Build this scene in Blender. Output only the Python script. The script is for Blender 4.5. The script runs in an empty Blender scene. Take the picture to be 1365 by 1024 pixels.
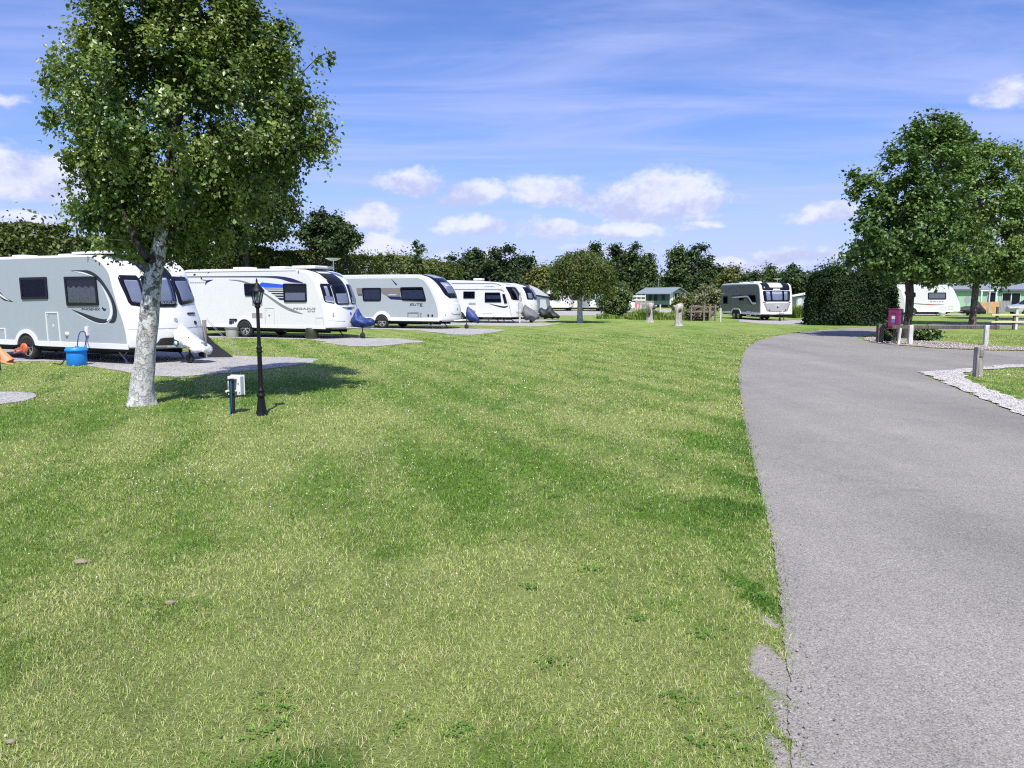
import bpy, bmesh, math, random
import numpy as np
from mathutils import Vector, Matrix
random.seed(7)
RNG = np.random.default_rng(7)
R = math.radians
scene = bpy.context.scene
COL = scene.collection

# ------------------------------------------------------------------ camera
F, CX, CY = 1000.0, 682.5, 512.0
PITCH = math.atan(116.0 / F)
EYE = 1.6
cp, sp = math.cos(PITCH), math.sin(PITCH)
cam_d = bpy.data.cameras.new('camera')
cam = bpy.data.objects.new('camera', cam_d)
COL.objects.link(cam)
cam.location = (0, 0, EYE)
cam.rotation_euler = (R(90) - PITCH, 0, 0)
cam_d.sensor_width = 36
cam_d.lens = 36 * F / 1365.0
cam_d.clip_start = 0.05
cam_d.clip_end = 5000
scene.camera = cam


def ray(px, py):
    """direction of sight measured on the photograph, with y component 1"""
    dx, dy = (px - CX) / F, -(py - CY) / F
    x, y, z = dx, cp + dy * sp, -sp + dy * cp
    return Vector((x / y, 1.0, z / y))


def G(px, py, z=0.0):
    """ground point surveyed from the photograph"""
    d = ray(px, py)
    t = (z - EYE) / d.z
    return Vector((d.x * t, t, z))


def P(px, py, Y):
    d = ray(px, py)
    return Vector((d.x * Y, Y, EYE + d.z * Y))


def proj(p):
    """photograph coordinates of a world point (only for measuring)"""
    x, y, z = p[0], p[1], p[2] - EYE
    d = y * cp - z * sp
    return CX + F * x / d, CY - F * (y * sp + z * cp) / d


# ------------------------------------------------------------------ objects
def link(o, parent=None):
    COL.objects.link(o)
    if parent is not None:
        o.parent = parent
    return o


def tag(o, label=None, cat=None, group=None, kind=None):
    if label: o['label'] = label
    if cat: o['category'] = cat
    if group: o['group'] = group
    if kind: o['kind'] = kind
    return o


def thing(name, label, cat, loc=(0, 0, 0), rz=0.0, group=None):
    o = bpy.data.objects.new(name, None)
    o.empty_display_size = 0.2
    o.location = loc
    o.rotation_euler = (0, 0, rz)
    link(o)
    return tag(o, label, cat, group)


def np_mesh(name, verts, faces_flat, sizes, mats, parent=None, mi=None, smooth=False, attr=None, loc=None):
    """fast mesh from numpy arrays; attr: dict name -> per face float"""
    me = bpy.data.meshes.new(name)
    verts = np.asarray(verts, dtype=np.float32)
    faces_flat = np.asarray(faces_flat, dtype=np.int32)
    sizes = np.asarray(sizes, dtype=np.int32)
    me.vertices.add(len(verts))
    me.vertices.foreach_set('co', verts.ravel())
    me.loops.add(len(faces_flat))
    me.loops.foreach_set('vertex_index', faces_flat)
    me.polygons.add(len(sizes))
    starts = np.concatenate([[0], np.cumsum(sizes)[:-1]]).astype(np.int32)
    me.polygons.foreach_set('loop_start', starts)
    try:
        me.polygons.foreach_set('loop_total', sizes)
    except Exception:
        pass
    for m in (mats if isinstance(mats, (list, tuple)) else [mats]):
        me.materials.append(m)
    if mi is not None:
        me.polygons.foreach_set('material_index', np.asarray(mi, dtype=np.int32))
    if attr:
        for k, a in attr.items():
            at = me.attributes.new(k, 'FLOAT', 'FACE')
            at.data.foreach_set('value', np.asarray(a, dtype=np.float32))
    me.update(calc_edges=True)
    if smooth:
        me.polygons.foreach_set('use_smooth', np.ones(len(sizes), dtype=bool))
    o = bpy.data.objects.new(name, me)
    if loc is not None: o.location = loc
    return link(o, parent)


class MB:
    """collects shapes for ONE mesh object"""
    def __init__(self):
        self.v, self.f, self.s = [], [], []

    def add(self, verts, faces, smooth=False):
        b = len(self.v)
        self.v += [tuple(p) for p in verts]
        self.f += [tuple(b + i for i in f) for f in faces]
        self.s += [smooth] * len(faces)
        return self

    def box(self, c, s, rz=0.0, rx=0.0, ry=0.0, bev=0.0):
        hx, hy, hz = s[0] / 2, s[1] / 2, s[2] / 2
        M = Matrix.Rotation(rz, 3, 'Z') @ Matrix.Rotation(ry, 3, 'Y') @ Matrix.Rotation(rx, 3, 'X')
        C = Vector(c)
        if bev <= 0:
            pts = [C + M @ Vector((x * hx, y * hy, z * hz)) for x in (-1, 1) for y in (-1, 1) for z in (-1, 1)]
            self.add(pts, [(0, 1, 3, 2), (4, 6, 7, 5), (0, 4, 5, 1), (2, 3, 7, 6), (0, 2, 6, 4), (1, 5, 7, 3)])
        else:
            bm = bmesh.new()
            bmesh.ops.create_cube(bm, size=1)
            for v in bm.verts:
                v.co = Vector((v.co.x * s[0], v.co.y * s[1], v.co.z * s[2]))
            bmesh.ops.bevel(bm, geom=list(bm.edges), offset=bev, segments=2, affect='EDGES', profile=0.6)
            bm.verts.index_update()
            self.add([C + M @ v.co for v in bm.verts], [[v.index for v in f.verts] for f in bm.faces])
            bm.free()
        return self

    def tube(self, path, radii, n=8, caps=True, smooth=True):
        path = [Vector(p) for p in path]
        if not isinstance(radii, (list, tuple)): radii = [radii] * len(path)
        rings = []
        prev = None
        for i, p in enumerate(path):
            if i == 0: t = path[1] - p
            elif i == len(path) - 1: t = p - path[i - 1]
            else: t = path[i + 1] - path[i - 1]
            if t.length < 1e-9: t = Vector((0, 0, 1))
            t.normalize()
            a = prev if prev is not None else (Vector((1, 0, 0)) if abs(t.x) < 0.8 else Vector((0, 1, 0)))
            u = (a - t * a.dot(t))
            if u.length < 1e-6: u = t.orthogonal()
            u.normalize()
            w = t.cross(u)
            prev = u
            rings.append([p + (u * math.cos(2 * math.pi * k / n) + w * math.sin(2 * math.pi * k / n)) * radii[i] for k in range(n)])
        vs = [q for r in rings for q in r]
        fs = []
        for i in range(len(rings) - 1):
            for k in range(n):
                a, b = i * n + k, i * n + (k + 1) % n
                fs.append((a, b, b + n, a + n))
        self.add(vs, fs, smooth)
        if caps:
            self.add(rings[0], [tuple(range(n - 1, -1, -1))])
            self.add(rings[-1], [tuple(range(n))])
        return self

    def lathe(self, prof, c=(0, 0, 0), n=20, axis='Z', smooth=True, phase=0.0, caps=True):
        """prof: list of (radius, height)"""
        C = Vector(c)
        def pt(r, h, a):
            x, y = r * math.cos(a), r * math.sin(a)
            if axis == 'Z': return C + Vector((x, y, h))
            if axis == 'Y': return C + Vector((x, h, y))
            return C + Vector((h, x, y))
        vs = [pt(r, h, phase + 2 * math.pi * k / n) for r, h in prof for k in range(n)]
        fs = []
        for i in range(len(prof) - 1):
            for k in range(n):
                a, b = i * n + k, i * n + (k + 1) % n
                fs.append((a, b, b + n, a + n))
        self.add(vs, fs, smooth)
        if caps:
            if prof[0][0] > 1e-4: self.add(vs[:n], [tuple(range(n - 1, -1, -1))])
            if prof[-1][0] > 1e-4: self.add(vs[-n:], [tuple(range(n))])
        return self

    def prism(self, poly, y0, y1, plane='XZ'):
        """polygon (a,b) extruded between y0 and y1 along the third axis"""
        def pt(a, b, h):
            if plane == 'XZ': return (a, h, b)
            if plane == 'XY': return (a, b, h)
            return (h, a, b)
        n = len(poly)
        vs = [pt(a, b, y0) for a, b in poly] + [pt(a, b, y1) for a, b in poly]
        fs = [tuple(range(n)), tuple(range(2 * n - 1, n - 1, -1))]
        for i in range(n):
            j = (i + 1) % n
            fs.append((i, i + n, j + n, j))
        return self.add(vs, fs)

    def ring(self, outer, inner, y0, y1):
        """frame between two outlines of equal length in XZ, extruded y0..y1"""
        n = len(outer)
        vs = [(a, y0, b) for a, b in outer] + [(a, y0, b) for a, b in inner] + [(a, y1, b) for a, b in outer] + [(a, y1, b) for a, b in inner]
        fs = []
        for i in range(n):
            j = (i + 1) % n
            fs += [(i, j, j + n, i + n), (2 * n + i, 3 * n + i, 3 * n + j, 2 * n + j), (i, 2 * n + i, 2 * n + j, j), (n + i, n + j, 3 * n + j, 3 * n + i)]
        return self.add(vs, fs)

    def build(self, name, m, parent=None, loc=None, rz=0.0, fix=True):
        me = bpy.data.meshes.new(name)
        me.from_pydata(self.v, [], self.f)
        me.polygons.foreach_set('use_smooth', self.s)
        me.materials.append(m)
        if fix:
            bm = bmesh.new(); bm.from_mesh(me)
            bmesh.ops.recalc_face_normals(bm, faces=bm.faces)
            bm.to_mesh(me); bm.free()
        me.update()
        o = bpy.data.objects.new(name, me)
        if loc is not None: o.location = loc
        o.rotation_euler.z = rz
        return link(o, parent)


def rrect(x0, z0, x1, z1, r, n=5):
    """rounded rectangle outline"""
    r = min(r, abs(x1 - x0) / 2.01, abs(z1 - z0) / 2.01)
    out = []
    for cx, cz, a0 in ((x1 - r, z1 - r, 0), (x0 + r, z1 - r, 90), (x0 + r, z0 + r, 180), (x1 - r, z0 + r, 270)):
        for k in range(n + 1):
            a = R(a0 + 90 * k / n)
            out.append((cx + r * math.cos(a), cz + r * math.sin(a)))
    return out


def rquad(pts, r, n=5):
    """four corners rounded by radius r (any quadrilateral)"""
    out = []
    m = len(pts)
    for i in range(m):
        p, a, b = Vector(pts[i]), Vector(pts[i - 1]), Vector(pts[(i + 1) % m])
        da, db = (a - p), (b - p)
        ra, rb = min(r, da.length * .45), min(r, db.length * .45)
        pa, pb = p + da.normalized() * ra, p + db.normalized() * rb
        for k in range(n + 1):
            t = k / n
            q = pa * (1 - t) ** 2 + p * 2 * t * (1 - t) + pb * t * t
            out.append((q.x, q.y))
    return out


def catmull(pts, n=8):
    pts = [Vector(p) for p in pts]
    if len(pts) < 3: return pts
    P_ = [pts[0] * 2 - pts[1]] + pts + [pts[-1] * 2 - pts[-2]]
    out = []
    for i in range(1, len(P_) - 2):
        a, b, c, d = P_[i - 1], P_[i], P_[i + 1], P_[i + 2]
        for k in range(n):
            t = k / n
            out.append(0.5 * ((2 * b) + (c - a) * t + (2 * a - 5 * b + 4 * c - d) * t * t + (3 * b - a - 3 * c + d) * t ** 3))
    out.append(pts[-1])
    return out


def stroke(pts, widths, n=8):
    """tapered brush stroke outline through 2-D points"""
    c = catmull([(p[0], p[1]) for p in pts], n)
    w = catmull([(i, x) for i, x in enumerate(widths)], n)
    m = len(c)
    L_, R_ = [], []
    for i in range(m):
        t = (c[min(i + 1, m - 1)] - c[max(i - 1, 0)])
        t = t.normalized() if t.length > 0 else Vector((1, 0))
        nn = Vector((-t.y, t.x))
        ww = max(w[min(i, len(w) - 1)][1], 0.002) / 2
        L_.append(c[i] + nn * ww); R_.append(c[i] - nn * ww)
    return L_, R_


def text_geo(body, height, shear=0.0, xscale=1.0, spacing=1.0, bold=0.022):
    """flat lettering -> verts (x,z), faces"""
    cu = bpy.data.curves.new('lettering_curve', 'FONT')
    cu.body = body
    cu.size = height / 0.7
    cu.shear = shear
    cu.space_character = spacing
    cu.resolution_u = 2
    cu.offset = bold * cu.size
    ob = bpy.data.objects.new('lettering_source', cu)
    COL.objects.link(ob)
    dg = bpy.context.evaluated_depsgraph_get()
    me = bpy.data.meshes.new_from_object(ob.evaluated_get(dg))
    vs = [(v.co.x * xscale, v.co.y) for v in me.vertices]
    fs = [tuple(p.vertices) for p in me.polygons]
    bpy.data.objects.remove(ob); bpy.data.meshes.remove(me); bpy.data.curves.remove(cu)
    return vs, fs


# ------------------------------------------------------------------ materials
def new_mat(name):
    m = bpy.data.materials.new(name)
    m.use_nodes = True
    nt = m.node_tree
    nt.nodes.clear()
    out = nt.nodes.new('ShaderNodeOutputMaterial')
    return m, nt, out


class N:
    """small node-graph helper"""
    def __init__(self, nt): self.nt = nt
    def node(self, t, **kw):
        n = self.nt.nodes.new(t)
        for k, v in kw.items(): setattr(n, k, v)
        return n
    def put(self, sock, v):
        if hasattr(v, 'is_output') or hasattr(v, 'links'): self.nt.links.new(v, sock)
        elif v is not None: sock.default_value = v
    def math(self, op, a, b=None, c=None, clamp=False):
        n = self.node('ShaderNodeMath', operation=op, use_clamp=clamp)
        self.put(n.inputs[0], a)
        if b is not None: self.put(n.inputs[1], b)
        if c is not None: self.put(n.inputs[2], c)
        return n.outputs[0]
    def vmath(self, op, a, b=None, out=0):
        n = self.node('ShaderNodeVectorMath', operation=op)
        self.put(n.inputs[0], a)
        if b is not None: self.put(n.inputs[1], b)
        return n.outputs[out]
    def noise(self, vec, scale, detail=4, rough=0.5, dist=0.0, color=False):
        n = self.node('ShaderNodeTexNoise')
        if vec is not None: self.put(n.inputs['Vector'], vec)
        n.inputs['Scale'].default_value = scale
        n.inputs['Detail'].default_value = detail
        n.inputs['Roughness'].default_value = rough
        n.inputs['Distortion'].default_value = dist
        return n.outputs['Color'] if color else n.outputs['Fac']
    def voronoi(self, vec, scale, feature='F1', out='Distance', rnd=1.0):
        n = self.node('ShaderNodeTexVoronoi', feature=feature)
        if vec is not None: self.put(n.inputs['Vector'], vec)
        n.inputs['Scale'].default_value = scale
        n.inputs['Randomness'].default_value = rnd
        return n.outputs[out]
    def ramp(self, fac, a, b, smooth=True):
        """smoothstep of fac between a and b"""
        n = self.node('ShaderNodeMapRange', interpolation_type='SMOOTHSTEP' if smooth else 'LINEAR')
        self.put(n.inputs[0], fac)
        n.inputs[1].default_value = a; n.inputs[2].default_value = b
        n.inputs[3].default_value = 0; n.inputs[4].default_value = 1
        return n.outputs[0]
    def mix(self, fac, a, b, mode='MIX'):
        n = self.node('ShaderNodeMix', data_type='RGBA', blend_type=mode)
        self.put(n.inputs[0], fac)
        for s, v in ((n.inputs[6], a), (n.inputs[7], b)):
            if isinstance(v, (tuple, list)): s.default_value = (*v[:3], 1)
            else: self.put(s, v)
        return n.outputs[2]
    def hsv(self, col, h=0.5, s=1.0, v=1.0):
        n = self.node('ShaderNodeHueSaturation')
        self.put(n.inputs['Color'], col)
        for k, x in (('Hue', h), ('Saturation', s), ('Value', v)): self.put(n.inputs[k], x)
        return n.outputs[0]
    def mapping(self, vec, scale=(1, 1, 1), rot=(0, 0, 0), loc=(0, 0, 0)):
        n = self.node('ShaderNodeMapping')
        self.put(n.inputs[0], vec)
        n.inputs['Scale'].default_value = scale; n.inputs['Rotation'].default_value = rot; n.inputs['Location'].default_value = loc
        return n.outputs[0]
    def attr(self, name, out='Fac'):
        return self.node('ShaderNodeAttribute', attribute_name=name).outputs[out]
    def pos(self): return self.node('ShaderNodeNewGeometry').outputs['Position']
    def obj(self): return self.node('ShaderNodeTexCoord').outputs['Object']
    def bump(self, h, strength=0.3, dist=0.02):
        n = self.node('ShaderNodeBump')
        n.inputs['Strength'].default_value = strength; n.inputs['Distance'].default_value = dist
        self.put(n.inputs['Height'], h)
        return n.outputs[0]
    def principled(self, col, rough=0.5, metal=0.0, spec=0.5, normal=None, coat=0.0, trans=None):
        n = self.node('ShaderNodeBsdfPrincipled')
        if isinstance(col, (tuple, list)): n.inputs['Base Color'].default_value = (*col[:3], 1)
        else: self.put(n.inputs['Base Color'], col)
        self.put(n.inputs['Roughness'], rough)
        n.inputs['Metallic'].default_value = metal
        n.inputs['Specular IOR Level'].default_value = spec
        n.inputs['Coat Weight'].default_value = coat
        if normal is not None: self.put(n.inputs['Normal'], normal)
        return n.outputs[0]


MATS = {}
def mat(name, col, rough=0.5, metal=0.0, var=0.12, scale=3.0, bump=0.0, bscale=40.0, spec=0.5, coat=0.0, dirt=0.0):
    """general surface: base colour with gentle uneven wear"""
    if name in MATS: return MATS[name]
    m, nt, out = new_mat(name)
    g = N(nt)
    o = g.obj()
    n1 = g.noise(o, scale, 5, 0.6)
    c = g.mix(n1, tuple(x * (1 - var) for x in col), tuple(min(1, x * (1 + var * 0.8)) for x in col))
    if dirt > 0:
        st = g.noise(g.mapping(o, (4, 4, 0.5)), 2.5, 5, 0.65)
        c = g.mix(g.math('MULTIPLY', g.ramp(st, 0.48, 0.75), dirt), c, (0.22, 0.22, 0.18))
    nr = None
    if bump > 0: nr = g.bump(g.noise(o, bscale, 4, 0.6), bump, 0.01)
    rr = g.math('ADD', g.math('MULTIPLY', g.noise(o, scale * 4, 3), 0.15), rough - 0.07)
    nt.links.new(g.principled(c, rr, metal, spec, nr, coat), out.inputs[0])
    MATS[name] = m
    return m


def smoothstep(x, a, b):
    t = np.clip((x - a) / (b - a), 0, 1)
    return t * t * (3 - 2 * t)
# ------------------------------------------------------------------ light
SUN_AZ = Vector((0.09, -1.0))
SUN_EL = R(57)
sv = Vector((SUN_AZ.x, SUN_AZ.y, 0)).normalized() * math.cos(SUN_EL) + Vector((0, 0, math.sin(SUN_EL)))
sun_d = bpy.data.lights.new('sun', 'SUN')
sun_d.energy = 4.1
sun_d.angle = R(0.5)
sun_d.color = (1.0, 0.955, 0.88)
sun = bpy.data.objects.new('sun', sun_d)
COL.objects.link(sun)
sun.rotation_euler = (-sv).to_track_quat('-Z', 'Y').to_euler()
sun.location = sv * 50

scene.view_settings.view_transform = 'Standard'
scene.view_settings.look = 'None'
scene.view_settings.exposure = 0.62
scene.view_settings.gamma = 1.0
scene.view_settings.use_curve_mapping = False
scene.cycles.use_denoising = False
scene.cycles.filter_width = 1.15

world = bpy.data.worlds.new('World')
scene.world = world
world.use_nodes = True
wt = world.node_tree
wt.nodes.clear()
g = N(wt)
wout = g.node('ShaderNodeOutputWorld')
bg = g.node('ShaderNodeBackground')
sky = g.node('ShaderNodeTexSky', sky_type='NISHITA')
sky.sun_disc = False
sky.sun_elevation = SUN_EL
sky.sun_rotation = math.atan2(sv.x, sv.y)
sky.altitude = 50
sky.air_density = 1.0
sky.dust_density = 0.6
sky.ozone_density = 2.5
d = g.node('ShaderNodeTexCoord').outputs['Generated']
sx = g.node('ShaderNodeSeparateXYZ'); g.put(sx.inputs[0], d)
dx_, dy_, dz_ = sx.outputs
az = g.math('ARCTAN2', dx_, dy_)
hor = g.math('SQRT', g.math('ADD', g.math('MULTIPLY', dx_, dx_), g.math('MULTIPLY', dy_, dy_)))
el = g.math('ARCTAN2', dz_, hor)
base = g.mix(1.0, sky.outputs[0], (0.76, 0.89, 1.36), 'MULTIPLY')
# high thin cloud: streaks on a plane far above
zc = g.math('MAXIMUM', dz_, 0.04)
cv = g.node('ShaderNodeCombineXYZ')
g.put(cv.inputs[0], g.math('DIVIDE', dx_, zc)); g.put(cv.inputs[1], g.math('DIVIDE', dy_, zc))
cir = g.noise(g.mapping(cv.outputs[0], (0.5, 1.15, 1), (0, 0, R(28))), 0.75, 9, 0.6, 0.9)
cir2 = g.noise(g.mapping(cv.outputs[0], (0.25, 0.9, 1), (0, 0, R(-35)), (3, 1, 0)), 1.3, 7, 0.62, 0.4)
cmask = g.math('ADD', g.math('MULTIPLY', g.ramp(cir, 0.36, 0.72), 0.75), g.math('MULTIPLY', g.ramp(cir2, 0.45, 0.75), 0.45), clamp=True)
base = g.mix(g.math('MULTIPLY', cmask, 0.68), base, (4.3, 4.9, 8.2))
# low band of paler air near the horizon
base = g.mix(g.math('MULTIPLY', g.ramp(el, 0.24, 0.0), 0.50), base, (4.5, 4.75, 7.6))
# cumulus (azimuth, elevation, half width, half height, strength) seen low over the far trees
CL = []
for (px, py, w, h, s) in [
        (728, 258, 62, 26, 1.0), (882, 268, 75, 36, 1.1), (640, 260, 50, 22, .95), (556, 246, 52, 22, .88), (628, 305, 48, 20, .9),
        (502, 296, 40, 20, .95), (740, 312, 55, 20, .85), (840, 310, 52, 18, .9), (500, 330, 70, 20, .8),
        (1110, 288, 55, 20, .85), (1350, 132, 42, 28, .8), (20, 240, 110, 32, 1.1), (-120, 250, 90, 45, 1.0), (10, 132, 34, 14, .62),
        (1050, 342, 60, 16, .9), (970, 350, 50, 14, .7), (40, 295, 100, 18, .75), (1450, 300, 120, 40, 1.0), (-300, 200, 120, 60, 1.0), (1700, 240, 140, 60, 1.0),
        (640, 345, 120, 15, .72), (490, 348, 80, 14, .7), (810, 334, 90, 13, .7), (1010, 356, 110, 12, .7), (300, 320, 120, 16, .7), (930, 300, 60, 10, .55)]:
    r_ = ray(px, py)
    CL.append((math.atan2(r_.x, 1), math.atan2(r_.z, math.hypot(r_.x, 1)), w * 1.05 / F, h * 1.08 / F, s))
wn = g.noise(g.mapping(d, (1, 1, 1.5)), 9, 5, 0.6, color=True)
wv = g.vmath('SUBTRACT', wn, (0.5, 0.5, 0.5))
ws = g.node('ShaderNodeSeparateXYZ'); g.put(ws.inputs[0], wv)
azw = g.math('ADD', az, g.math('MULTIPLY', ws.outputs[0], 0.05))
elw = g.math('ADD', el, g.math('MULTIPLY', ws.outputs[1], 0.035))
tot = None; num = None; den = None
for (a, e, w, h, s) in CL:
    u = g.math('MULTIPLY', g.math('SUBTRACT', azw, a), 1 / w)
    v = g.math('MULTIPLY', g.math('SUBTRACT', elw, e), 1 / h)
    vb = g.math('MULTIPLY', g.math('MINIMUM', v, 0.0), 1.5)
    vv = g.math('ADD', g.math('MAXIMUM', v, 0.0), vb)
    f = g.math('SUBTRACT', s, g.math('SQRT', g.math('ADD', g.math('MULTIPLY', u, u), g.math('MULTIPLY', vv, vv))))
    fp = g.math('MAXIMUM', f, 0.0)
    tot = f if tot is None else g.math('MAXIMUM', tot, f)
    nv = g.math('MULTIPLY', fp, v)
    num = nv if num is None else g.math('ADD', num, nv)
    den = fp if den is None else g.math('ADD', den, fp)
puff_s = g.noise(g.mapping(d, (1, 1, 1.5)), 11, 7, 0.6)
puff_sb = g.noise(g.mapping(d, (1, 1, 1.5), loc=(0.006, 0, -0.03)), 11, 7, 0.6)
puff = g.noise(g.mapping(d, (1, 1, 1.5)), 24, 10, 0.60)
puff_b = g.noise(g.mapping(d, (1, 1, 1.6), loc=(0.004, 0, -0.014)), 24, 10, 0.60)
dens = g.ramp(g.math('ADD', tot, g.math('MULTIPLY', g.math('SUBTRACT', puff, 0.5), 1.8)), -0.16, 0.42)
hh = g.math('DIVIDE', num, g.math('ADD', den, 0.02))
lit = g.math('ADD', g.math('MULTIPLY', hh, 0.55), g.math('MULTIPLY', g.math('ADD', g.math('MULTIPLY', g.math('SUBTRACT', puff, puff_b), 1.3), g.math('MULTIPLY', g.math('SUBTRACT', puff_s, puff_sb), 2.6)), 1.0))
ccol = g.mix(g.ramp(lit, -0.42, 0.42), (4.3, 4.65, 6.8), (6.8, 7.0, 8.3))
base = g.mix(g.math('MULTIPLY', dens, 0.88), base, ccol)
bg.inputs['Strength'].default_value = 0.086
wt.links.new(base, bg.inputs[0])
wt.links.new(bg.outputs[0], wout.inputs[0])

# ------------------------------------------------------------------ ground materials
SOIL_SPOTS = [(G(1036, 905), .10, .32), (G(1024, 878), .09, .16), (G(1046, 960), .06, .25), (G(1044, 1012), .05, .18), 
              (G(1030, 830), .04, .10)]
DARK_SPOTS = [(G(975, 676), .34, .42), (G(430, 1005), .30, .22), (G(985, 640), .16, .7), (G(1005, 790), .12, .4)]
PALE_SPOTS = [(G(400, 590), 1.0, .9), (G(470, 555), .8, 1.2), (G(330, 620), .9, 1.0), (G(780, 905), .45, .55), (G(640, 860), .5, .7), (G(300, 900), .5, .4), (G(60, 810), .35, .4), (G(700, 760), .6, 1.0),
              (G(850, 560), 1.5, 1.3), (G(960, 545), 1.0, 1.0), (G(60, 480), 3, 1.2), (G(540, 900), 1.5, 1.0), (G(820, 880), .9, .8), (G(150, 960), .8, .5), (G(640, 780), 1.2, .9), (G(300, 770), .8, .6)]

FRESH_SPOTS = [(G(150, 660), 2.6, 2.2), (G(600, 630), 2.6, 2.4), (G(250, 720), 1.2, .8), (G(985, 590), .9, 3.2), (G(420, 520), 3, 2.5), (G(60, 560), 2, 2), (G(900, 690), .8, .9)]


def spots(g, pos, lst, warp):
    s = g.node('ShaderNodeSeparateXYZ'); g.put(s.inputs[0], warp)
    tot = None
    for (c, rx, ry) in lst:
        u = g.math('MULTIPLY', g.math('SUBTRACT', s.outputs[0], c.x), 1 / rx)
        v = g.math('MULTIPLY', g.math('SUBTRACT', s.outputs[1], c.y), 1 / ry)
        f = g.math('SUBTRACT', 1.0, g.math('SQRT', g.math('ADD', g.math('MULTIPLY', u, u), g.math('MULTIPLY', v, v))))
        tot = f if tot is None else g.math('MAXIMUM', tot, f)
    return tot


def lawn_group():
    ng = bpy.data.node_groups.new('lawn_tone', 'ShaderNodeTree')
    for nm in ('Dry', 'Dark', 'Soil', 'Mid'):
        ng.interface.new_socket(nm, in_out='OUTPUT', socket_type='NodeSocketFloat')
    g = N(ng)
    o = g.node('NodeGroupOutput')
    p = g.pos()
    wn = g.vmath('SUBTRACT', g.noise(p, 1.6, 4, 0.6, color=True), (0.5, 0.5, 0.5))
    wv = g.node('ShaderNodeVectorMath', operation='SCALE'); g.put(wv.inputs[0], wn); wv.inputs['Scale'].default_value = 0.9
    warp = g.vmath('ADD', p, wv.outputs[0])
    wv2 = g.node('ShaderNodeVectorMath', operation='SCALE'); g.put(wv2.inputs[0], g.vmath('SUBTRACT', g.noise(p, 6, 4, 0.65, color=True), (0.5, 0.5, 0.5))); wv2.inputs['Scale'].default_value = 0.22
    warp2 = g.vmath('ADD', p, wv2.outputs[0])
    pv = g.mapping(p, (1.15, 0.38, 1), (0, 0, R(24)))
    big = g.noise(pv, 0.42, 4, 0.55, 0.6)
    mid = g.noise(pv, 1.9, 5, 0.66)
    fine = g.noise(p, 7.0, 4, 0.65)
    # mowing passes run diagonally across the field
    st = g.node('ShaderNodeTexWave', wave_type='BANDS', bands_direction='X', wave_profile='SIN')
    g.put(st.inputs['Vector'], g.mapping(warp, (0.42, 0.42, 1), (0, 0, R(-24))))
    st.inputs['Scale'].default_value = 0.7; st.inputs['Distortion'].default_value = 1.6; st.inputs['Detail'].default_value = 2
    pale = spots(g, p, PALE_SPOTS, warp)
    dark = spots(g, p, DARK_SPOTS, warp)
    dry = g.math('ADD', g.math('MULTIPLY', big, 0.75), g.math('MULTIPLY', mid, 0.6))
    dry = g.math('ADD', dry, g.math('MULTIPLY', st.outputs['Fac'], 0.15))
    dry = g.math('ADD', dry, g.math('MULTIPLY', g.ramp(pale, 0.0, 0.8), 0.26))
    dry = g.math('ADD', dry, g.math('MULTIPLY', fine, 0.55))
    dry = g.math('SUBTRACT', dry, g.math('MULTIPLY', g.ramp(dark, 0.0, 0.6), 0.35))
    fresh = spots(g, p, FRESH_SPOTS, warp)
    dry = g.math('SUBTRACT', dry, g.math('MULTIPLY', g.ramp(g.math('ADD', fresh, g.math('MULTIPLY', g.math('SUBTRACT', mid, 0.5), 1.4)), -0.4, 1.0), 0.15))
    g.put(o.inputs['Dry'], g.ramp(dry, 0.74, 1.24))
    dk = g.math('ADD', g.math('MULTIPLY', g.ramp(g.math('ADD', dark, g.math('MULTIPLY', g.math('SUBTRACT', fine, 0.5), 0.9)), -0.1, 1.0), 0.75), g.math('MULTIPLY', g.ramp(g.noise(pv, 0.9, 6, 0.68, 0.4), 0.50, 0.74), 0.7), clamp=True)
    g.put(o.inputs['Dark'], dk)
    soil = g.ramp(g.math('ADD', spots(g, p, SOIL_SPOTS, warp2), g.math('MULTIPLY', g.math('SUBTRACT', g.noise(p, 30, 5, 0.75), 0.5), 1.3)), -0.05, 0.6)
    g.put(o.inputs['Soil'], soil)
    g.put(o.inputs['Mid'], mid)
    return ng


LAWN_NG = lawn_group()
G_DARK, G_MID, G_LIGHT, STRAW = (0.060, 0.152, 0.018), (0.128, 0.242, 0.030), (0.315, 0.405, 0.098), (0.57, 0.54, 0.28)


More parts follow.
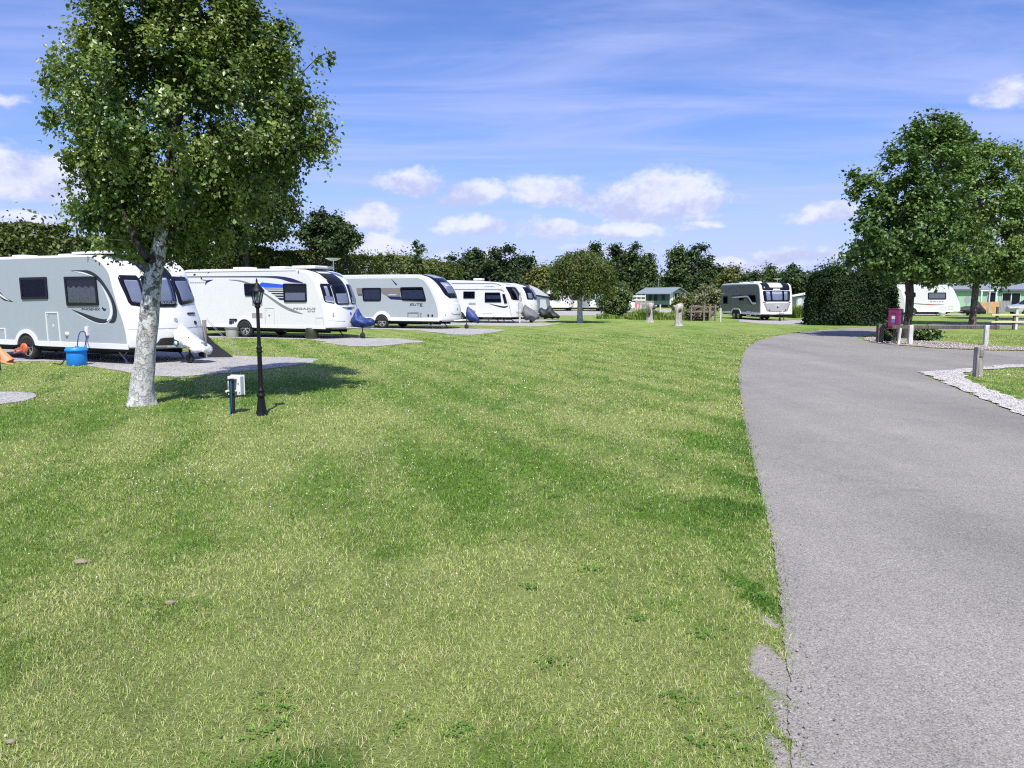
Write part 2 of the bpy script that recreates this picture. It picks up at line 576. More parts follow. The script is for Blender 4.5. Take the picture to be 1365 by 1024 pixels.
def make_lawn():
    m, nt, out = new_mat('lawn_turf')
    g = N(nt)
    p = g.pos()
    t = g.node('ShaderNodeGroup', node_tree=LAWN_NG)
    c = g.mix(t.outputs['Dry'], G_MID, G_LIGHT)
    c = g.mix(g.math('MULTIPLY', t.outputs['Dark'], 0.75), c, G_DARK)
    # blades, thatch and painted shade between them, sized to survive far away
    f1 = g.noise(p, 38, 4, 0.7)
    f2 = g.noise(p, 140, 3, 0.7)
    f3 = g.noise(g.mapping(p, (1, 0.45, 1)), 4.5, 7, 0.75)
    k = g.math('ADD', g.math('MULTIPLY', f1, 0.5), g.math('ADD', g.math('MULTIPLY', f2, 0.35), g.math('MULTIPLY', f3, 0.45)))
    c = g.mix(1.0, c, g.node('ShaderNodeCombineColor').outputs[0], 'MIX') if False else c
    c = g.mix(g.math('MULTIPLY', t.outputs['Dry'], 0.28), c, (0.25, 0.235, 0.105))
    c = g.hsv(c, 0.5, 1.0, g.math('MAXIMUM', 0.12, g.math('ADD', -0.55, g.math('MULTIPLY', k, 2.35))))
    c = g.mix(g.math('MULTIPLY', g.ramp(f2, 0.56, 0.72), g.math('ADD', 0.12, g.math('MULTIPLY', t.outputs['Dry'], 0.4))), c, STRAW)
    soilc = g.mix(g.noise(p, 55, 5, 0.7), (0.36, 0.32, 0.275), (0.68, 0.62, 0.56))
    c = g.mix(t.outputs['Soil'], c, soilc)
    nr = g.bump(g.math('ADD', f2, g.math('MULTIPLY', f1, 1.5)), 0.9, 0.03)
    nt.links.new(g.principled(c, 0.85, 0, 0.15, nr), out.inputs[0])
    return m


def make_blade():
    m, nt, out = new_mat('grass_blade')
    g = N(nt)
    t = g.node('ShaderNodeGroup', node_tree=LAWN_NG)
    r1, r2 = g.attr('rnd'), g.attr('rnd2')
    c = g.mix(t.outputs['Dry'], G_MID, G_LIGHT)
    c = g.mix(g.math('MULTIPLY', t.outputs['Dark'], 0.75), c, G_DARK)
    c = g.hsv(c, 0.5, 1.0, g.math('ADD', 0.42, g.math('MULTIPLY', r1, 1.25)))
    isdry = g.math('LESS_THAN', r2, g.math('ADD', 0.06, g.math('MULTIPLY', t.outputs['Dry'], 0.40)))
    c = g.mix(g.math('MULTIPLY', isdry, 0.85), c, STRAW)
    bs = g.principled(c, 0.55, 0, 0.3)
    tr = g.node('ShaderNodeBsdfTranslucent'); g.put(tr.inputs[0], c)
    mx = g.node('ShaderNodeMixShader'); mx.inputs[0].default_value = 0.3
    nt.links.new(bs, mx.inputs[1]); nt.links.new(tr.outputs[0], mx.inputs[2])
    nt.links.new(mx.outputs[0], out.inputs[0])
    return m


def make_asphalt():
    m, nt, out = new_mat('asphalt')
    g = N(nt)
    p = g.pos()
    st = g.voronoi(p, 165, out='Color')
    sd = g.voronoi(p, 165)
    sc = g.node('ShaderNodeSeparateColor'); g.put(sc.inputs[0], st)
    big = g.noise(p, 0.35, 4, 0.6)
    mid = g.noise(p, 2.2, 5, 0.65)
    tracks = g.noise(g.mapping(p, (0.75, 0.05, 1), (0, 0, R(-9))), 1.0, 3, 0.5)
    c = g.mix(g.math('MULTIPLY', sc.outputs[0], 1.0), (0.166, 0.155, 0.139), (0.316, 0.296, 0.267))
    c = g.mix(g.math('MULTIPLY', g.ramp(sc.outputs[1], 0.9, 0.98), 0.6), c, (0.44, 0.42, 0.40))
    c = g.mix(g.math('MULTIPLY', g.ramp(sc.outputs[2], 0.88, 0.98), 0.7), c, (0.075, 0.072, 0.07))
    tone = g.math('ADD', 0.30, g.math('ADD', g.math('MULTIPLY', big, 0.45), g.math('ADD', g.math('MULTIPLY', mid, 0.30), g.math('MULTIPLY', tracks, 0.62))))
    ve = g.voronoi(g.vmath('ADD', p, g.vmath('MULTIPLY', g.noise(p, 1.7, 5, 0.7, color=True), (0.7, 0.7, 0))), 0.42, 'DISTANCE_TO_EDGE')
    crk = g.math('MULTIPLY', g.ramp(ve, 0.010, 0.003), g.ramp(g.noise(p, 0.5, 2), 0.55, 0.62))
    c = g.mix(g.math('MULTIPLY', crk, 0.10), c, (0.05, 0.05, 0.05))
    c = g.hsv(c, 0.5, 1.0, tone)
    c = g.mix(g.math('MULTIPLY', g.ramp(g.noise(p, 0.8, 6, 0.7), 0.58, 0.75), 0.3), c, (0.25, 0.235, 0.22))
    hh = g.math('ADD', g.math('MULTIPLY', sd, -1.0), g.math('MULTIPLY', g.noise(p, 240, 2), 0.4))
    nr = g.bump(hh, 0.45, 0.005)
    nt.links.new(g.principled(c, 0.82, 0, 0.25, nr), out.inputs[0])
    return m


def make_gravel(name, a, b, scale=42):
    m, nt, out = new_mat(name)
    g = N(nt)
    p = g.pos()
    st = g.voronoi(p, scale, out='Color')
    sd = g.voronoi(p, scale)
    sc = g.node('ShaderNodeSeparateColor'); g.put(sc.inputs[0], st)
    c = g.mix(sc.outputs[0], a, b)
    c = g.mix(g.math('MULTIPLY', g.ramp(sc.outputs[1], 0.8, 0.95), 0.6), c, tuple(x * 0.35 for x in a))
    c = g.hsv(c, 0.5, 1.0, g.math('ADD', 0.7, g.math('MULTIPLY', g.noise(p, 1.2, 5, 0.6), 0.6)))
    nr = g.bump(g.math('MULTIPLY', sd, -1), 1.0, 0.02)
    nt.links.new(g.principled(c, 0.85, 0, 0.2, nr), out.inputs[0])
    return m


def leaf_mat(name, a, b, trans=0.3, rough=0.42, spec=0.45, tint=None):
    m, nt, out = new_mat(name)
    g = N(nt)
    c = g.mix(g.attr('rnd'), a, b)
    c = g.hsv(c, g.math('ADD', 0.48, g.math('MULTIPLY', g.noise(g.obj(), 0.8, 3), 0.045)), 1.0, g.math('ADD', 0.6, g.math('MULTIPLY', g.noise(g.obj(), 1.4, 4), 0.8)))
    bs = g.principled(c, rough, 0, spec)
    tr = g.node('ShaderNodeBsdfTranslucent'); g.put(tr.inputs[0], g.hsv(c, 0.485, 1.05, 1.3))
    mx = g.node('ShaderNodeMixShader'); mx.inputs[0].default_value = trans
    nt.links.new(bs, mx.inputs[1]); nt.links.new(tr.outputs[0], mx.inputs[2])
    nt.links.new(mx.outputs[0], out.inputs[0])
    return m


def bark_mat(name, a, b, stretch=(6, 6, 1.2), scale=3, bump=0.6):
    m, nt, out = new_mat(name)
    g = N(nt)
    o = g.obj()
    n1 = g.noise(g.mapping(o, stretch), scale, 6, 0.7)
    n2 = g.noise(o, 2.0, 4, 0.6)
    c = g.mix(g.ramp(n1, 0.35, 0.65), a, b)
    c = g.hsv(c, 0.5, 1.0, g.math('ADD', 0.7, g.math('MULTIPLY', n2, 0.6)))
    nt.links.new(g.principled(c, 0.9, 0, 0.15, g.bump(n1, bump, 0.03)), out.inputs[0])
    return m


def birch_bark():
    m, nt, out = new_mat('birch_bark')
    g = N(nt)
    o = g.obj()
    n1 = g.noise(g.mapping(o, (1, 1, 0.9)), 10, 6, 0.66)
    n2 = g.noise(g.mapping(o, (1, 1, 0.6)), 34, 5, 0.7)
    n3 = g.noise(o, 3.2, 4, 0.6)
    sz = g.node('ShaderNodeSeparateXYZ'); g.put(sz.inputs[0], o)
    c = g.mix(g.noise(o, 9, 5, 0.65), (0.36, 0.355, 0.35), (0.74, 0.73, 0.71))
    up = g.ramp(sz.outputs[2], 0.7, 2.0)       # the bark is more fissured higher up the stem
    c = g.mix(g.math('MULTIPLY', g.ramp(n1, 0.5, 0.58), g.math('ADD', 0.25, g.math('MULTIPLY', up, 0.72))), c, (0.10, 0.095, 0.085))
    c = g.mix(g.math('MULTIPLY', g.ramp(n2, 0.56, 0.64), g.math('ADD', 0.22, g.math('MULTIPLY', up, 0.6))), c, (0.05, 0.045, 0.04))
    c = g.mix(g.math('MULTIPLY', g.ramp(g.noise(o, 5.5, 3, 0.5), 0.62, 0.7), 0.75), c, (0.40, 0.25, 0.09))
    c = g.mix(g.math('MULTIPLY', g.ramp(n3, 0.62, 0.72), 0.5), c, (0.8, 0.8, 0.78))
    hgt = g.math('SUBTRACT', g.math('MULTIPLY', n3, 0.4), g.math('ADD', g.ramp(n1, 0.48, 0.62), g.math('MULTIPLY', g.ramp(n2, 0.54, 0.64), 0.6)))
    nt.links.new(g.principled(c, 0.85, 0, 0.2, g.bump(hgt, 0.8, 0.02)), out.inputs[0])
    return m


def wood_mat(name, a, b, rough=0.85):
    m, nt, out = new_mat(name)
    g = N(nt)
    o = g.obj()
    n1 = g.noise(g.mapping(o, (9, 9, 0.8)), 4, 5, 0.65)
    c = g.mix(g.ramp(n1, 0.3, 0.7), a, b)
    c = g.hsv(c, 0.5, 1.0, g.math('ADD', 0.65, g.math('MULTIPLY', g.noise(o, 3, 5, 0.65), 0.7)))
    nt.links.new(g.principled(c, rough, 0, 0.2, g.bump(n1, 0.4, 0.01)), out.inputs[0])
    return m


def glass_mat(name, tint=(0.35, 0.4, 0.5), gl=0.10, gcol=(0.42, 0.45, 0.5)):
    """tinted acrylic window: see-through with sharp reflections"""
    m, nt, out = new_mat(name)
    g = N(nt)
    tr = g.node('ShaderNodeBsdfTransparent'); tr.inputs[0].default_value = (*tint, 1)
    gs = g.node('ShaderNodeBsdfGlossy'); gs.inputs['Roughness'].default_value = 0.03; gs.inputs[0].default_value = (*gcol, 1)
    fr = g.node('ShaderNodeFresnel'); fr.inputs[0].default_value = 1.5
    fac = g.math('ADD', gl, g.math('MULTIPLY', fr.outputs[0], 0.6), clamp=True)
    mx = g.node('ShaderNodeMixShader'); g.put(mx.inputs[0], fac)
    nt.links.new(tr.outputs[0], mx.inputs[1]); nt.links.new(gs.outputs[0], mx.inputs[2])
    nt.links.new(mx.outputs[0], out.inputs[0])
    return m


M_LAWN, M_BLADE, M_ASPHALT = make_lawn(), make_blade(), make_asphalt()
M_GRAVEL = make_gravel('pale_gravel', (0.28, 0.265, 0.25), (0.54, 0.525, 0.50))
M_GRAVEL_W = make_gravel('white_gravel', (0.40, 0.375, 0.35), (0.68, 0.65, 0.62), 36)
M_SLATE = make_gravel('pinkish_gravel', (0.19, 0.165, 0.14), (0.46, 0.42, 0.375), 40)  # darkened so the colour carries the oak's shade on the island
M_SHELL = mat('white_shell', (0.68, 0.68, 0.675), 0.32, 0, 0.05, 1.2, coat=0.2, dirt=0.07)
M_GREY = mat('silver_grey_panel', (0.335, 0.375, 0.415), 0.36, 0.0, 0.06, 1.0, bump=0.03, bscale=90, coat=0.2, dirt=0.1)
M_GREY2 = mat('pale_silver_panel', (0.375, 0.415, 0.45), 0.36, 0.0, 0.06, 1.0, bump=0.03, bscale=90, coat=0.2, dirt=0.1)
M_DKGREY = mat('dark_grey_panel', (0.11, 0.128, 0.118), 0.4, 0.0, 0.08, 1.0, coat=0.25, dirt=0.1)
M_MIDGREY = mat('mid_grey_panel', (0.40, 0.405, 0.41), 0.34, 0.2, 0.06, 1.0, coat=0.25)
M_WTRIM = mat('white_trim', (0.70, 0.70, 0.70), 0.4, 0, 0.04)
M_BLACK = mat('black_plastic', (0.014, 0.014, 0.017), 0.32, 0, 0.2, coat=0.2)
M_BLACKG = mat('black_gloss', (0.008, 0.009, 0.016), 0.22, 0, 0.1, spec=0.25)
M_RUBBER = mat('rubber', (0.022, 0.022, 0.023), 0.8, 0, 0.3, 20, bump=0.2)
M_ALLOY = mat('alloy', (0.62, 0.63, 0.64), 0.3, 0.7, 0.05)
M_GALV = mat('galvanised_steel', (0.32, 0.33, 0.34), 0.5, 0.6, 0.2, 10)
M_UNDER = mat('dark_underside', (0.02, 0.02, 0.02), 0.9, 0, 0.2)
M_NAVY = mat('navy_vinyl', (0.012, 0.016, 0.09), 0.35, 0, 0.05)
M_BLUE = mat('blue_vinyl', (0.015, 0.10, 0.62), 0.35, 0, 0.05)
M_INK = mat('dark_vinyl', (0.018, 0.02, 0.035), 0.35, 0, 0.05)
M_SILVINK = mat('grey_vinyl', (0.20, 0.21, 0.22), 0.35, 0, 0.05)
M_CURTAIN = mat('pale_curtain', (0.55, 0.54, 0.52), 0.9, 0, 0.12, 8)
M_BLIND = mat('window_blind', (0.46, 0.47, 0.52), 0.7, 0, 0.06, 8)
M_ROOM = mat('dim_interior', (0.03, 0.03, 0.036), 0.8, 0, 0.3, 6)
M_GLASS = glass_mat('tinted_pane', (0.88, 0.90, 0.95), 0.0, (0.25, 0.26, 0.28))
M_GLASS_D = glass_mat('dark_tinted_pane', (0.60, 0.63, 0.72), 0.0, (0.22, 0.23, 0.26))
M_CLEAR = glass_mat('lantern_pane', (0.75, 0.78, 0.8), 0.05)
M_LAMPBLK = mat('black_cast_iron', (0.005, 0.005, 0.006), 0.5, 0.0, 0.3, 14, bump=0.25, bscale=60, spec=0.3)
M_BIRCH = birch_bark()
M_BARK = bark_mat('brown_bark', (0.06, 0.05, 0.04), (0.19, 0.165, 0.135))
M_BARK_D = bark_mat('dark_bark', (0.035, 0.03, 0.025), (0.11, 0.095, 0.08))
M_WOODGREY = wood_mat('weathered_wood', (0.16, 0.145, 0.125), (0.40, 0.375, 0.34))
M_WOODPALE = wood_mat('pale_wood', (0.42, 0.40, 0.37), (0.72, 0.70, 0.67))
M_WOODDARK = wood_mat('dark_wood', (0.06, 0.05, 0.042), (0.17, 0.15, 0.125))
M_WOODYEL = wood_mat('new_softwood', (0.50, 0.45, 0.27), (0.74, 0.70, 0.50))
M_WOODORA = wood_mat('stained_orange_wood', (0.48, 0.27, 0.12), (0.68, 0.42, 0.20))
# ------------------------------------------------------------------ ground sheets
def densify(pts, step, jit, closed=True):
    out = []
    n = len(pts)
    for i in range(n if closed else n - 1):
        a, b = Vector(pts[i][:2]), Vector(pts[(i + 1) % n][:2])
        dist = (b - a).length
        st = step * max(1.0, min(a.length, b.length) / 8.0)
        k = max(1, min(200, int(dist / st)))
        nrm = Vector((-(b - a).y, (b - a).x)).normalized() if dist > 0 else Vector((0, 0))
        for j in range(k):
            q = a.lerp(b, j / k)
            s = jit * max(0.6, min(2.5, q.length / 10.0))
            q = q + nrm * random.gauss(0, s)
            out.append((q.x, q.y))
    return out


def sheet(name, pts, z, m, jit=0.015, step=0.12, kind='structure', smooth_pts=False):
    if smooth_pts: pts = catmull([Vector((p[0], p[1])) for p in pts], 6)
    poly = densify(pts, step, jit)
    me = bpy.data.meshes.new(name)
    me.from_pydata([(x, y, z) for x, y in poly], [], [tuple(range(len(poly)))])
    bm = bmesh.new(); bm.from_mesh(me)
    bmesh.ops.triangulate(bm, faces=bm.faces)
    for f in bm.faces:
        if f.normal.z < 0: f.normal_flip()
    bm.to_mesh(me); bm.free()
    me.materials.append(m)
    o = bpy.data.objects.new(name, me)
    link(o)
    tag(o, kind=kind)
    return o, poly


def inside(px, py, poly):
    poly = np.asarray(poly)
    res = np.zeros(len(px), bool)
    bb = (px > poly[:, 0].min()) & (px < poly[:, 0].max()) & (py > poly[:, 1].min()) & (py < poly[:, 1].max())
    idx = np.nonzero(bb)[0]
    if len(idx) == 0: return res
    x, y = px[idx], py[idx]
    r = np.zeros(len(idx), bool)
    j = len(poly) - 1
    for i in range(len(poly)):
        xi, yi = poly[i]; xj, yj = poly[j]
        c = ((yi > y) != (yj > y))
        with np.errstate(divide='ignore', invalid='ignore'):
            r ^= c & (x < (xj - xi) * (y - yi) / (yj - yi + 1e-12) + xi)
        j = i
    res[idx] = r
    return res


mbg = MB()
mbg.add([(-1500, -300, 0), (1500, -300, 0), (1500, 3000, 0), (-1500, 3000, 0)], [(0, 1, 2, 3)])
ground = mbg.build('ground', M_LAWN)
tag(ground, kind='structure')

gp = lambda L_: [tuple(G(x, y)[:2]) for x, y in L_]
left_edge = gp([(1055, 1024), (1052, 960), (1050, 900), (1043, 830), (1035, 760), (1025, 700), (1012, 650), (1000, 600), (991, 560), (985.5, 525), (985, 500), (988, 478), (996, 463), (1010, 454), (1035, 448), (1075, 442), (1120, 438.5), (1165, 436), (1210, 434), (1280, 431), (1365, 427.5)])
road_pts = left_edge + [(34, 55), (60, 50), (60, 42)] + gp([(1365, 434), (1290, 438), (1240, 441), (1200, 443), (1165, 445.5), (1143, 451), (1158, 456.5), (1190, 460.5), (1240, 464.5), (1300, 467.5), (1365, 468.5)]) + [(26, 22.2), (26, 17.0)] + gp([(1365, 487), (1310, 491), (1265, 494.5), (1224, 497.5), (1262, 513), (1310, 533), (1365, 556)]) + [(7.9, 8.4), (7.4, 4), (7.2, -4), (0.86, -4), (0.92, 1.2)]
road, road_poly = sheet('road', road_pts, 0.007, M_ASPHALT, 0.011, 0.035)

# gravel verges beside the road
EXC = [road_poly]
vg1, p1 = sheet('gravel_verge', gp([(1226, 497.2), (1268, 493.8), (1310, 490.2), (1365, 486.2)]) + [(26, 17.1), (26, 16.6)] + gp([(1365, 490), (1312, 493.5), (1284, 499), (1290, 508), (1320, 520), (1365, 536)]) + [(9.2, 8.9), (8.7, 4), (8.4, -3), (7.3, -3), (7.5, 4), (8.0, 8.5)] + gp([(1365, 555), (1310, 532.3), (1262, 512.4)]), 0.018, M_GRAVEL_W, 0.03, 0.1)
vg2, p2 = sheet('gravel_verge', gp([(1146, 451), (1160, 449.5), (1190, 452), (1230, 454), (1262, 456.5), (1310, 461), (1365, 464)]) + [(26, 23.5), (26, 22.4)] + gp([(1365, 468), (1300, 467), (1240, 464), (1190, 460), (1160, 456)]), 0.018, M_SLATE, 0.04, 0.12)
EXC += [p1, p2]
# hard standings under the vans
def pitch(pts, m=M_GRAVEL, z=0.009):
    o, p_ = sheet('gravel_pitch', gp(pts), z, m, 0.03, 0.15)
    EXC.append(p_)
pitch([(425, 479), (418, 484), (350, 492.5), (290, 499), (235, 503), (190, 500), (150, 494), (120, 488), (100, 483), (-60, 482), (-150, 478), (-120, 462), (100, 466), (250, 470), (300, 474.5), (360, 476)])
pitch([(-60, 521), (0, 522), (40, 525), (54, 530), (30, 535), (0, 539), (-60, 541)])
pitch([(568, 455), (540, 458), (505, 461.5), (470, 462), (440, 459), (420, 453), (300, 450.5), (150, 450), (150, 446), (420, 447), (480, 449.5), (530, 452)])
pitch([(676, 440), (655, 443.5), (630, 446.5), (600, 446), (560, 441), (520, 439), (440, 438.5), (440, 436), (580, 436.5), (625, 437.5)])
pitch([(748, 431.5), (728, 434.5), (700, 435.5), (650, 434.5), (560, 433), (560, 429), (690, 429.5)])
pitch([(752, 427.2), (735, 428.6), (690, 428.4), (640, 427.5), (640, 425.5), (720, 426)])
pitch([(1108, 430), (1080, 433), (1040, 433), (1012, 431.5), (985, 429), (985, 425.5), (1030, 426.5), (1075, 427.5)])
pitch([(1290, 421), (1180, 421.5), (1180, 418.5), (1280, 418.5)])
far_road, p3 = sheet('gravel_road', gp([(640, 413.2), (735, 413.4), (800, 413.6), (850, 413.4), (900, 412.4), (940, 411), (940, 413), (900, 416), (850, 418), (805, 420.5), (760, 421.2), (735, 421), (640, 419)]), 0.012, M_GRAVEL, 0.05, 0.3)
EXC.append(p3)
# the seam across the side road
cr = MB()
pts = [G(x, y, 0.017) for x, y in [(1236, 461), (1258, 463), (1285, 466.5), (1310, 470), (1340, 476), (1375, 481)]]
for a, b in zip(pts[:-1], pts[1:]):
    w = Vector((0.0, 0.022, 0))
    cr.add([a - w, b - w, b + w, a + w], [(0, 1, 2, 3)])
M_SEAM = mat('road_seam', (0.035, 0.035, 0.037), 0.9)
o = cr.build('road_seam', M_SEAM); tag(o, kind='structure')


# ------------------------------------------------------------------ grass blades: one stuff object
def soil_mask(x, y):
    m = np.zeros(len(x))
    for c, rx, ry in SOIL_SPOTS:
        m = np.maximum(m, 1 - np.sqrt(((x - c.x) / rx) ** 2 + ((y - c.y) / ry) ** 2))
    return m


def make_blades():
    X, Y, H, W = [], [], [], []
    for (y0, y1, dens, h, w) in [(1.9, 3.6, 19000, .025, .0030), (3.6, 6, 9500, .028, .0042), (6, 10, 3600, .030, .0068), (10, 18, 900, .032, .012), (18, 32, 170, .036, .024)]:
        xa, xb = -0.78 * y1 - 0.4, 0.75 * y1 + 0.4
        n = int(dens * (xb - xa) * (y1 - y0))
        x = RNG.uniform(xa, xb, n); y = RNG.uniform(y0, y1, n)
        k = (x > -0.74 * y - 0.35) & (x < 0.72 * y + 0.35)
        x, y = x[k], y[k]
        # thin clumps: density varies over the turf
        cl = np.sin(x * 5.1 + np.sin(y * 3.7) * 2) * np.sin(y * 4.3 + np.sin(x * 2.9) * 2)
        c2 = np.sin(x * 1.3 + np.sin(y * 1.9 + 1) * 1.7) * np.sin(y * 1.1 + np.sin(x * 1.6) * 1.4)
        keep = RNG.random(len(x)) < (0.66 + 0.20 * cl + 0.2 * c2)
        sm = soil_mask(x, y)
        keep &= ~((sm > 0.02) & (RNG.random(len(x)) < np.clip(0.25 + sm * 2.0, 0, 0.95)))
        x, y = x[keep], y[keep]
        ex = np.zeros(len(x), bool)
        over = RNG.uniform(0, .075, len(x)) * (RNG.random(len(x)) < .7)
        for p in EXC: ex |= inside(x - (over if p is road_poly else 0), y, p)
        x, y = x[~ex], y[~ex]
        X.append(x); Y.append(y); H.append(np.full(len(x), h)); W.append(np.full(len(x), w))
    # ragged tufts creeping over the edge of the tarmac
    e = np.array([(p[0], p[1]) for p in left_edge[:17]])
    for a, b in zip(e[:-1], e[1:]):
        if b[1] < 1.8: continue
        n = int(np.hypot(*(b - a)) * 420 / max(1, b[1] / 4))
        t = RNG.random(n)[:, None]
        tuft = np.repeat(RNG.normal(-.02, .035, n // 6 + 1), 6)[:n]
        q = a * (1 - t) + b * t
        q[:, 1] += RNG.normal(0, .02, n); q[:, 0] += tuft + RNG.normal(0, .012, n) - .02
        k = soil_mask(q[:, 0], q[:, 1]) < .25
        q = q[k]
        X.append(q[:, 0]); Y.append(q[:, 1]); H.append(np.full(len(q), .042)); W.append(np.full(len(q), .0036 * max(1, b[1] / 4)))
    X, Y, H, W = map(np.concatenate, (X, Y, H, W))
    n = len(X)
    H = H * RNG.uniform(.45, 1.25, n)
    for c, rx, ry in DARK_SPOTS[:2]:
        f = np.clip(1 - np.sqrt(((X - c.x) / rx) ** 2 + ((Y - c.y) / ry) ** 2), 0, 1)
        H = H * (1 + 0.8 * f)
    W = W * RNG.uniform(.6, 1.3, n)
    a = RNG.uniform(0, 2 * np.pi, n)
    lean = np.abs(RNG.normal(0.95, 0.45, n))
    la = RNG.uniform(0, 2 * np.pi, n)
    ux, uy = np.cos(a) * W / 2, np.sin(a) * W / 2
    lx, ly = np.cos(la), np.sin(la)
    s1, s2 = np.sin(lean * .6), np.sin(np.minimum(lean * 1.25, 1.5))
    c1, c2 = np.cos(lean * .6), np.cos(np.minimum(lean * 1.25, 1.5))
    mx, my, mz = X + lx * H * .55 * s1, Y + ly * H * .55 * s1, H * .55 * c1
    tx, ty, tz = mx + lx * H * .5 * s2, my + ly * H * .5 * s2, mz + H * .5 * c2
    V = np.empty((n, 5, 3), np.float32)
    V[:, 0] = np.stack([X - ux, Y - uy, np.full(n, -.002)], 1)
    V[:, 1] = np.stack([X + ux, Y + uy, np.full(n, -.002)], 1)
    V[:, 2] = np.stack([mx + ux * .8, my + uy * .8, mz], 1)
    V[:, 3] = np.stack([mx - ux * .8, my - uy * .8, mz], 1)
    V[:, 4] = np.stack([tx, ty, tz], 1)
    b = (np.arange(n) * 5)[:, None]
    F_ = (b + np.array([[0, 1, 2, 3, 3, 2, 4]])).ravel()
    S = np.tile([4, 3], n)
    r1 = np.repeat(RNG.random(n), 2); r2 = np.repeat(RNG.random(n), 2)
    o = np_mesh('grass', V.reshape(-1, 3), F_, S, M_BLADE, attr={'rnd': r1, 'rnd2': r2})
    tag(o, 'short mown grass blades of the lawn beside the road', 'grass', kind='stuff')
    print('blades', n)


make_blades()


# ------------------------------------------------------------------ loose stones and lawn daisies: stuff
def scatter_stones(name, polys, n, smin, smax, m, label, z=0.014, edge=None):
    xs, ys = [], []
    if edge is not None:
        e = np.array(edge)
        seg = RNG.integers(0, len(e) - 1, n)
        t = RNG.random(n)[:, None]
        p = e[seg] * (1 - t) + e[seg + 1] * t
        p = p + RNG.normal(0, 1, (n, 2)) * np.array([0.11, 0.06])
        x, y = p[:, 0], p[:, 1]
    else:
        per = n // len(polys)
        for P_ in polys:
            P_ = np.array(P_)
            x = RNG.uniform(P_[:, 0].min(), P_[:, 0].max(), per * 8); y = RNG.uniform(max(P_[:, 1].min(), 2), P_[:, 1].max(), per * 8)
            k = inside(x, y, P_)
            xs.append(x[k][:per]); ys.append(y[k][:per])
        x, y = np.concatenate(xs), np.concatenate(ys)
    n = len(x)
    s = RNG.uniform(smin, smax, n)
    base = np.array([[1, 0, 0], [0, 1, 0], [-1, 0, 0], [0, -1, 0], [0, 0, .7], [0, 0, -.5]], np.float32)
    V = base[None] * s[:, None, None] * RNG.uniform(.6, 1.25, (n, 6, 3))
    a = RNG.uniform(0, 6.28, n)
    ca, sa = np.cos(a)[:, None], np.sin(a)[:, None]
    vx = V[:, :, 0] * ca - V[:, :, 1] * sa; vy = V[:, :, 0] * sa + V[:, :, 1] * ca
    V = np.stack([vx + x[:, None], vy + y[:, None], V[:, :, 2] + z + s[:, None] * .3], 2)
    f = np.array([0, 1, 4, 1, 2, 4, 2, 3, 4, 3, 0, 4, 1, 0, 5, 2, 1, 5, 3, 2, 5, 0, 3, 5])
    Fl = ((np.arange(n) * 6)[:, None] + f[None]).ravel()
    o = np_mesh(name, V.reshape(-1, 3), Fl, np.full(n * 8, 3), m, attr={'rnd': np.repeat(RNG.random(n), 8)})
    return tag(o, label, 'stones', kind='stuff')


def rnd_mat(name, a, b, rough=0.8):
    m, nt, out = new_mat(name)
    g = N(nt)
    nt.links.new(g.principled(g.mix(g.attr('rnd'), a, b), rough, 0, 0.25), out.inputs[0])
    return m


M_STONE = rnd_mat('loose_stone', (0.30, 0.27, 0.25), (0.70, 0.67, 0.64))
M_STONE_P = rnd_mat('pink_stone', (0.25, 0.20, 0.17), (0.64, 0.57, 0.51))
scatter_stones('gravel', [p1], 14000, .005, .016, M_STONE, 'loose white stones of the gravel verge by the square post', 0.02)
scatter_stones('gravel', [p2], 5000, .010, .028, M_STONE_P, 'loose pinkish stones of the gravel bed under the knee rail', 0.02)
le = [(p[0], p[1]) for p in left_edge[:14]]
M_STONE_D = rnd_mat('grit_stone', (0.12, 0.11, 0.10), (0.45, 0.42, 0.40))
scatter_stones('gravel', None, 800, .002, .007, M_STONE_D, 'loose grit along the ragged edge of the asphalt', 0.014, edge=le)
_soil_e = [(c.x - rx * .4, c.y - ry * .5) for c, rx, ry in SOIL_SPOTS] + [(c.x + rx * .3, c.y + ry * .5) for c, rx, ry in SOIL_SPOTS]
scatter_stones('gravel', None, 70, .002, .006, M_STONE_D, 'grit in the bare soil patch beside the road', 0.003, edge=[(G(1040, 1015).x, G(1040, 1015).y), (G(1030, 900).x, G(1030, 900).y), (G(1022, 860).x, G(1022, 860).y)])


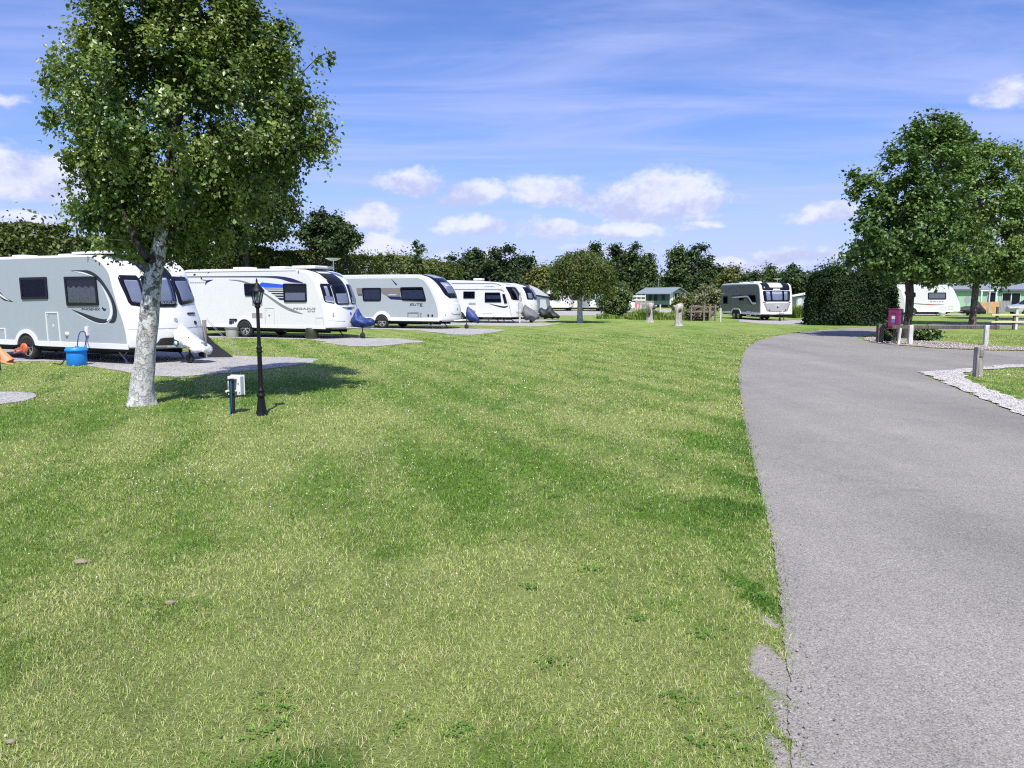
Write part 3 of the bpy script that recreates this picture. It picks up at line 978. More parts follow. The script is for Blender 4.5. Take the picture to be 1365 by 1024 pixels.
def make_daisies():
    cent = [(G(px, py), r, n) for px, py, r, n in [(230, 650, .9, 90), (300, 640, .7, 60), (330, 660, .6, 40), (520, 655, 1.4, 60), (640, 610, 2.5, 120), (380, 445, 2.2, 260), (440, 690, .8, 40), (500, 780, .7, 9), (380, 985, .5, 6), (20, 990, .3, 2), (720, 640, 1.5, 60), (880, 520, 3, 110), (700, 520, 3.5, 160), (1330, 500, 1.2, 90), (560, 500, 3, 120), (240, 790, 1.2, 12)]]
    X = np.concatenate([RNG.normal(c.x, r * .7, n) for c, r, n in cent]); Y = np.concatenate([RNG.normal(c.y, r * .7, n) for c, r, n in cent])
    ex = np.zeros(len(X), bool)
    for p in EXC: ex |= inside(X, Y, p)
    X, Y = X[~ex], Y[~ex]
    n = len(X)
    s = RNG.uniform(.0035, .0065, n) * np.clip(Y / 9, .7, 1.6)
    k = 6
    a = np.arange(k) / k * 2 * np.pi
    tl = RNG.normal(0, .35, (n, 2))
    V = np.zeros((n, k + 1, 3))
    V[:, :k, 0] = X[:, None] + np.cos(a)[None] * s[:, None]; V[:, :k, 1] = Y[:, None] + np.sin(a)[None] * s[:, None]
    zz = RNG.uniform(.03, .05, n)
    V[:, :k, 2] = zz[:, None] + s[:, None] * (np.cos(a)[None] * tl[:, :1] + np.sin(a)[None] * tl[:, 1:])
    V[:, k] = np.stack([X, Y, zz + s * .5], 1)
    f = np.array([(i, (i + 1) % k, k) for i in range(k)]).ravel()
    Fl = ((np.arange(n) * (k + 1))[:, None] + f[None]).ravel()
    m = rnd_mat('white_clover', (0.6, 0.6, 0.5), (0.85, 0.85, 0.82))
    o = np_mesh('daisies', V.reshape(-1, 3), Fl, np.full(n * k, 3), m, attr={'rnd': np.repeat(RNG.random(n), k)})
    tag(o, 'tiny white clover and daisy flowers scattered in the lawn', 'flowers', kind='stuff')


make_daisies()


def make_clover():
    """low broad leaved weeds and clover in loose patches"""
    P_ = [(G(430, 1005), .34, 420), (G(975, 676), .34, 500), (G(985, 640), .3, 300), (G(700, 940), .5, 260), (G(250, 880), .5, 260), (G(860, 780), .5, 300), (G(560, 760), .8, 420), (G(150, 800), .6, 320), (G(760, 640), 1.0, 420), (G(330, 700), 1.0, 450), (G(1000, 830), .2, 160), (G(910, 1000), .15, 60)]
    X, Y = [], []
    for c, r, n in P_:
        for k in range(max(2, n // 80)):
            cx, cy, m, rr = RNG.normal(c.x, r), RNG.normal(c.y, r), int(RNG.integers(4, 34)), RNG.uniform(.015, .07)
            X.append(RNG.normal(cx, rr, m)); Y.append(RNG.normal(cy, rr, m))
    X, Y = np.concatenate(X), np.concatenate(Y)
    ex = np.zeros(len(X), bool)
    for p in EXC: ex |= inside(X, Y, p)
    X, Y = X[~ex], Y[~ex]
    n = len(X)
    s = RNG.uniform(.006, .012, n); zz = RNG.uniform(.008, .02, n); a0 = RNG.uniform(0, 6.28, n)
    V = np.empty((n, 3, 4, 3))
    for k in range(3):
        a = a0 + k * 2.094
        dx, dy = np.cos(a), np.sin(a)
        for j, (u, v, h) in enumerate(((0, 0, 0), (.8, .5, .25), (1.5, 0, .1), (.8, -.5, .25))):
            V[:, k, j, 0] = X + (dx * u - dy * v) * s; V[:, k, j, 1] = Y + (dy * u + dx * v) * s; V[:, k, j, 2] = zz + h * s
    Fl = (np.arange(n * 3) * 4)[:, None] + np.array([[0, 1, 2, 3]])
    m = leaf_mat('clover_leaf', (0.09, 0.20, 0.03), (0.17, 0.31, 0.06), .3, .7, .15)
    o = np_mesh('clover', V.reshape(-1, 3), Fl.ravel(), np.full(n * 3, 4), m, attr={'rnd': np.repeat(RNG.random(n), 3)})
    tag(o, 'low clover and broad leaved weeds growing through the lawn', 'clover', kind='stuff')


make_clover()

scatter_stones('gravel', [[(1.2, 2), (7, 2), (8.0, 9), (7.2, 12), (3.9, 12), (2.4, 8)]], 900, .0018, .0048, M_STONE_D, 'small loose grit lying on the tarmac', 0.008)
# ------------------------------------------------------------------ vegetation
def leaf_cloud(name, pos, size, m, parent, up=0.35, aspect=0.7, out_c=None, droop=0.0, rnd=None, loc=None):
    """many small folded leaves, one mesh"""
    n = len(pos)
    nrm = RNG.normal(0, 1, (n, 3))
    nrm[:, 2] = np.abs(nrm[:, 2]) * 0.8 + up
    if out_c is not None:
        o_ = pos - out_c
        o_ /= (np.linalg.norm(o_, axis=1, keepdims=True) + 1e-6)
        nrm += o_ * 0.6
    nrm /= np.linalg.norm(nrm, axis=1, keepdims=True)
    t = RNG.normal(0, 1, (n, 3)); t[:, 2] -= droop
    t -= nrm * (t * nrm).sum(1, keepdims=True)
    t /= (np.linalg.norm(t, axis=1, keepdims=True) + 1e-9)
    s = np.cross(nrm, t)
    sz = (size * RNG.uniform(.6, 1.35, n))[:, None]
    V = np.empty((n, 4, 3), np.float32)
    fold = nrm * sz * RNG.uniform(.05, .28, n)[:, None]
    V[:, 0] = pos - t * sz * .5
    V[:, 1] = pos + s * sz * .5 * aspect + fold - t * sz * .08
    V[:, 2] = pos + t * sz * .5
    V[:, 3] = pos - s * sz * .5 * aspect + fold - t * sz * .08
    F_ = ((np.arange(n) * 4)[:, None] + np.array([[0, 1, 2, 0, 2, 3]])).ravel()
    r = RNG.random(n) if rnd is None else np.clip(rnd + RNG.normal(0, .18, n), 0, 1)
    return np_mesh(name, V.reshape(-1, 3), F_, np.full(n * 2, 3), m, parent, attr={'rnd': np.repeat(r, 2)}, loc=loc)


def branch_mesh(nodes, parents, radii, name, m, parent, n=6):
    mb_v, mb_f = [], []
    ang = np.arange(n) / n * 2 * np.pi
    for i, p in enumerate(parents):
        if p < 0: continue
        a, b = nodes[p], nodes[i]
        d = b - a
        L_ = np.linalg.norm(d)
        if L_ < 1e-4: continue
        d = d / L_
        u = np.cross(d, [0.3, 0.9, 0.1]); u /= np.linalg.norm(u) + 1e-9
        w = np.cross(d, u)
        ra, rb = min(radii[p], radii[i] * 1.6), radii[i]
        if p in TRUNK_SET: ra = min(radii[p], radii[i] * 1.35)
        base = len(mb_v)
        for q, r in ((a - d * ra * .15, ra), (b + d * rb * .15, rb)):
            for k in ang: mb_v.append(q + (u * math.cos(k) + w * math.sin(k)) * r)
        for k in range(n):
            k2 = (k + 1) % n
            mb_f.append((base + k, base + k2, base + n + k2, base + n + k))
    flat = [i for f in mb_f for i in f]
    return np_mesh(name, np.array(mb_v), flat, [4] * len(mb_f), m, parent, smooth=True)


TRUNK_SET = set()


def clumps_in(ells, n, surf=0.55, seed=0, zmin=None):
    """clump centres spread through a union of ellipsoids, biased to the outside"""
    rng = np.random.default_rng(seed)
    E = np.array(ells, float)
    vol = E[:, 3] * E[:, 4] * E[:, 5]
    pk = rng.choice(len(E), n, p=(vol ** .8) / (vol ** .8).sum())
    dirs = rng.normal(0, 1, (n, 3)); dirs /= np.linalg.norm(dirs, axis=1, keepdims=True)
    rad = np.where(rng.random(n) < surf, rng.uniform(.78, 1.0, n), rng.uniform(.2, .85, n) ** .6)
    c = E[pk, :3] + dirs * rad[:, None] * E[pk, 3:]
    if zmin is not None: c[:, 2] = np.maximum(c[:, 2], zmin + rng.random(n) * .25)
    return c


def tree(name, label, base, trunk, ells, n_cl, n_leaf, cl_r, leaf, leafm, barkm, r0=0.15, group=None, seed=1, surf=.55, aspect=.7, up=.35, droop=0.0, squash=.75, cat='tree', tip=0.0, tube_n=6, stretch=None, zmin=None, extra=()):
    """trunk: list of world points from the ground up; ells: (x,y,z,rx,ry,rz) in world space"""
    global TRUNK_SET
    B = np.array(base)
    root = thing(name, label, cat, tuple(base), 0, group)
    rng = np.random.default_rng(seed)
    nodes = [np.array(p, float) - B for p in trunk]
    par = [-1] + list(range(len(nodes) - 1))
    TRUNK_SET = set(range(len(nodes)))
    nt_ = len(nodes)
    C = clumps_in([(e[0] - B[0], e[1] - B[1], e[2] - B[2], e[3], e[4], e[5]) for e in ells], n_cl, surf, seed, zmin)
    if len(extra): C = np.vstack([C, np.array(extra) - B]); n_cl = len(C)
    order = np.argsort(np.linalg.norm(C - nodes[-1], axis=1))
    ends = []
    for ci in order:
        c = C[ci]
        A = np.array(nodes)
        dv = c - A
        dist = np.linalg.norm(dv, axis=1) + np.maximum(0, A[:, 2] - c[2]) * .8
        dist[0] = 1e9
        if nt_ > 3: dist[1] += 3
        j = int(np.argmin(dist))
        L_ = np.linalg.norm(c - A[j])
        steps = max(1, int(L_ / 0.55))
        prev = j
        for s in range(1, steps + 1):
            t = s / steps
            q = A[j] * (1 - t) + c * t + rng.normal(0, .06, 3) * L_ * (0 if s == steps else 1) + np.array([0, 0, -.12 * L_ * math.sin(math.pi * t) * (1 if c[2] < A[j][2] + .5 * L_ else -.3)])
            nodes.append(q); par.append(prev); prev = len(nodes) - 1
        ends.append(prev)
    cnt = np.zeros(len(nodes)); cnt[ends] = 1
    for i in range(len(nodes) - 1, 0, -1):
        if par[i] >= 0: cnt[par[i]] += cnt[i]
    mx = max(cnt[0], 1)
    rad = r0 * np.maximum(cnt / mx, 1e-4) ** .48
    rad = np.maximum(rad, r0 * .035)
    # trunk keeps its own taper
    for i in range(nt_): rad[i] = max(rad[i], r0 * (1 - .55 * i / max(1, nt_ - 1)))
    rad[0] = r0 * 1.25
    branch_mesh(np.array(nodes), par, rad, 'trunk', barkm, root, tube_n)
    per = n_leaf // n_cl
    st = np.array(stretch if stretch is not None else (1, 1, squash))
    offs = rng.normal(0, 1, (n_cl, per, 3))
    offs *= (np.minimum(np.abs(rng.normal(0, .62, (n_cl, per, 1))), 1.15) + .15) / (np.linalg.norm(offs, axis=2, keepdims=True) + 1e-6)
    rr = cl_r * rng.uniform(.6, 1.3, (n_cl, 1, 1))
    pos = C[:, None, :] + offs * rr * st
    if tip > 0:  # hanging sprays
        pos[:, :, 2] -= np.abs(rng.normal(0, tip, (n_cl, per))) * rng.uniform(.3, 1, (n_cl, 1))
    tone = np.repeat(rng.uniform(.15, .85, n_cl), per)
    pos = pos.reshape(-1, 3)
    pos = pos[pos[:, 2] > 0.08]
    tone = tone[:len(pos)]
    cc = np.mean([[e[0] - B[0], e[1] - B[1], e[2] - B[2]] for e in ells], axis=0)
    leaf_cloud('crown', pos, leaf, leafm, root, up, aspect, cc, droop, tone)
    return root


L_BIRCH = leaf_mat('birch_leaf', (0.046, 0.098, 0.014), (0.275, 0.36, 0.095), .30, .36, .5)
L_OAK = leaf_mat('oak_leaf', (0.046, 0.101, 0.021), (0.146, 0.233, 0.051), .25, .45, .4)
L_OAK2 = leaf_mat('light_oak_leaf', (0.063, 0.127, 0.026), (0.196, 0.281, 0.064), .25, .45, .4)
L_HEDGE = leaf_mat('hawthorn_leaf', (0.060, 0.090, 0.022), (0.150, 0.180, 0.050), .24, .5, .3)
L_DARK = leaf_mat('dark_foliage', (0.026, 0.054, 0.018), (0.075, 0.113, 0.036), .2, .5, .3)
L_MID = leaf_mat('mid_foliage', (0.043, 0.080, 0.024), (0.118, 0.164, 0.050), .22, .5, .3)
L_OLIVE = leaf_mat('olive_foliage', (0.084, 0.104, 0.027), (0.194, 0.211, 0.059), .25, .5, .3)
L_CONIF = leaf_mat('cypress_foliage', (0.014, 0.033, 0.013), (0.051, 0.078, 0.033), .08, .8, .08)
L_REED = leaf_mat('reed_leaf', (0.15, 0.23, 0.04), (0.28, 0.36, 0.09), .35, .5, .3)
L_PALE = leaf_mat('pale_shrub_leaf', (0.108, 0.120, 0.054), (0.288, 0.300, 0.156), .25, .5, .3)
L_SHRUB = leaf_mat('green_shrub_leaf', (0.037, 0.081, 0.019), (0.112, 0.181, 0.044), .25, .4, .45)
L_DEAD = leaf_mat('dead_twigs', (0.10, 0.075, 0.055), (0.26, 0.21, 0.165), .05, .8, .2)


def E(px, py, Y, rpx, rpz, ry=None):
    """ellipsoid measured on the photo at distance Y -> world metres"""
    c = P(px, py, Y)
    k = Y / F
    return (c.x, Y, c.z, rpx * k, (rpx * k if ry is None else ry), rpz * k)


# --- the birch in front
YB = 11.1
bt = [P(188, 541, YB), P(190, 510, YB), P(195, 460, YB), P(200, 410, YB), P(204, 372, YB + .03), P(209, 348, YB + .06), P(214, 322, YB + .1), P(219, 290, YB + .12), P(226, 240, YB + .1), P(232, 170, YB + .05), P(236, 80, YB), P(238, -120, YB), P(236, -330, YB)]
base = G(188, 541); base.y = YB


def birch():
    B = Vector((bt[0].x, YB, 0.0))
    root = thing('birch_tree', 'birch tree with pale peeling trunk on the lawn in front of the grey caravan', 'tree', B)
    global TRUNK_SET
    ells = [E(252, 150, YB, 160, 130, 1.7), E(240, 10, YB, 120, 120, 1.5), E(236, -110, YB, 120, 130, 1.6), E(232, -270, YB, 125, 140, 1.4), E(232, -400, YB, 80, 80, .9), E(320, -150, YB, 80, 110, 1.1), E(240, 262, YB + .6, 112, 60, 1.0), E(382, 135, YB, 50, 72, .9), E(128, 115, YB, 46, 70, .85), E(345, 205, YB, 54, 50, .85), E(150, 215, YB, 55, 55, .8), E(180, 300, YB + .7, 59, 34, .7), E(225, 318, YB + .8, 51, 21, .55), E(140, 275, YB + .5, 38, 29, .6), E(278, 278, YB + .6, 48, 30, .65), E(340, 40, YB, 55, 60, .8)]
    n_cl = 960
    C = clumps_in([(e[0] - B.x, e[1] - B.y, e[2], e[3], e[4], e[5]) for e in ells], n_cl, .50, 12)
    # outlying sprays seen against the sky
    ex = []
    for px, py in [(433, 190), (440, 165), (437, 205), (425, 75), (440, 70), (72, 62), (60, 95), (58, 108), (92, 240), (108, 270), (70, 150), (430, 130), (447, 182), (100, 40), (395, 45), (130, 318), (118, 290), (388, 30)]:
        q = P(px, py, YB + RNG.uniform(-.4, .4)); ex.append([q.x - B.x, q.y - B.y, q.z])
    nx = len(ex)
    C = np.vstack([C, np.array(ex)])
    nodes = [np.array(p - B) for p in bt]
    par = [-1] + list(range(len(nodes) - 1))
    n0 = len(nodes)
    # the big limb forking to the left
    fk = [np.array(P(x, y, YB - .12) - B) for x, y in [(197, 345), (189, 335), (181, 322), (168, 290), (150, 250)]]
    for i, q in enumerate(fk):
        nodes.append(q); par.append(5 if i == 0 else len(nodes) - 2)
    n1 = len(nodes)
    order = np.argsort(np.min(np.linalg.norm(C[:, None] - np.array(nodes)[None, 6:], axis=2), axis=1))
    ends = []
    for ci in order:
        c = C[ci]; A = np.array(nodes)
        dist = np.linalg.norm(c - A, axis=1) + np.maximum(0, A[:, 2] - c[2] + .1) * 1.2
        dist[:6] = 1e9
        j = int(np.argmin(dist)); L_ = np.linalg.norm(c - A[j])
        steps = max(1, int(L_ / .4)); prev = j
        for s in range(1, steps + 1):
            t = s / steps
            q = A[j] * (1 - t) + c * t + (RNG.normal(0, .05, 3) * L_ if s < steps else 0) + np.array([0, 0, .16 * L_ * math.sin(math.pi * t)])
            nodes.append(q); par.append(prev); prev = len(nodes) - 1
        ends.append(prev)
    cnt = np.zeros(len(nodes)); cnt[ends] = 1
    for i in range(len(nodes) - 1, 0, -1): cnt[par[i]] += cnt[i]
    rad = .16 * np.maximum(cnt / cnt[0], 1e-5) ** .5
    rad = np.maximum(rad, .0045)
    tr = [.175, .162, .142, .128, .122, .118, .10, .088, .075, .06, .045, .03, .015]
    for i in range(n0): rad[i] = tr[i]
    for i, r in enumerate([.062, .055, .05, .042, .03]): rad[n0 + i] = r
    # the stem itself: one smooth irregular column
    mb = MB()
    path = catmull([Vector(nodes[i]) for i in range(9)], 6)
    rr = np.interp(np.linspace(0, 8, len(path)), range(9), tr[:9])
    n = 22
    vs, fs = [], []
    for i, p in enumerate(path):
        for k in range(n):
            a = 2 * math.pi * k / n
            fl = (1 + .30 * max(0, 1 - p.z / .22) ** 2 * (0.75 + .25 * math.sin(3 * a + 1)))
            w = 1 + .035 * math.sin(a * 2 + p.z * 5) + .03 * math.sin(a * 5 - p.z * 11) + random.uniform(-.018, .018)
            vs.append((p.x + math.cos(a) * rr[i] * fl * w, p.y + math.sin(a) * rr[i] * fl * w, p.z - (.03 if i == 0 else 0)))
    for i in range(len(path) - 1):
        for k in range(n):
            a, b = i * n + k, i * n + (k + 1) % n
            fs.append((a, b, b + n, a + n))
    mb.add(vs, fs, True)
    t = mb.build('trunk', M_BIRCH, root)
    TRUNK_SET = set()
    P2 = [(-1 if (i < 9) else p) for i, p in enumerate(par)]
    branch_mesh(np.array(nodes), P2, rad, 'branches', M_BARK_D, root, 6)
    per = 190
    nc = len(C)
    offs = RNG.normal(0, 1, (nc, per, 3))
    offs *= (np.abs(RNG.normal(0, .6, (nc, per, 1))) + .1) / np.linalg.norm(offs, axis=2, keepdims=True)
    sz = RNG.uniform(.12, .32, (nc, 1, 1)); sz[-nx:] = .12
    pos = C[:, None] + offs * sz * np.array([1, 1, .85])
    pos[:, :, 2] -= np.abs(RNG.normal(0, .13, (nc, per)))
    keep = np.ones((nc, per), bool); keep[-nx:, 50:] = False
    tone = np.repeat(RNG.uniform(-.05, .95, nc)[:, None], per, 1)
    pos, tone = pos[keep], tone[keep]
    leaf_cloud('crown', pos, .060, L_BIRCH, root, .35, .78, np.array([.7, 0, 4.2]), .7, tone)


birch()


def std_tree(name, label, px, py_top, py_bot, half, Y, leafm, barkm=M_BARK_D, n_cl=60, n_leaf=9000, leaf=.3, seed=1, shape='round', group='trees beyond the caravans', squash=.75, r0=None, surf=.55, base_z=0.0, cl=None, depth=None):
    """background tree measured on the photo: crown spans px +- half, py_top..py_bot at distance Y"""
    k = Y / F
    b = P(px, 396, Y)
    zt, zb = P(px, py_top, Y).z, max(P(px, py_bot, Y).z, .3)
    rx = half * k
    rng = random.Random(seed)
    ry = (depth or 1) * rx
    h = zt - zb
    if shape == 'round':
        ells = [(b.x, Y, zb + h * .45, rx * .9, ry * .9, h * .45), (b.x + rng.uniform(-.2, .2) * rx, Y, zb + h * .7, rx * .62, ry * .62, h * .30), (b.x - .5 * rx, Y - .2 * ry, zb + h * rng.uniform(.35, .55), rx * .5, ry * .5, h * .28), (b.x + .5 * rx, Y + .1 * ry, zb + h * rng.uniform(.3, .6), rx * .5, ry * .5, h * .28)]
    elif shape == 'tall':
        ells = [(b.x, Y, zb + h * .35, rx * .9, ry * .9, h * .36), (b.x + rng.uniform(-.1, .1) * rx, Y, zb + h * .65, rx * .6, ry * .6, h * .28), (b.x + rng.uniform(-.1, .1) * rx, Y, zb + h * .85, rx * .32, ry * .32, h * .16)]
    else:
        ells = [(b.x, Y, zb + h * .5, rx, ry, h * .5)]
    zl = zb + h * .25
    trunk = [Vector((b.x, Y, base_z)), Vector((b.x + .02 * h, Y, base_z + (zl) * .4)), Vector((b.x - .01 * h, Y, max(zl * .75, .2))), Vector((b.x, Y, zl + h * .2)), Vector((b.x + .02 * h, Y, zl + h * .4))]
    return tree(name, label, (b.x, Y, base_z), trunk, ells, n_cl, n_leaf, (cl or rx * .34), leaf, leafm, barkm, r0 or max(.08, rx * .07), group, seed, surf, squash=squash, tube_n=5)


TB = 'trees rising behind the long hedge'
std_tree('ash_tree', 'open crowned ash tree behind the hedge, right beside the birch crown', 330, 222, 330, 72, 47, L_MID, n_cl=110, n_leaf=24000, leaf=.21, seed=3, group=TB, cl=.85)
std_tree('hawthorn_tree', 'dark rounded windswept tree rising above the hedge', 438, 283, 342, 40, 52, L_DARK, n_cl=90, n_leaf=14000, leaf=.22, seed=4, group=TB, cl=.5)
std_tree('sapling', 'thin sparse sapling poking above the end of the hedge', 557, 308, 358, 11, 62, L_MID, n_cl=16, n_leaf=420, leaf=.24, seed=5, shape='oval', group=TB, cl=.32, r0=.05)
TC = 'dark trees behind the farther caravans'
for i, (px, top, half, Y, lab) in enumerate([
        (604, 340, 26, 84, 'dark broad tree at the end of the hedge above the silver grey caravan'),
        (634, 333, 30, 90, 'dark broad tree above the white caravan with the narrow window band'),
        (664, 327, 27, 86, 'tallest of the dark trees above the row of caravan roofs'),
        (694, 340, 24, 92, 'dark tree sloping down beside the weeping birch'),
        (722, 354, 22, 88, 'low olive green tree just left of the weeping birch')]):
    std_tree('oak_tree', lab, px, top, 412, half, Y, (L_DARK if i < 4 else L_OLIVE), n_cl=80, n_leaf=11000, leaf=.34, seed=20 + i, group=TC, cl=.95)
TD = 'tall trees behind the green lodge'
for i, (px, top, half, Y, shp, lf, lab) in enumerate([
        (748, 352, 26, 125, 'round', L_DARK, 'dark tree directly behind the weeping birch'),
        (795, 319, 22, 128, 'tall', L_DARK, 'tall pointed poplar behind the weeping birch'),
        (822, 323, 20, 132, 'tall', L_DARK, 'tall poplar second from the weeping birch'),
        (846, 325, 17, 130, 'tall', L_MID, 'tall airy poplar above the dark round bush'),
        (863, 342, 12, 126, 'tall', L_MID, 'slender birch in the gap between the tall tree groups'),
        (902, 327, 17, 128, 'tall', L_MID, 'tall airy birch rising behind the green lodge roof'),
        (926, 326, 25, 134, 'round', L_DARK, 'broad dark tree standing right behind the green lodge'),
        (950, 345, 22, 130, 'round', L_DARK, 'lower dark tree beside the broad one behind the lodge'),
        (878, 368, 26, 136, 'round', L_DARK, 'low dark tree filling the gap left of the lodge'),
        (835, 372, 34, 138, 'round', L_DARK, 'low spreading tree behind the round bush')]):
    std_tree('poplar_tree' if shp == 'tall' else 'woodland_tree', lab, px, top, 408, half, Y, lf, n_cl=70, n_leaf=9000, leaf=.42, seed=40 + i, shape=shp, group=TD, cl=1.15 if shp == 'tall' else 1.4)
TE = 'low tree line behind the dark grey caravan'
for i, (px, top, half, Y, lf, lab) in enumerate([
        (976, 353, 20, 120, L_OLIVE, 'pale olive tree above the rear roof of the dark grey caravan'),
        (1000, 362, 22, 115, L_DARK, 'dark low tree above the middle of the dark grey caravan roof'),
        (1021, 356, 15, 122, L_MID, 'greyish green tree between two dark ones behind the dark grey caravan'),
        (1057, 353, 24, 110, L_DARK, 'dark round tree between the dark grey caravan and the cypress hedge'),
        (1090, 362, 20, 112, L_DARK, 'dark tree behind the left end of the cypress hedge')]):
    std_tree('woodland_tree', lab, px, top, 410, half, Y, lf, n_cl=60, n_leaf=8000, leaf=.36, seed=60 + i, group=TE, cl=1.1)
TF = 'dark trees behind the mint green homes'
for i, (px, top, half, Y, lf, lab) in enumerate([
        (1230, 352, 40, 125, L_DARK, 'dark tree behind the white caravan beneath the oak'),
        (1300, 350, 38, 120, L_DARK, 'dark tree behind the roof of the mint green homes'),
        (1350, 345, 40, 118, L_DARK, 'dark tree above the mint green homes at the photo edge'),
        (1400, 340, 40, 120, L_DARK, 'dark tree beyond the homes, just outside the photo edge')]):
    std_tree('woodland_tree', lab, px, top, 405, half, Y, lf, n_cl=60, n_leaf=8000, leaf=.36, seed=80 + i, group=TF, cl=1.3)
std_tree('lime_tree', 'lighter green tree rising behind the two oaks', 1392, 180, 372, 58, 52, L_OAK2, n_cl=110, n_leaf=24000, leaf=.24, seed=90, group='trees beside the road island', cl=.9)


# --- oaks on the island
def oak(label, tr, ells, seed, n_cl, n_leaf, leaf, cl, r0, lm, bark=M_BARK_D, extra=()):
    tree('oak_tree', label, (tr[0].x, tr[0].y, 0), tr, ells, n_cl, n_leaf, cl, leaf, lm, bark, r0, 'trees beside the road island', seed, .6, aspect=.75, squash=.8, tube_n=8, extra=[tuple(P(x, y, tr[0].y + dy)) for x, y, dy in extra])


YO = 29.5
o1 = [P(1207, 452, YO), P(1209, 436, YO), P(1212, 415, YO), P(1213, 395, YO), P(1212, 378, YO), P(1215, 350, YO), P(1222, 310, YO), P(1232, 260, YO), P(1238, 210, YO)]
oak('dark oak with leaning trunk behind the pink box', o1,
    [E(1236, 245, YO, 58, 78), E(1200, 310, YO, 62, 56), E(1160, 343, YO, 30, 22, .8), E(1162, 268, YO, 22, 24, .7), E(1172, 305, YO, 26, 30, .8), E(1268, 205, YO, 34, 36), E(1255, 330, YO, 56, 44), E(1246, 185, YO, 34, 24), E(1186, 350, YO, 36, 22, 1.0), E(1148, 240, YO, 8, 10, .3), E(1215, 352, YO, 60, 20)],
    101, 300, 46000, .14, .42, .15, L_OAK, M_BARK_D, [(1137, 234, .2), (1148, 246, 0), (1141, 258, .3), (1160, 238, -.2), (1130, 352, 0), (1138, 346, .3), (1146, 300, .2), (1152, 284, -.2), (1204, 186, 0), (1221, 168, .2), (1249, 156, 0), (1268, 160, .3), (1285, 182, 0), (1180, 225, .2), (1176, 372, -.5), (1240, 378, -.6)])
YO2 = 43.5
o2 = [P(1296, 433, YO2), P(1297, 420, YO2), P(1299, 400, YO2), P(1301, 380, YO2), P(1303, 340, YO2), P(1306, 290, YO2), P(1310, 240, YO2)]
oak('sunlit oak with flared grey trunk beyond the knee rail', o2,
    [E(1305, 250, YO2, 60, 60), E(1318, 320, YO2, 74, 52), E(1362, 330, YO2, 52, 44), E(1280, 205, YO2, 38, 36), E(1340, 240, YO2, 48, 44), E(1300, 355, YO2, 66, 22), E(1350, 362, YO2, 50, 18)],
    102, 280, 46000, .185, .56, .18, L_OAK2, M_BARK)

# --- weeping birch beyond the caravans
YW = 47.0
wb = [P(773, 431, YW), P(773, 420, YW), P(773, 405, YW), P(772, 390, YW), P(773, 370, YW), P(776, 350, YW)]


def weeping():
    B = Vector((wb[0].x, YW, 0))
    root = thing('weeping_birch', 'weeping birch with drooping olive crown on the far lawn', 'tree', B)
    mb = MB()
    mb.tube([p - B for p in wb], [.22, .17, .155, .15, .14, .10], 12)
    mb.build('trunk', M_BIRCH, root)
    k = YW / F
    br = MB(); pos = []; tone = []
    top = wb[-1] - B
    for i in range(120):
        a = RNG.uniform(0, 2 * math.pi); rr = math.sqrt(RNG.uniform(.03, 1)) * 1.95
        h = top.z + RNG.uniform(-.1, .75) * (1.15 - rr / 2.6) + (.22 if i % 9 == 0 else 0)
        st = (wb[-1] - B) if i % 2 else (wb[-2] - B)
        apex = Vector((math.cos(a) * rr * .75, math.sin(a) * rr * .75, h - .1 * rr))
        end = Vector((math.cos(a) * rr, math.sin(a) * rr, h - .25 - .2 * rr))
        pth = catmull([st, st.lerp(apex, .5) + Vector((0, 0, .25)), apex, end], 4)
        br.tube(pth, [(.045 if i % 9 == 0 else .02) * (1 - .8 * j / len(pth)) + .004 for j in range(len(pth))], 5)
        if i % 9:
            for q in pth[len(pth) // 3:]:
                n = 16
                pos.append(np.array(q)[None] + RNG.normal(0, .13, (n, 3)) - np.array([0, 0, .06])); tone.append(np.full(n, RNG.uniform(.2, .9)))
        low = RNG.uniform(1.0, 2.15)
        L_ = max(.3, end.z - low)
        for s in range(int(3 + RNG.integers(0, 3))):
            ox, oy = RNG.normal(0, .16, 2)
            n = int(22 * L_)
            zz = end.z - RNG.random(n) * L_ * RNG.uniform(.7, 1)
            pos.append(np.stack([end.x + ox + RNG.normal(0, .07, n), end.y + oy + RNG.normal(0, .07, n), zz], 1))
            tone.append(np.full(n, RNG.uniform(.15, .85)))
    br.build('branches', M_BARK, root)
    pos = np.concatenate(pos)
    leaf_cloud('crown', pos, .15, leaf_mat('weeping_leaf', (0.058, 0.088, 0.020), (0.165, 0.205, 0.055), .28, .5, .3), root, .1, .5, None, 2.0, np.concatenate(tone))


weeping()


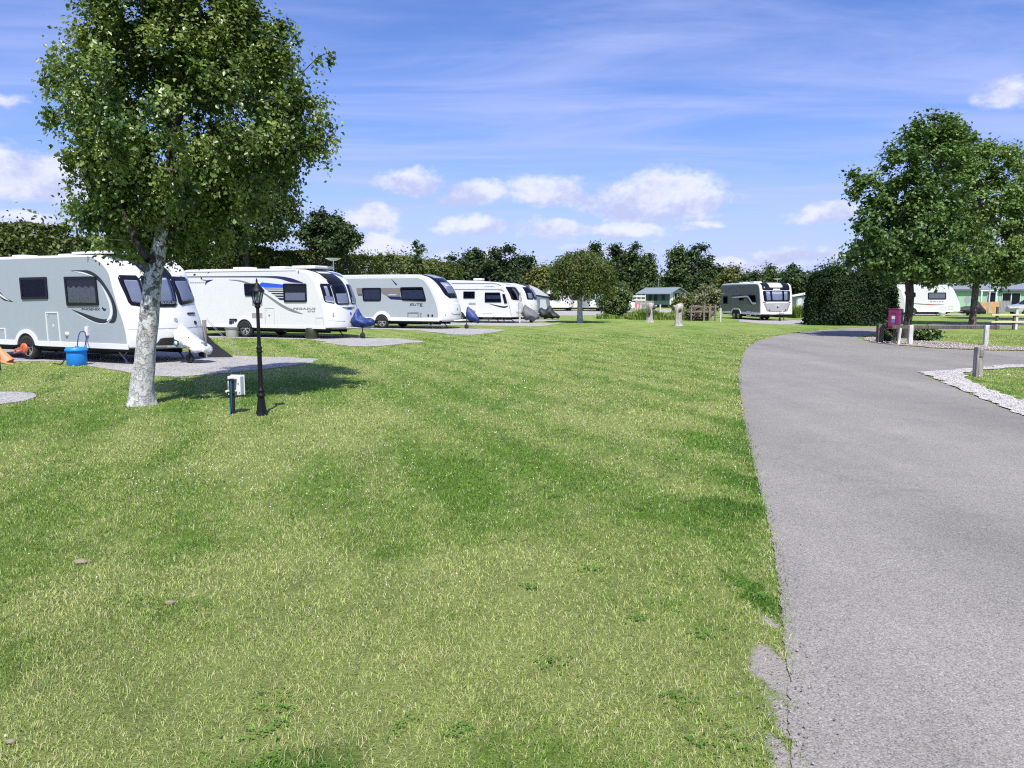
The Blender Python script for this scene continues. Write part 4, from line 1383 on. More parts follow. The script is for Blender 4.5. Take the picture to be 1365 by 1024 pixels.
# --- clipped and wild hedges, bushes
def hedge(name, label, a, b, h, w, leafm, n, leaf, seed=1, hvar=.3, group=None, up=.3, cat='hedge', droop=0.0, bulge=.25, ragged=.15):
    """hedge between two ground points: twiggy core and leaves through its outer layer"""
    a, b = Vector((a[0], a[1], 0)), Vector((b[0], b[1], 0))
    root = thing(name, label, cat, a.lerp(b, .5), 0, group)
    c = a.lerp(b, .5)
    L_ = (b - a).length
    d = (b - a).normalized(); nn = Vector((-d.y, d.x, 0))
    rng = np.random.default_rng(seed)
    ph = rng.uniform(0, 6.28, 6)
    def top(s): return h + hvar * (.5 * np.sin(s * .9 + ph[0]) + .35 * np.sin(s * 2.1 + ph[1]) + .25 * np.sin(s * 4.3 + ph[2]))
    def half(s, z): return w / 2 * (1 + bulge * (.5 * np.sin(s * 1.3 + ph[3] + z) + .5 * np.sin(s * 2.9 + ph[4] - z * 1.7)))
    m = max(6, int(L_ / .8)); kz = 6
    vs, fs = [], []
    prof = [(-1, 0), (-1, .5), (-.85, .85), (0, .95), (.85, .85), (1, .5), (1, 0)]
    for i in range(m + 1):
        s = L_ * i / m
        e = min(1, .55 + 2.2 * min(i, m - i) / m) if m > 2 else 1
        for (u, v) in prof:
            z = max(v * (top(s) - leaf) * (e if v > 0 else 1), 0)
            q = d * (s - L_ / 2) + nn * (u * (half(s, z) - leaf * .9)) * e
            vs.append((q.x, q.y, z))
    np_ = len(prof)
    for i in range(m):
        for j in range(np_ - 1):
            fs.append((i * np_ + j, i * np_ + j + 1, (i + 1) * np_ + j + 1, (i + 1) * np_ + j))
    mb = MB(); mb.add(vs, fs, True)
    mb.add(vs[:np_], [tuple(range(np_))]); mb.add(vs[-np_:], [tuple(range(np_))])
    mb.build('stems', M_TWIG, root)
    s = rng.uniform(0, L_, n)
    per = rng.random(n)
    tz = top(s)
    ftop = w / (w + 2 * h) * 1.2
    ontop = per < ftop
    side = np.where(rng.random(n) < .62, -1, 1)
    z = np.where(ontop, tz - np.abs(rng.normal(0, ragged, n)), tz * rng.random(n) ** .8)
    spk = rng.random(n) < .05
    z = np.where(ontop & spk, tz + np.abs(rng.normal(0, ragged * 1.6, n)), z)
    hw = half(s, z)
    rnd_top = np.clip((tz - z) / (.25 * w + .01), 0, 1) ** .5
    u = np.where(ontop, rng.uniform(-1, 1, n) * hw * .92, side * hw * (.35 + .65 * rnd_top) + rng.normal(0, ragged * .55, n))
    e = np.clip(.55 + 2.2 * np.minimum(s, L_ - s) / L_, 0, 1)
    endf = rng.random(n) < min(.2, w / L_ * .35)
    s = np.where(endf, np.where(rng.random(n) < .5, 0, L_) + rng.normal(0, ragged * .7, n), s)
    u = np.where(endf, rng.uniform(-1, 1, n) * hw * .8, u * e)
    z = np.where(endf, tz * rng.random(n) * .9, z)
    dn, nv = np.array(d), np.array(nn)
    if name == 'cypress_hedge':
        en = np.exp(-np.minimum(np.abs(s), np.abs(L_ - s)) / .6)
        z = z * (1 - .22 * np.clip(en, 0, 1)) * (1 - .10 * (np.abs(u) / (w * .6)) ** 2)
        s = np.where(endf, L_ / 2 + (s - L_ / 2) * (1 - .20 * (z / h) ** 2.5), s)
    pos = (s - L_ / 2)[:, None] * dn[None] + u[:, None] * nv[None]
    pos[:, 2] = np.maximum(z, .03)
    # leaf tone varies in patches along and up the hedge
    q = .5 + .5 * np.sin(s * 1.7 + z * 2.3 + ph[5]) * np.sin(s * .7 - z * 1.1 + ph[2])
    if name == 'cypress_hedge': q = .5 + .35 * np.sin(s * 3.1 + 2 * np.sin(z * 2.7)) * np.sin(z * 3.9 + 2 * np.sin(s * 1.9))
    leaf_cloud('foliage', pos, leaf, leafm, root, up, .7, np.array([0, 0, h * .3]), droop, np.clip(.2 + .6 * q, 0, 1))
    return root


def bush(name, label, px, py_top, py_bot, half, Y, leafm, n, leaf, seed, group=None, cat='bush', depth=.9, up=.3, lobes=5):
    k = Y / F
    b = P(px, 396, Y); base = Vector((b.x, Y, 0))
    zt = P(px, py_top, Y).z
    rx = half * k
    rng = np.random.default_rng(seed)
    root = thing(name, label, cat, base, 0, group)
    ells = [(0, 0, zt * .48, rx * .85, rx * depth * .85, zt * .48)]
    for i in range(lobes):
        a = rng.uniform(0, 6.28)
        ells.append((math.cos(a) * rx * .45, math.sin(a) * rx * .4, zt * rng.uniform(.3, .75), rx * .5, rx * .5, zt * .26))
    C = clumps_in(ells, max(40, n // 140), .8, seed)
    mb = MB()
    for i in range(16):
        c = C[i]
        mb.tube([(rng.normal(0, rx * .1), rng.normal(0, rx * .1), 0), (c[0] * .4, c[1] * .4, c[2] * .5), tuple(c)], [.05 * rx + .012, .03 * rx + .008, .008], 5)
    mb.build('stems', M_TWIG, root)
    per = n // len(C)
    pos = C[:, None] + rng.normal(0, 1, (len(C), per, 3)) * rx * .13
    pos = pos.reshape(-1, 3)
    pos[:, 2] = np.maximum(pos[:, 2], .03 + rng.random(len(pos)) * .1)
    leaf_cloud('foliage', pos, leaf, leafm, root, up, .65, np.array([0, 0, zt * .35]), 0, np.repeat(rng.uniform(.15, .85, len(C)), per))
    return root


M_TWIG = bark_mat('twigs', (0.022, 0.026, 0.012), (0.05, 0.052, 0.026))
hedge('hedge', 'long tall field hedge behind the row of caravans', (-31.0, 28), (-10.2, 58), 4.7, 2.4, L_HEDGE, 95000, .17, 5, .22, ragged=.18)
hedge('hedge', 'thinner far end of the field hedge above the silver grey caravan', (-10.0, 60), (-6.0, 84), 4.9, 2.4, L_HEDGE, 26000, .23, 6, .22, ragged=.2)
hedge('hedge', 'dark taller bushes of the hedge above the rear of the grey caravan', (-31, 31.2), (-18.8, 32.2), 4.55, 1.6, L_HEDGE, 22000, .19, 7, .2, ragged=.2)
hedge('cypress_hedge', 'dark clipped cypress hedge beside the road bend', (17.3, 43.8), (21.6, 43.0), 3.3, 2.4, L_CONIF, 90000, .12, 8, .34, up=.25, droop=-1.2, ragged=.15, bulge=.34)
L_BUSH = leaf_mat('glossy_bush_leaf', (0.060, 0.105, 0.028), (0.165, 0.225, 0.070), .25, .4, .45)
bush('round_bush', 'dark rounded bush beside the weeping birch', 818, 376, 422, 23, 58, L_BUSH, 14000, .15, 11)
bush('pale_bush', 'pale flowering bush behind the dark grey caravan', 944, 382, 415, 21, 66, L_PALE, 7000, .2, 12)
bush('low_bush', 'low rounded green bush in front of the lodge', 914, 395, 416, 19, 70, L_OLIVE, 5000, .2, 13)
bush('shrub', 'leafy green shrub under the knee rail beside the oak trunk', 1234, 438, 455, 20, 27.6, L_SHRUB, 2600, .12, 14)
bush('shrub', 'dark shrub behind the thick post under the pink box', 1188, 432, 457, 15, 27.2, L_DARK, 1800, .11, 15)
bush('shrub', 'yellow green garden shrub in front of the mint green home', 1282, 396, 412, 12, 90, L_OLIVE, 1500, .2, 16)
bush('brushwood', 'heap of pinkish dead brushwood behind the low post fence', 932, 411, 429, 18, 51.5, L_DEAD, 2600, .16, 17, cat='brushwood')


def reeds(label, x0, x1, y0, y1, n, h, m, seed):
    rng = np.random.default_rng(seed)
    X = rng.uniform(x0, x1, n); Y = rng.uniform(y0, y1, n)
    H = h * rng.uniform(.5, 1.15, n) * (.75 + .25 * np.sin(X * 2.1))
    a = rng.uniform(0, 6.28, n); w = .03
    lx, ly = np.cos(a), np.sin(a)
    V = np.empty((n, 5, 3))
    V[:, 0] = np.stack([X - ly * w, Y + lx * w, 0 * X], 1); V[:, 1] = np.stack([X + ly * w, Y - lx * w, 0 * X], 1)
    V[:, 2] = np.stack([X + ly * w + lx * .12 * H, Y - lx * w + ly * .12 * H, H * .65], 1)
    V[:, 3] = np.stack([X - ly * w + lx * .12 * H, Y + lx * w + ly * .12 * H, H * .65], 1)
    V[:, 4] = np.stack([X + lx * .42 * H, Y + ly * .42 * H, H], 1)
    F_ = ((np.arange(n) * 5)[:, None] + np.array([[0, 1, 2, 3, 3, 2, 4]])).ravel()
    o = np_mesh('reeds', V.reshape(-1, 3), F_, np.tile([4, 3], n), m, attr={'rnd': np.repeat(rng.random(n), 2)})
    tag(o, label, 'tall grass', kind='stuff')


xa, xb = P(838, 420, 54).x, P(922, 420, 54).x
reeds('bright tall grass and flag leaves around the pond behind the carved posts', xa, xb, 52.5, 56.5, 6000, .75, L_REED, 3)
reeds('tall green grass beside the dark grey caravan', P(1056, 420, 58).x, P(1086, 420, 58).x, 57, 60, 2600, 1.0, L_REED, 4)
reeds('tall rough grass at the foot of the round bush', P(798, 420, 55).x, P(842, 420, 55).x, 55, 56.5, 1300, .38, L_REED, 5)


def far_wood():
    n = 42000
    rng = np.random.default_rng(9)
    a = rng.uniform(-.95, .95, n)
    Y = rng.uniform(165, 185, n)
    X = np.tan(a) * Y
    h = 4.6 + 1.6 * np.sin(X * .11) + 1.0 * np.sin(X * .31 + 1) + .7 * np.sin(X * .9)
    z = h * rng.random(n) ** .7
    pos = np.stack([X, Y, z], 1)
    o = leaf_cloud('far_wood', pos, 1.25, L_DARK, None, .2, .8, None, 0, .5 + .4 * np.sin(X * .23))
    tag(o, 'dark distant wood closing the horizon behind the park', 'wood', kind='stuff')


far_wood()
# ------------------------------------------------------------------ caravans
CG = 'touring caravans parked on the pitches'


class Caravan:
    """local frame: +x towards the hitch, y = 0 is the side facing the road, +y into the far side, z up"""
    def __init__(s, name, label, corner_px, Y, deg, L, prof, roof, bottom, bulge=.35, W=2.25, shell=None, crown=.05, rear=None, group=CG, px=True, pos=None):
        s.a = R(deg); s.L = L; s.W = W; s.roof = roof; s.bottom = bottom; s.B = bulge
        o = P(corner_px, 450, Y) if pos is None else Vector((pos[0], pos[1], 0))
        s.O = Vector((o.x, o.y, 0))
        s.f = Vector((math.cos(s.a), -math.sin(s.a), 0)); s.w = Vector((math.sin(s.a), math.cos(s.a), 0))
        s.root = thing(name, label, 'caravan', s.O, -s.a, group)
        pr = [s.uv(*p) for p in prof] if px else [tuple(p) for p in prof]
        pr = [(pr[0][0], bottom)] + pr[1:]
        c = catmull([Vector(p) for p in pr], 5)
        xr = c[-1].x
        s.front = [(p.x, min(p.y, roof)) for p in c]
        nf = len(s.front)
        zr = s.front[-1][1]
        roofpts = [(xr - (xr + L - .35) * t, roof - (roof - zr) * (1 - t) ** 3) for t in (.06, .15, .3, .5, .75, 1)]
        rr = [(-L + .2, roof - .03), (-L + .07, roof - .14), (-L + .02, roof - .35), (-L, bottom + .6), (-L + .02, bottom)]
        s.prof = s.front + roofpts + rr
        s.nf = nf
        # bulge weight along profile: fades out to the roof
        s.wf = []
        for i, (x, z) in enumerate(s.prof):
            if i < nf:
                t = i / (nf - 1)
                s.wf.append(1.0 - .0 * t if t < .55 else 1.0 - smoothstep(t, .55, 1.08) * .95)
            else:
                s.wf.append(max(0, .05 - .02 * (i - nf)))
        s.wc = [smoothstep(i, nf - 4, nf + 3) if i < nf + 6 else max(0, 1 - (i - nf - 6) / 2) for i in range(len(s.prof))]
        s.crown = crown
        s.nrm = []
        m = len(s.prof)
        for i in range(m):
            a, b = s.prof[max(i - 1, 0)], s.prof[min(i + 1, m - 1)]
            t = Vector((b[0] - a[0], b[1] - a[1]))
            t = t.normalized() if t.length > 0 else Vector((0, 1))
            s.nrm.append((t.y, -t.x))
        s.shell = shell or M_SHELL
        s._shell()

    def uv(s, px, py):
        d = ray(px, py)
        C = Vector((0, 0, EYE))
        t = (s.O - C).dot(s.w) / d.dot(s.w)
        p = C + d * t
        return ((p - s.O).dot(s.f), p.z)

    def pt(s, u, i, off=0.0, inset=0.0):
        """surface point; i may be fractional profile index"""
        m = len(s.prof)
        i = min(max(i, 0), m - 1.001)
        k = int(i); t = i - k
        L2 = lambda A: A[k] * (1 - t) + A[k + 1] * t
        x = s.prof[k][0] * (1 - t) + s.prof[k + 1][0] * t
        z = s.prof[k][1] * (1 - t) + s.prof[k + 1][1] * t
        nx = s.nrm[k][0] * (1 - t) + s.nrm[k + 1][0] * t
        nz = s.nrm[k][1] * (1 - t) + s.nrm[k + 1][1] * t
        bx = s.B * L2(s.wf) * (1 - abs(u) ** 2.3)
        cz = s.crown * L2(s.wc) * (1 - u * u)
        return Vector((x + bx + nx * (off - inset), s.W / 2 * (1 + u), z + cz + nz * (off - inset)))

    def _shell(s):
        us, ins = [], []
        for k in (0, .35, .7, 1): us.append(-1 + .03 * (1 - math.cos(k * math.pi / 2)) + .0 ); ins.append(.045 * (1 - math.sin(k * math.pi / 2)))
        us = [-1, -.992, -.98, -.955]; ins = [.045, .02, .006, 0]
        us += [-.85, -.7, -.5, -.25, 0]; ins += [0] * 5
        us = us + [-u for u in us[-2::-1]]; ins = ins + ins[-2::-1]
        m, n = len(s.prof), len(us)
        vs = [s.pt(u, i, 0, e) for u, e in zip(us, ins) for i in range(m - 1)] 
        # exact last profile point
        vs = []
        for u, e in zip(us, ins):
            for i in range(m): vs.append(s.pt(u, min(i, m - 1.001), 0, e))
        fs = []
        for a in range(n - 1):
            for i in range(m - 1):
                fs.append((a * m + i, a * m + i + 1, (a + 1) * m + i + 1, (a + 1) * m + i))
            fs.append((a * m + m - 1, a * m, (a + 1) * m, (a + 1) * m + m - 1))
        mb = MB(); mb.add(vs, fs, True)
        mb.f.append(tuple(range(m))); mb.s.append(False)
        mb.f.append(tuple((n - 1) * m + i for i in range(m - 1, -1, -1))); mb.s.append(False)
        mb.build('body', s.shell, s.root)

    # -- side furniture; everything given as photo measurements (pixels) or metres
    def pts(s, L_): return [s.uv(*p) for p in L_]

    def side_panel(s, m, inset=.06, z0=None, x_rear=.10, name='side_panel', i0=0):
        z0 = s.bottom + .1 if z0 is None else z0
        poly = []
        for i in range(s.nf):
            x, z = s.prof[i]; nx, nz = s.nrm[i]
            q = (x - nx * inset, z - nz * inset)
            if q[1] > z0 + .01: poly.append(q)
        poly.insert(0, (poly[0][0] + .004, z0))
        poly.append((poly[-1][0] - .4, s.roof - inset - .012))
        poly += [(-s.L + x_rear + .12, s.roof - inset - .02), (-s.L + x_rear, s.roof - inset - .2), (-s.L + x_rear, z0)]
        MB().prism(poly, -.006, .012).build(name, m, s.root)

    def slab(s, poly, y0, y1, name, m, parent=None):
        return MB().prism(poly, y0, y1).build(name, m, parent or s.root)

    def window(s, px4, r=.05, fw=.05, curtain=None, glass=None, name='window', fr=None, base=0.0):
        P4 = s.pts(px4) if px4 and len(px4[0]) == 2 else px4
        out = rquad(P4, r)
        c = Vector((sum(p[0] for p in out) / len(out), sum(p[1] for p in out) / len(out)))
        w = max(p[0] for p in out) - min(p[0] for p in out); h = max(p[1] for p in out) - min(p[1] for p in out)
        inn = [(c.x + (p[0] - c.x) * (1 - 2 * fw / w), c.y + (p[1] - c.y) * (1 - 2 * fw / h)) for p in out]
        f = MB().ring(out, inn, -.036 - base, -.002).build(name, fr or M_BLACKG, s.root)
        MB().prism(inn, -.010 - base, -.003).build('interior', M_ROOM, f)
        x0, x1 = min(p[0] for p in inn), max(p[0] for p in inn); z0, z1 = min(p[1] for p in inn), max(p[1] for p in inn)
        if curtain:
            mb = MB()
            kind, lo, hi = curtain
            za, zb = z0 + (z1 - z0) * lo, z0 + (z1 - z0) * hi
            xa, xb = x0 + .03, x1 - .03
            nn = 26
            vs = []
            for j in range(nn + 1):
                x = xa + (xb - xa) * j / nn
                wv = .005 * math.sin(j * 1.9) + .003 * math.sin(j * 4.7) if kind == 'curtain' else 0
                sag = .05 * math.sin(j * .55) ** 2 if kind == 'curtain' else 0
                vs += [(x, -.017 - base + wv, za), (x, -.017 - base + wv * .6, zb - sag)]
            mb.add(vs, [(2 * j, 2 * j + 2, 2 * j + 3, 2 * j + 1) for j in range(nn)], True)
            mb.build('curtain' if kind == 'curtain' else 'blind', M_CURTAIN if kind == 'curtain' else M_BLIND, f, fix=False)
        MB().prism([(c.x + (p[0] - c.x) * .985, c.y + (p[1] - c.y) * .985) for p in inn], -.030 - base, -.026 - base).build('pane', glass or M_GLASS, f)
        return f

    def frame_door(s, px4, name='locker_door', m=None, t=.022, fw=.03, r=.03, dots=True):
        P4 = s.pts(px4)
        out = rquad(P4, r)
        c = Vector((sum(p[0] for p in out) / len(out), sum(p[1] for p in out) / len(out)))
        w = max(p[0] for p in out) - min(p[0] for p in out); h = max(p[1] for p in out) - min(p[1] for p in out)
        inn = [(c.x + (p[0] - c.x) * (1 - 2 * fw / w), c.y + (p[1] - c.y) * (1 - 2 * fw / h)) for p in out]
        f = MB().ring(out, inn, -t, -.003).build(name, m or M_WTRIM, s.root)
        if dots:
            for fx, fz in ((.18, .1), (.18, .9)):
                x = min(p[0] for p in out) + w * fx; z = min(p[1] for p in out) + h * fz
                MB().lathe([(.012, -t - .012), (.016, -t)], (x, 0, z), 8, 'Y').build('latch', M_WTRIM, f)
        return f

    def seam_door(s, px4, name='service_door', m=None, fw=.010):
        return s.frame_door(px4, name, m or M_SEAMGREY, .012, fw, .02, False)

    def decal(s, pts, widths, m, y=-.009, name='decal', n=8):
        p = [s.uv(*q) for q in pts]
        k = (s.uv(pts[0][0] + 1, pts[0][1])[0] - s.uv(*pts[0])[0])
        a, b = stroke(p, [w * k for w in widths], n)
        mb = MB()
        vs = [(q.x, y, q.y) for q in a] + [(q.x, y, q.y) for q in b]
        m_ = len(a)
        mb.add(vs, [(i, i + 1, m_ + i + 1, m_ + i) for i in range(m_ - 1)])
        return mb.build(name, m, s.root)

    def decal_poly(s, pts, m, y=-.009, name='decal', smooth=0):
        p = [Vector(s.uv(*q)) for q in pts]
        return MB().prism([(q.x, q.y) for q in p], y, y + .004).build(name, m, s.root)

    def text(s, body, px, py, h_px, m, w_px=None, shear=0.0, spacing=1.0, y=-.010, name='lettering'):
        x0, z0 = s.uv(px, py)
        k = s.uv(px + 1, py)[0] - x0
        kz = s.uv(px, py - 1)[1] - z0
        vs, fs = text_geo(body, h_px * kz, shear, 1, spacing)
        w = max(v[0] for v in vs)
        xs = (w_px * k / w) if w_px else 1
        mb = MB(); mb.add([(x0 + v[0] * xs, y, z0 + v[1]) for v in vs], fs)
        return mb.build(name, m, s.root, fix=False)

    def wheel(s, cx, r, arch_m, arch=True, spokes=5, aw=.11, two=None, rim=None):
        """cx local x; wheel stands on the ground in its arch"""
        for c in ([cx] if two is None else [cx - two / 2, cx + two / 2]):
            for side in (0, 1):
                y0 = -.014 if side == 0 else s.W - .19
                t = MB()
                t.lathe([(r * .62, y0 + .02), (r * .70, y0), (r * .93, y0 + .0), (r, y0 + .035), (r, y0 + .165), (r * .93, y0 + .19), (r * .6, y0 + .19)], (c, 0, r), 28, 'Y')
                w = t.build('wheel', M_RUBBER, s.root)
                d = MB()
                d.lathe([(0.001, y0 + .035), (r * .66, y0 + .03), (r * .70, y0 + .004)], (c, 0, r), 24, 'Y', caps=False)
                d.build('rim', M_UNDER, w)
                sp_ = MB()
                yb, yf = y0 + .029, y0 + .006
                if side: yb, yf = y0 + .165, y0 + .186
                for k in range(spokes):
                    a0 = 2 * math.pi * k / spokes + .3
                    for da in (-.21, .21):
                        a1 = a0 + da
                        q = [(math.cos(a1 + da * .0 - .07) * r * .66, math.sin(a1 - .07) * r * .66), (math.cos(a1 + .10) * r * .66, math.sin(a1 + .10) * r * .66), (math.cos(a0 + .25) * r * .14, math.sin(a0 + .25) * r * .14), (math.cos(a0 - .25) * r * .14, math.sin(a0 - .25) * r * .14)]
                        sp_.prism([(c + x, r + z) for x, z in q], yf, yb)
                sp_.lathe([(.001, yf - .006), (r * .17, yf - .003), (r * .18, yb)], (c, 0, r), 14, 'Y', caps=False)
                sp_.lathe([(r * .62, yf), (r * .69, yf), (r * .70, yb)], (c, 0, r), 28, 'Y', caps=False)
                sp_.build('spokes', rim or M_ALLOY, w)
        rw = r + .055
        half = (two or 0) / 2
        zb = s.bottom - .015
        def arc(rad):
            a0 = math.asin(max(-1, min(1, (zb - r) / rad)))
            L_ = []
            for k in range(15):
                a = a0 + (math.pi / 2 - a0) * k / 14
                L_.append((cx + half + rad * math.cos(a), r + rad * math.sin(a)))
            for k in range(15):
                a = math.pi / 2 + (math.pi / 2 - a0) * k / 14
                L_.append((cx - half + rad * math.cos(a), r + rad * math.sin(a)))
            return L_
        MB().prism(arc(rw), -.0085, .01).build('wheel_well', M_UNDER, s.root)
        if arch:
            MB().ring(arc(rw + aw), arc(rw), -.04, -.002).build('wheel_arch', arch_m, s.root)

    def skirt(s, m, h=.10, x_front=-.02, gap=None):
        """rail along the lower edge, left open at the wheel"""
        x0, x1 = -s.L + .02, x_front
        z0, z1 = s.bottom - .03, s.bottom + h
        segs = [(x0, x1)]
        if gap: segs = [(x0, gap[0]), (gap[1], x1)]
        for a, b in segs: MB().box(((a + b) / 2, -.012, (z0 + z1) / 2), (b - a, .022, z1 - z0), bev=.006).build('side_rail', m, s.root)

    def under(s, cx, steadies=(-.55,), hitch=1.15, hz=.43, jockey=True, feet=True, bar=None):
        mb = MB()
        mb.box((-s.L / 2, s.W / 2, s.bottom - .05), (s.L - .3, s.W - .3, .12))
        mb.box((cx, s.W / 2, .33), (.12, s.W - .3, .10))
        for yy in (s.W / 2 - .55, s.W / 2 + .55): mb.box((-s.L / 2 + .3, yy, s.bottom - .13), (s.L - 1.0, .05, .16))
        mb.box((cx + 1.0, s.W - .8, s.bottom - .13), (.6, .5, .16)); mb.box((cx - 1.4, .5, s.bottom - .12), (.5, .35, .14))
        mb.build('chassis', M_UNDER, s.root)
        for x in steadies:
            for yy in (.30, s.W - .30):
                st = MB()
                st.tube([(x - .28, yy, s.bottom - .06), (x + .05, yy, .04)], [.03, .025], 6)
                st.tube([(x + .12, yy, s.bottom - .06), (x - .06, yy, .2)], [.012, .012], 5)
                st.lathe([(.075, 0.0), (.075, .015), (.03, .04)], (x + .05, yy, 0.012), 10)
                st.build('corner_steady', M_GALV, s.root)
        c = s.W / 2
        f0 = s.front[0][0] + s.B
        tip = f0 + hitch
        db = MB()
        for sg in (-1, 1): db.tube([(f0 - .7, c + sg * .55, s.bottom - .04), (tip - .25, c + sg * .06, hz - .02)], [.04, .035], 6)
        db.box((tip - .2, c, hz), (.34, .14, .10), bev=.02)
        db.tube([(tip - .12, c, hz + .03), (tip + .12, c, hz + .05)], [.045, .05], 8)
        db.tube([(tip - .1, c, hz + .06), (tip - .28, c, hz + .22)], [.018, .015], 6)
        db.build('drawbar', bar or M_GALV, s.root)
        if jockey:
            j = MB()
            xj = tip - .3
            j.tube([(xj, c - .12, .2), (xj, c - .12, .62)], [.024, .024], 8)
            j.tube([(xj, c - .12, .62), (xj - .10, c - .12, .64)], [.012, .012], 6)
            for sg in (-1, 1): j.box((xj, c - .12 + sg * .045, .16), (.05, .01, .15))
            j.lathe([(.03, -.035), (.105, -.035), (.115, -.02), (.115, .02), (.105, .035), (.03, .035)], (xj, c - .12, .115), 16, 'Y')
            j.build('jockey_wheel', M_RUBBER, s.root)
        s.tip = tip

    # -- front windscreen etc.: patches on the curved nose
    def fit(s, px, py):
        """(u, i) of the nose surface seen at a photo pixel"""
        if not hasattr(s, '_tab'):
            U = np.linspace(-1, 1, 61); I = np.linspace(0, s.nf + 1, 90)
            tab = []
            for u in U:
                for i in I:
                    p = s.pt(u, i)
                    wv = s.O + s.f * p.x + s.w * p.y + Vector((0, 0, p.z))
                    q = proj(wv)
                    tab.append((u, i, q[0], q[1], wv.y))
            s._tab = np.array(tab)
        d = (s._tab[:, 2] - px) ** 2 + (s._tab[:, 3] - py) ** 2
        k = int(np.argmin(d))
        return s._tab[k, 0], s._tab[k, 1]

    def zi(s, z):
        """profile index at height z on the nose"""
        for i in range(s.nf - 1):
            if s.front[i][1] <= z <= s.front[i + 1][1]:
                return i + (z - s.front[i][1]) / max(1e-6, s.front[i + 1][1] - s.front[i][1])
        return 0 if z < s.front[0][1] else s.nf - 1

    def patch(s, q4, name, m, off=.014, base=.001, r=.12, nu=10, nv=12, parent=None, inset=0.0, px=False):
        """shell patch; q4 = (u,i) corners: bottom near, bottom far, top far, top near"""
        if px: q4 = [s.fit(*q) for q in q4]
        q = [Vector(p) for p in q4]
        top, bot = [], []
        rows = []
        for b in range(nv + 1):
            v = b / nv
            vv = inset + (1 - 2 * inset) * v
            # rounded corners pull the row ends in
            ev = min(v, 1 - v)
            pull = 0.0
            if ev < r: pull = r * (1 - math.sqrt(max(0, 1 - ((r - ev) / r) ** 2))) * .8
            row = []
            for a in range(nu + 1):
                t = a / nu
                tt = pull + (1 - 2 * pull) * t
                tt = inset + (1 - 2 * inset) * tt
                lo = q[0].lerp(q[1], tt); hi = q[3].lerp(q[2], tt)
                row.append(lo.lerp(hi, vv))
            rows.append(row)
        mb = MB(); n = nu + 1
        T = [s.pt(p.x, p.y, off) for row in rows for p in row]
        Bq = [s.pt(p.x, p.y, base) for row in rows for p in row]
        K = len(T)
        fs = []
        for b in range(nv):
            for a in range(nu):
                k = b * n + a
                fs.append((k, k + 1, k + n + 1, k + n))
        border = [a for a in range(n)] + [b * n + nu for b in range(1, nv + 1)] + [nv * n + a for a in range(nu - 1, -1, -1)] + [b * n for b in range(nv - 1, 0, -1)]
        mb.add(T + Bq, [], True)
        mb.f += fs; mb.s += [True] * len(fs)
        for i in range(len(border)):
            a, b = border[i], border[(i + 1) % len(border)]
            mb.f.append((a, b, b + K, a + K)); mb.s.append(False)
        return mb.build(name, m, parent or s.root)

    def front_window(s, q4, name='front_window', px=False, curtain=None, r=.12, glass=None, base=.001, frm=None, inset=.085, off=.02):
        if px: q4 = [s.fit(*q) for q in q4]
        f = s.patch(q4, name, frm or M_BLACKG, off, base, r)
        if curtain:
            for (a, b, lo, hi, m, nm) in curtain:
                q = [Vector(p) for p in q4]
                def at(t, v): return q[0].lerp(q[1], t).lerp(q[3].lerp(q[2], t), v)
                s.patch([at(a, lo), at(b, lo), at(b, hi), at(a, hi)], nm, m, off + .004, off - .002, .05, parent=f)
        s.patch(q4, 'pane', glass or M_GLASS_N, off + .011, off + .007, r, parent=f, inset=inset)
        return f

    def front_text(s, body, u0, u1, z, h, m, name='lettering', off=.006, spacing=1.0, i=None):
        vs, fs = text_geo(body, h, 0, 1, spacing)
        w = max(v[0] for v in vs)
        ii = s.zi(z) if i is None else i
        di = (s.zi(z + .1) - s.zi(z)) / .1
        mb = MB(); mb.add([s.pt(u0 + (u1 - u0) * v[0] / w, ii + v[1] * di, off) for v in vs], fs)
        return mb.build(name, m, s.root, fix=False)

    def disc(s, u, z, r, name, m, off=.012):
        c = s.pt(u, s.zi(z), 0); c2 = s.pt(u, s.zi(z), off)
        return MB().tube([c, c2], [r, r], 14, smooth=False).build(name, m, s.root)

    def world(s, x, y, z): return s.O + s.f * x + s.w * y + Vector((0, 0, z))


M_SEAMGREY = mat('door_seam', (0.42, 0.42, 0.42), 0.5)
M_GLASS_N = glass_mat('nose_pane', (0.80, 0.84, 0.93), 0.01, (0.6, 0.64, 0.72))
M_WHITETEXT = mat('white_vinyl', (0.8, 0.8, 0.8), 0.4)


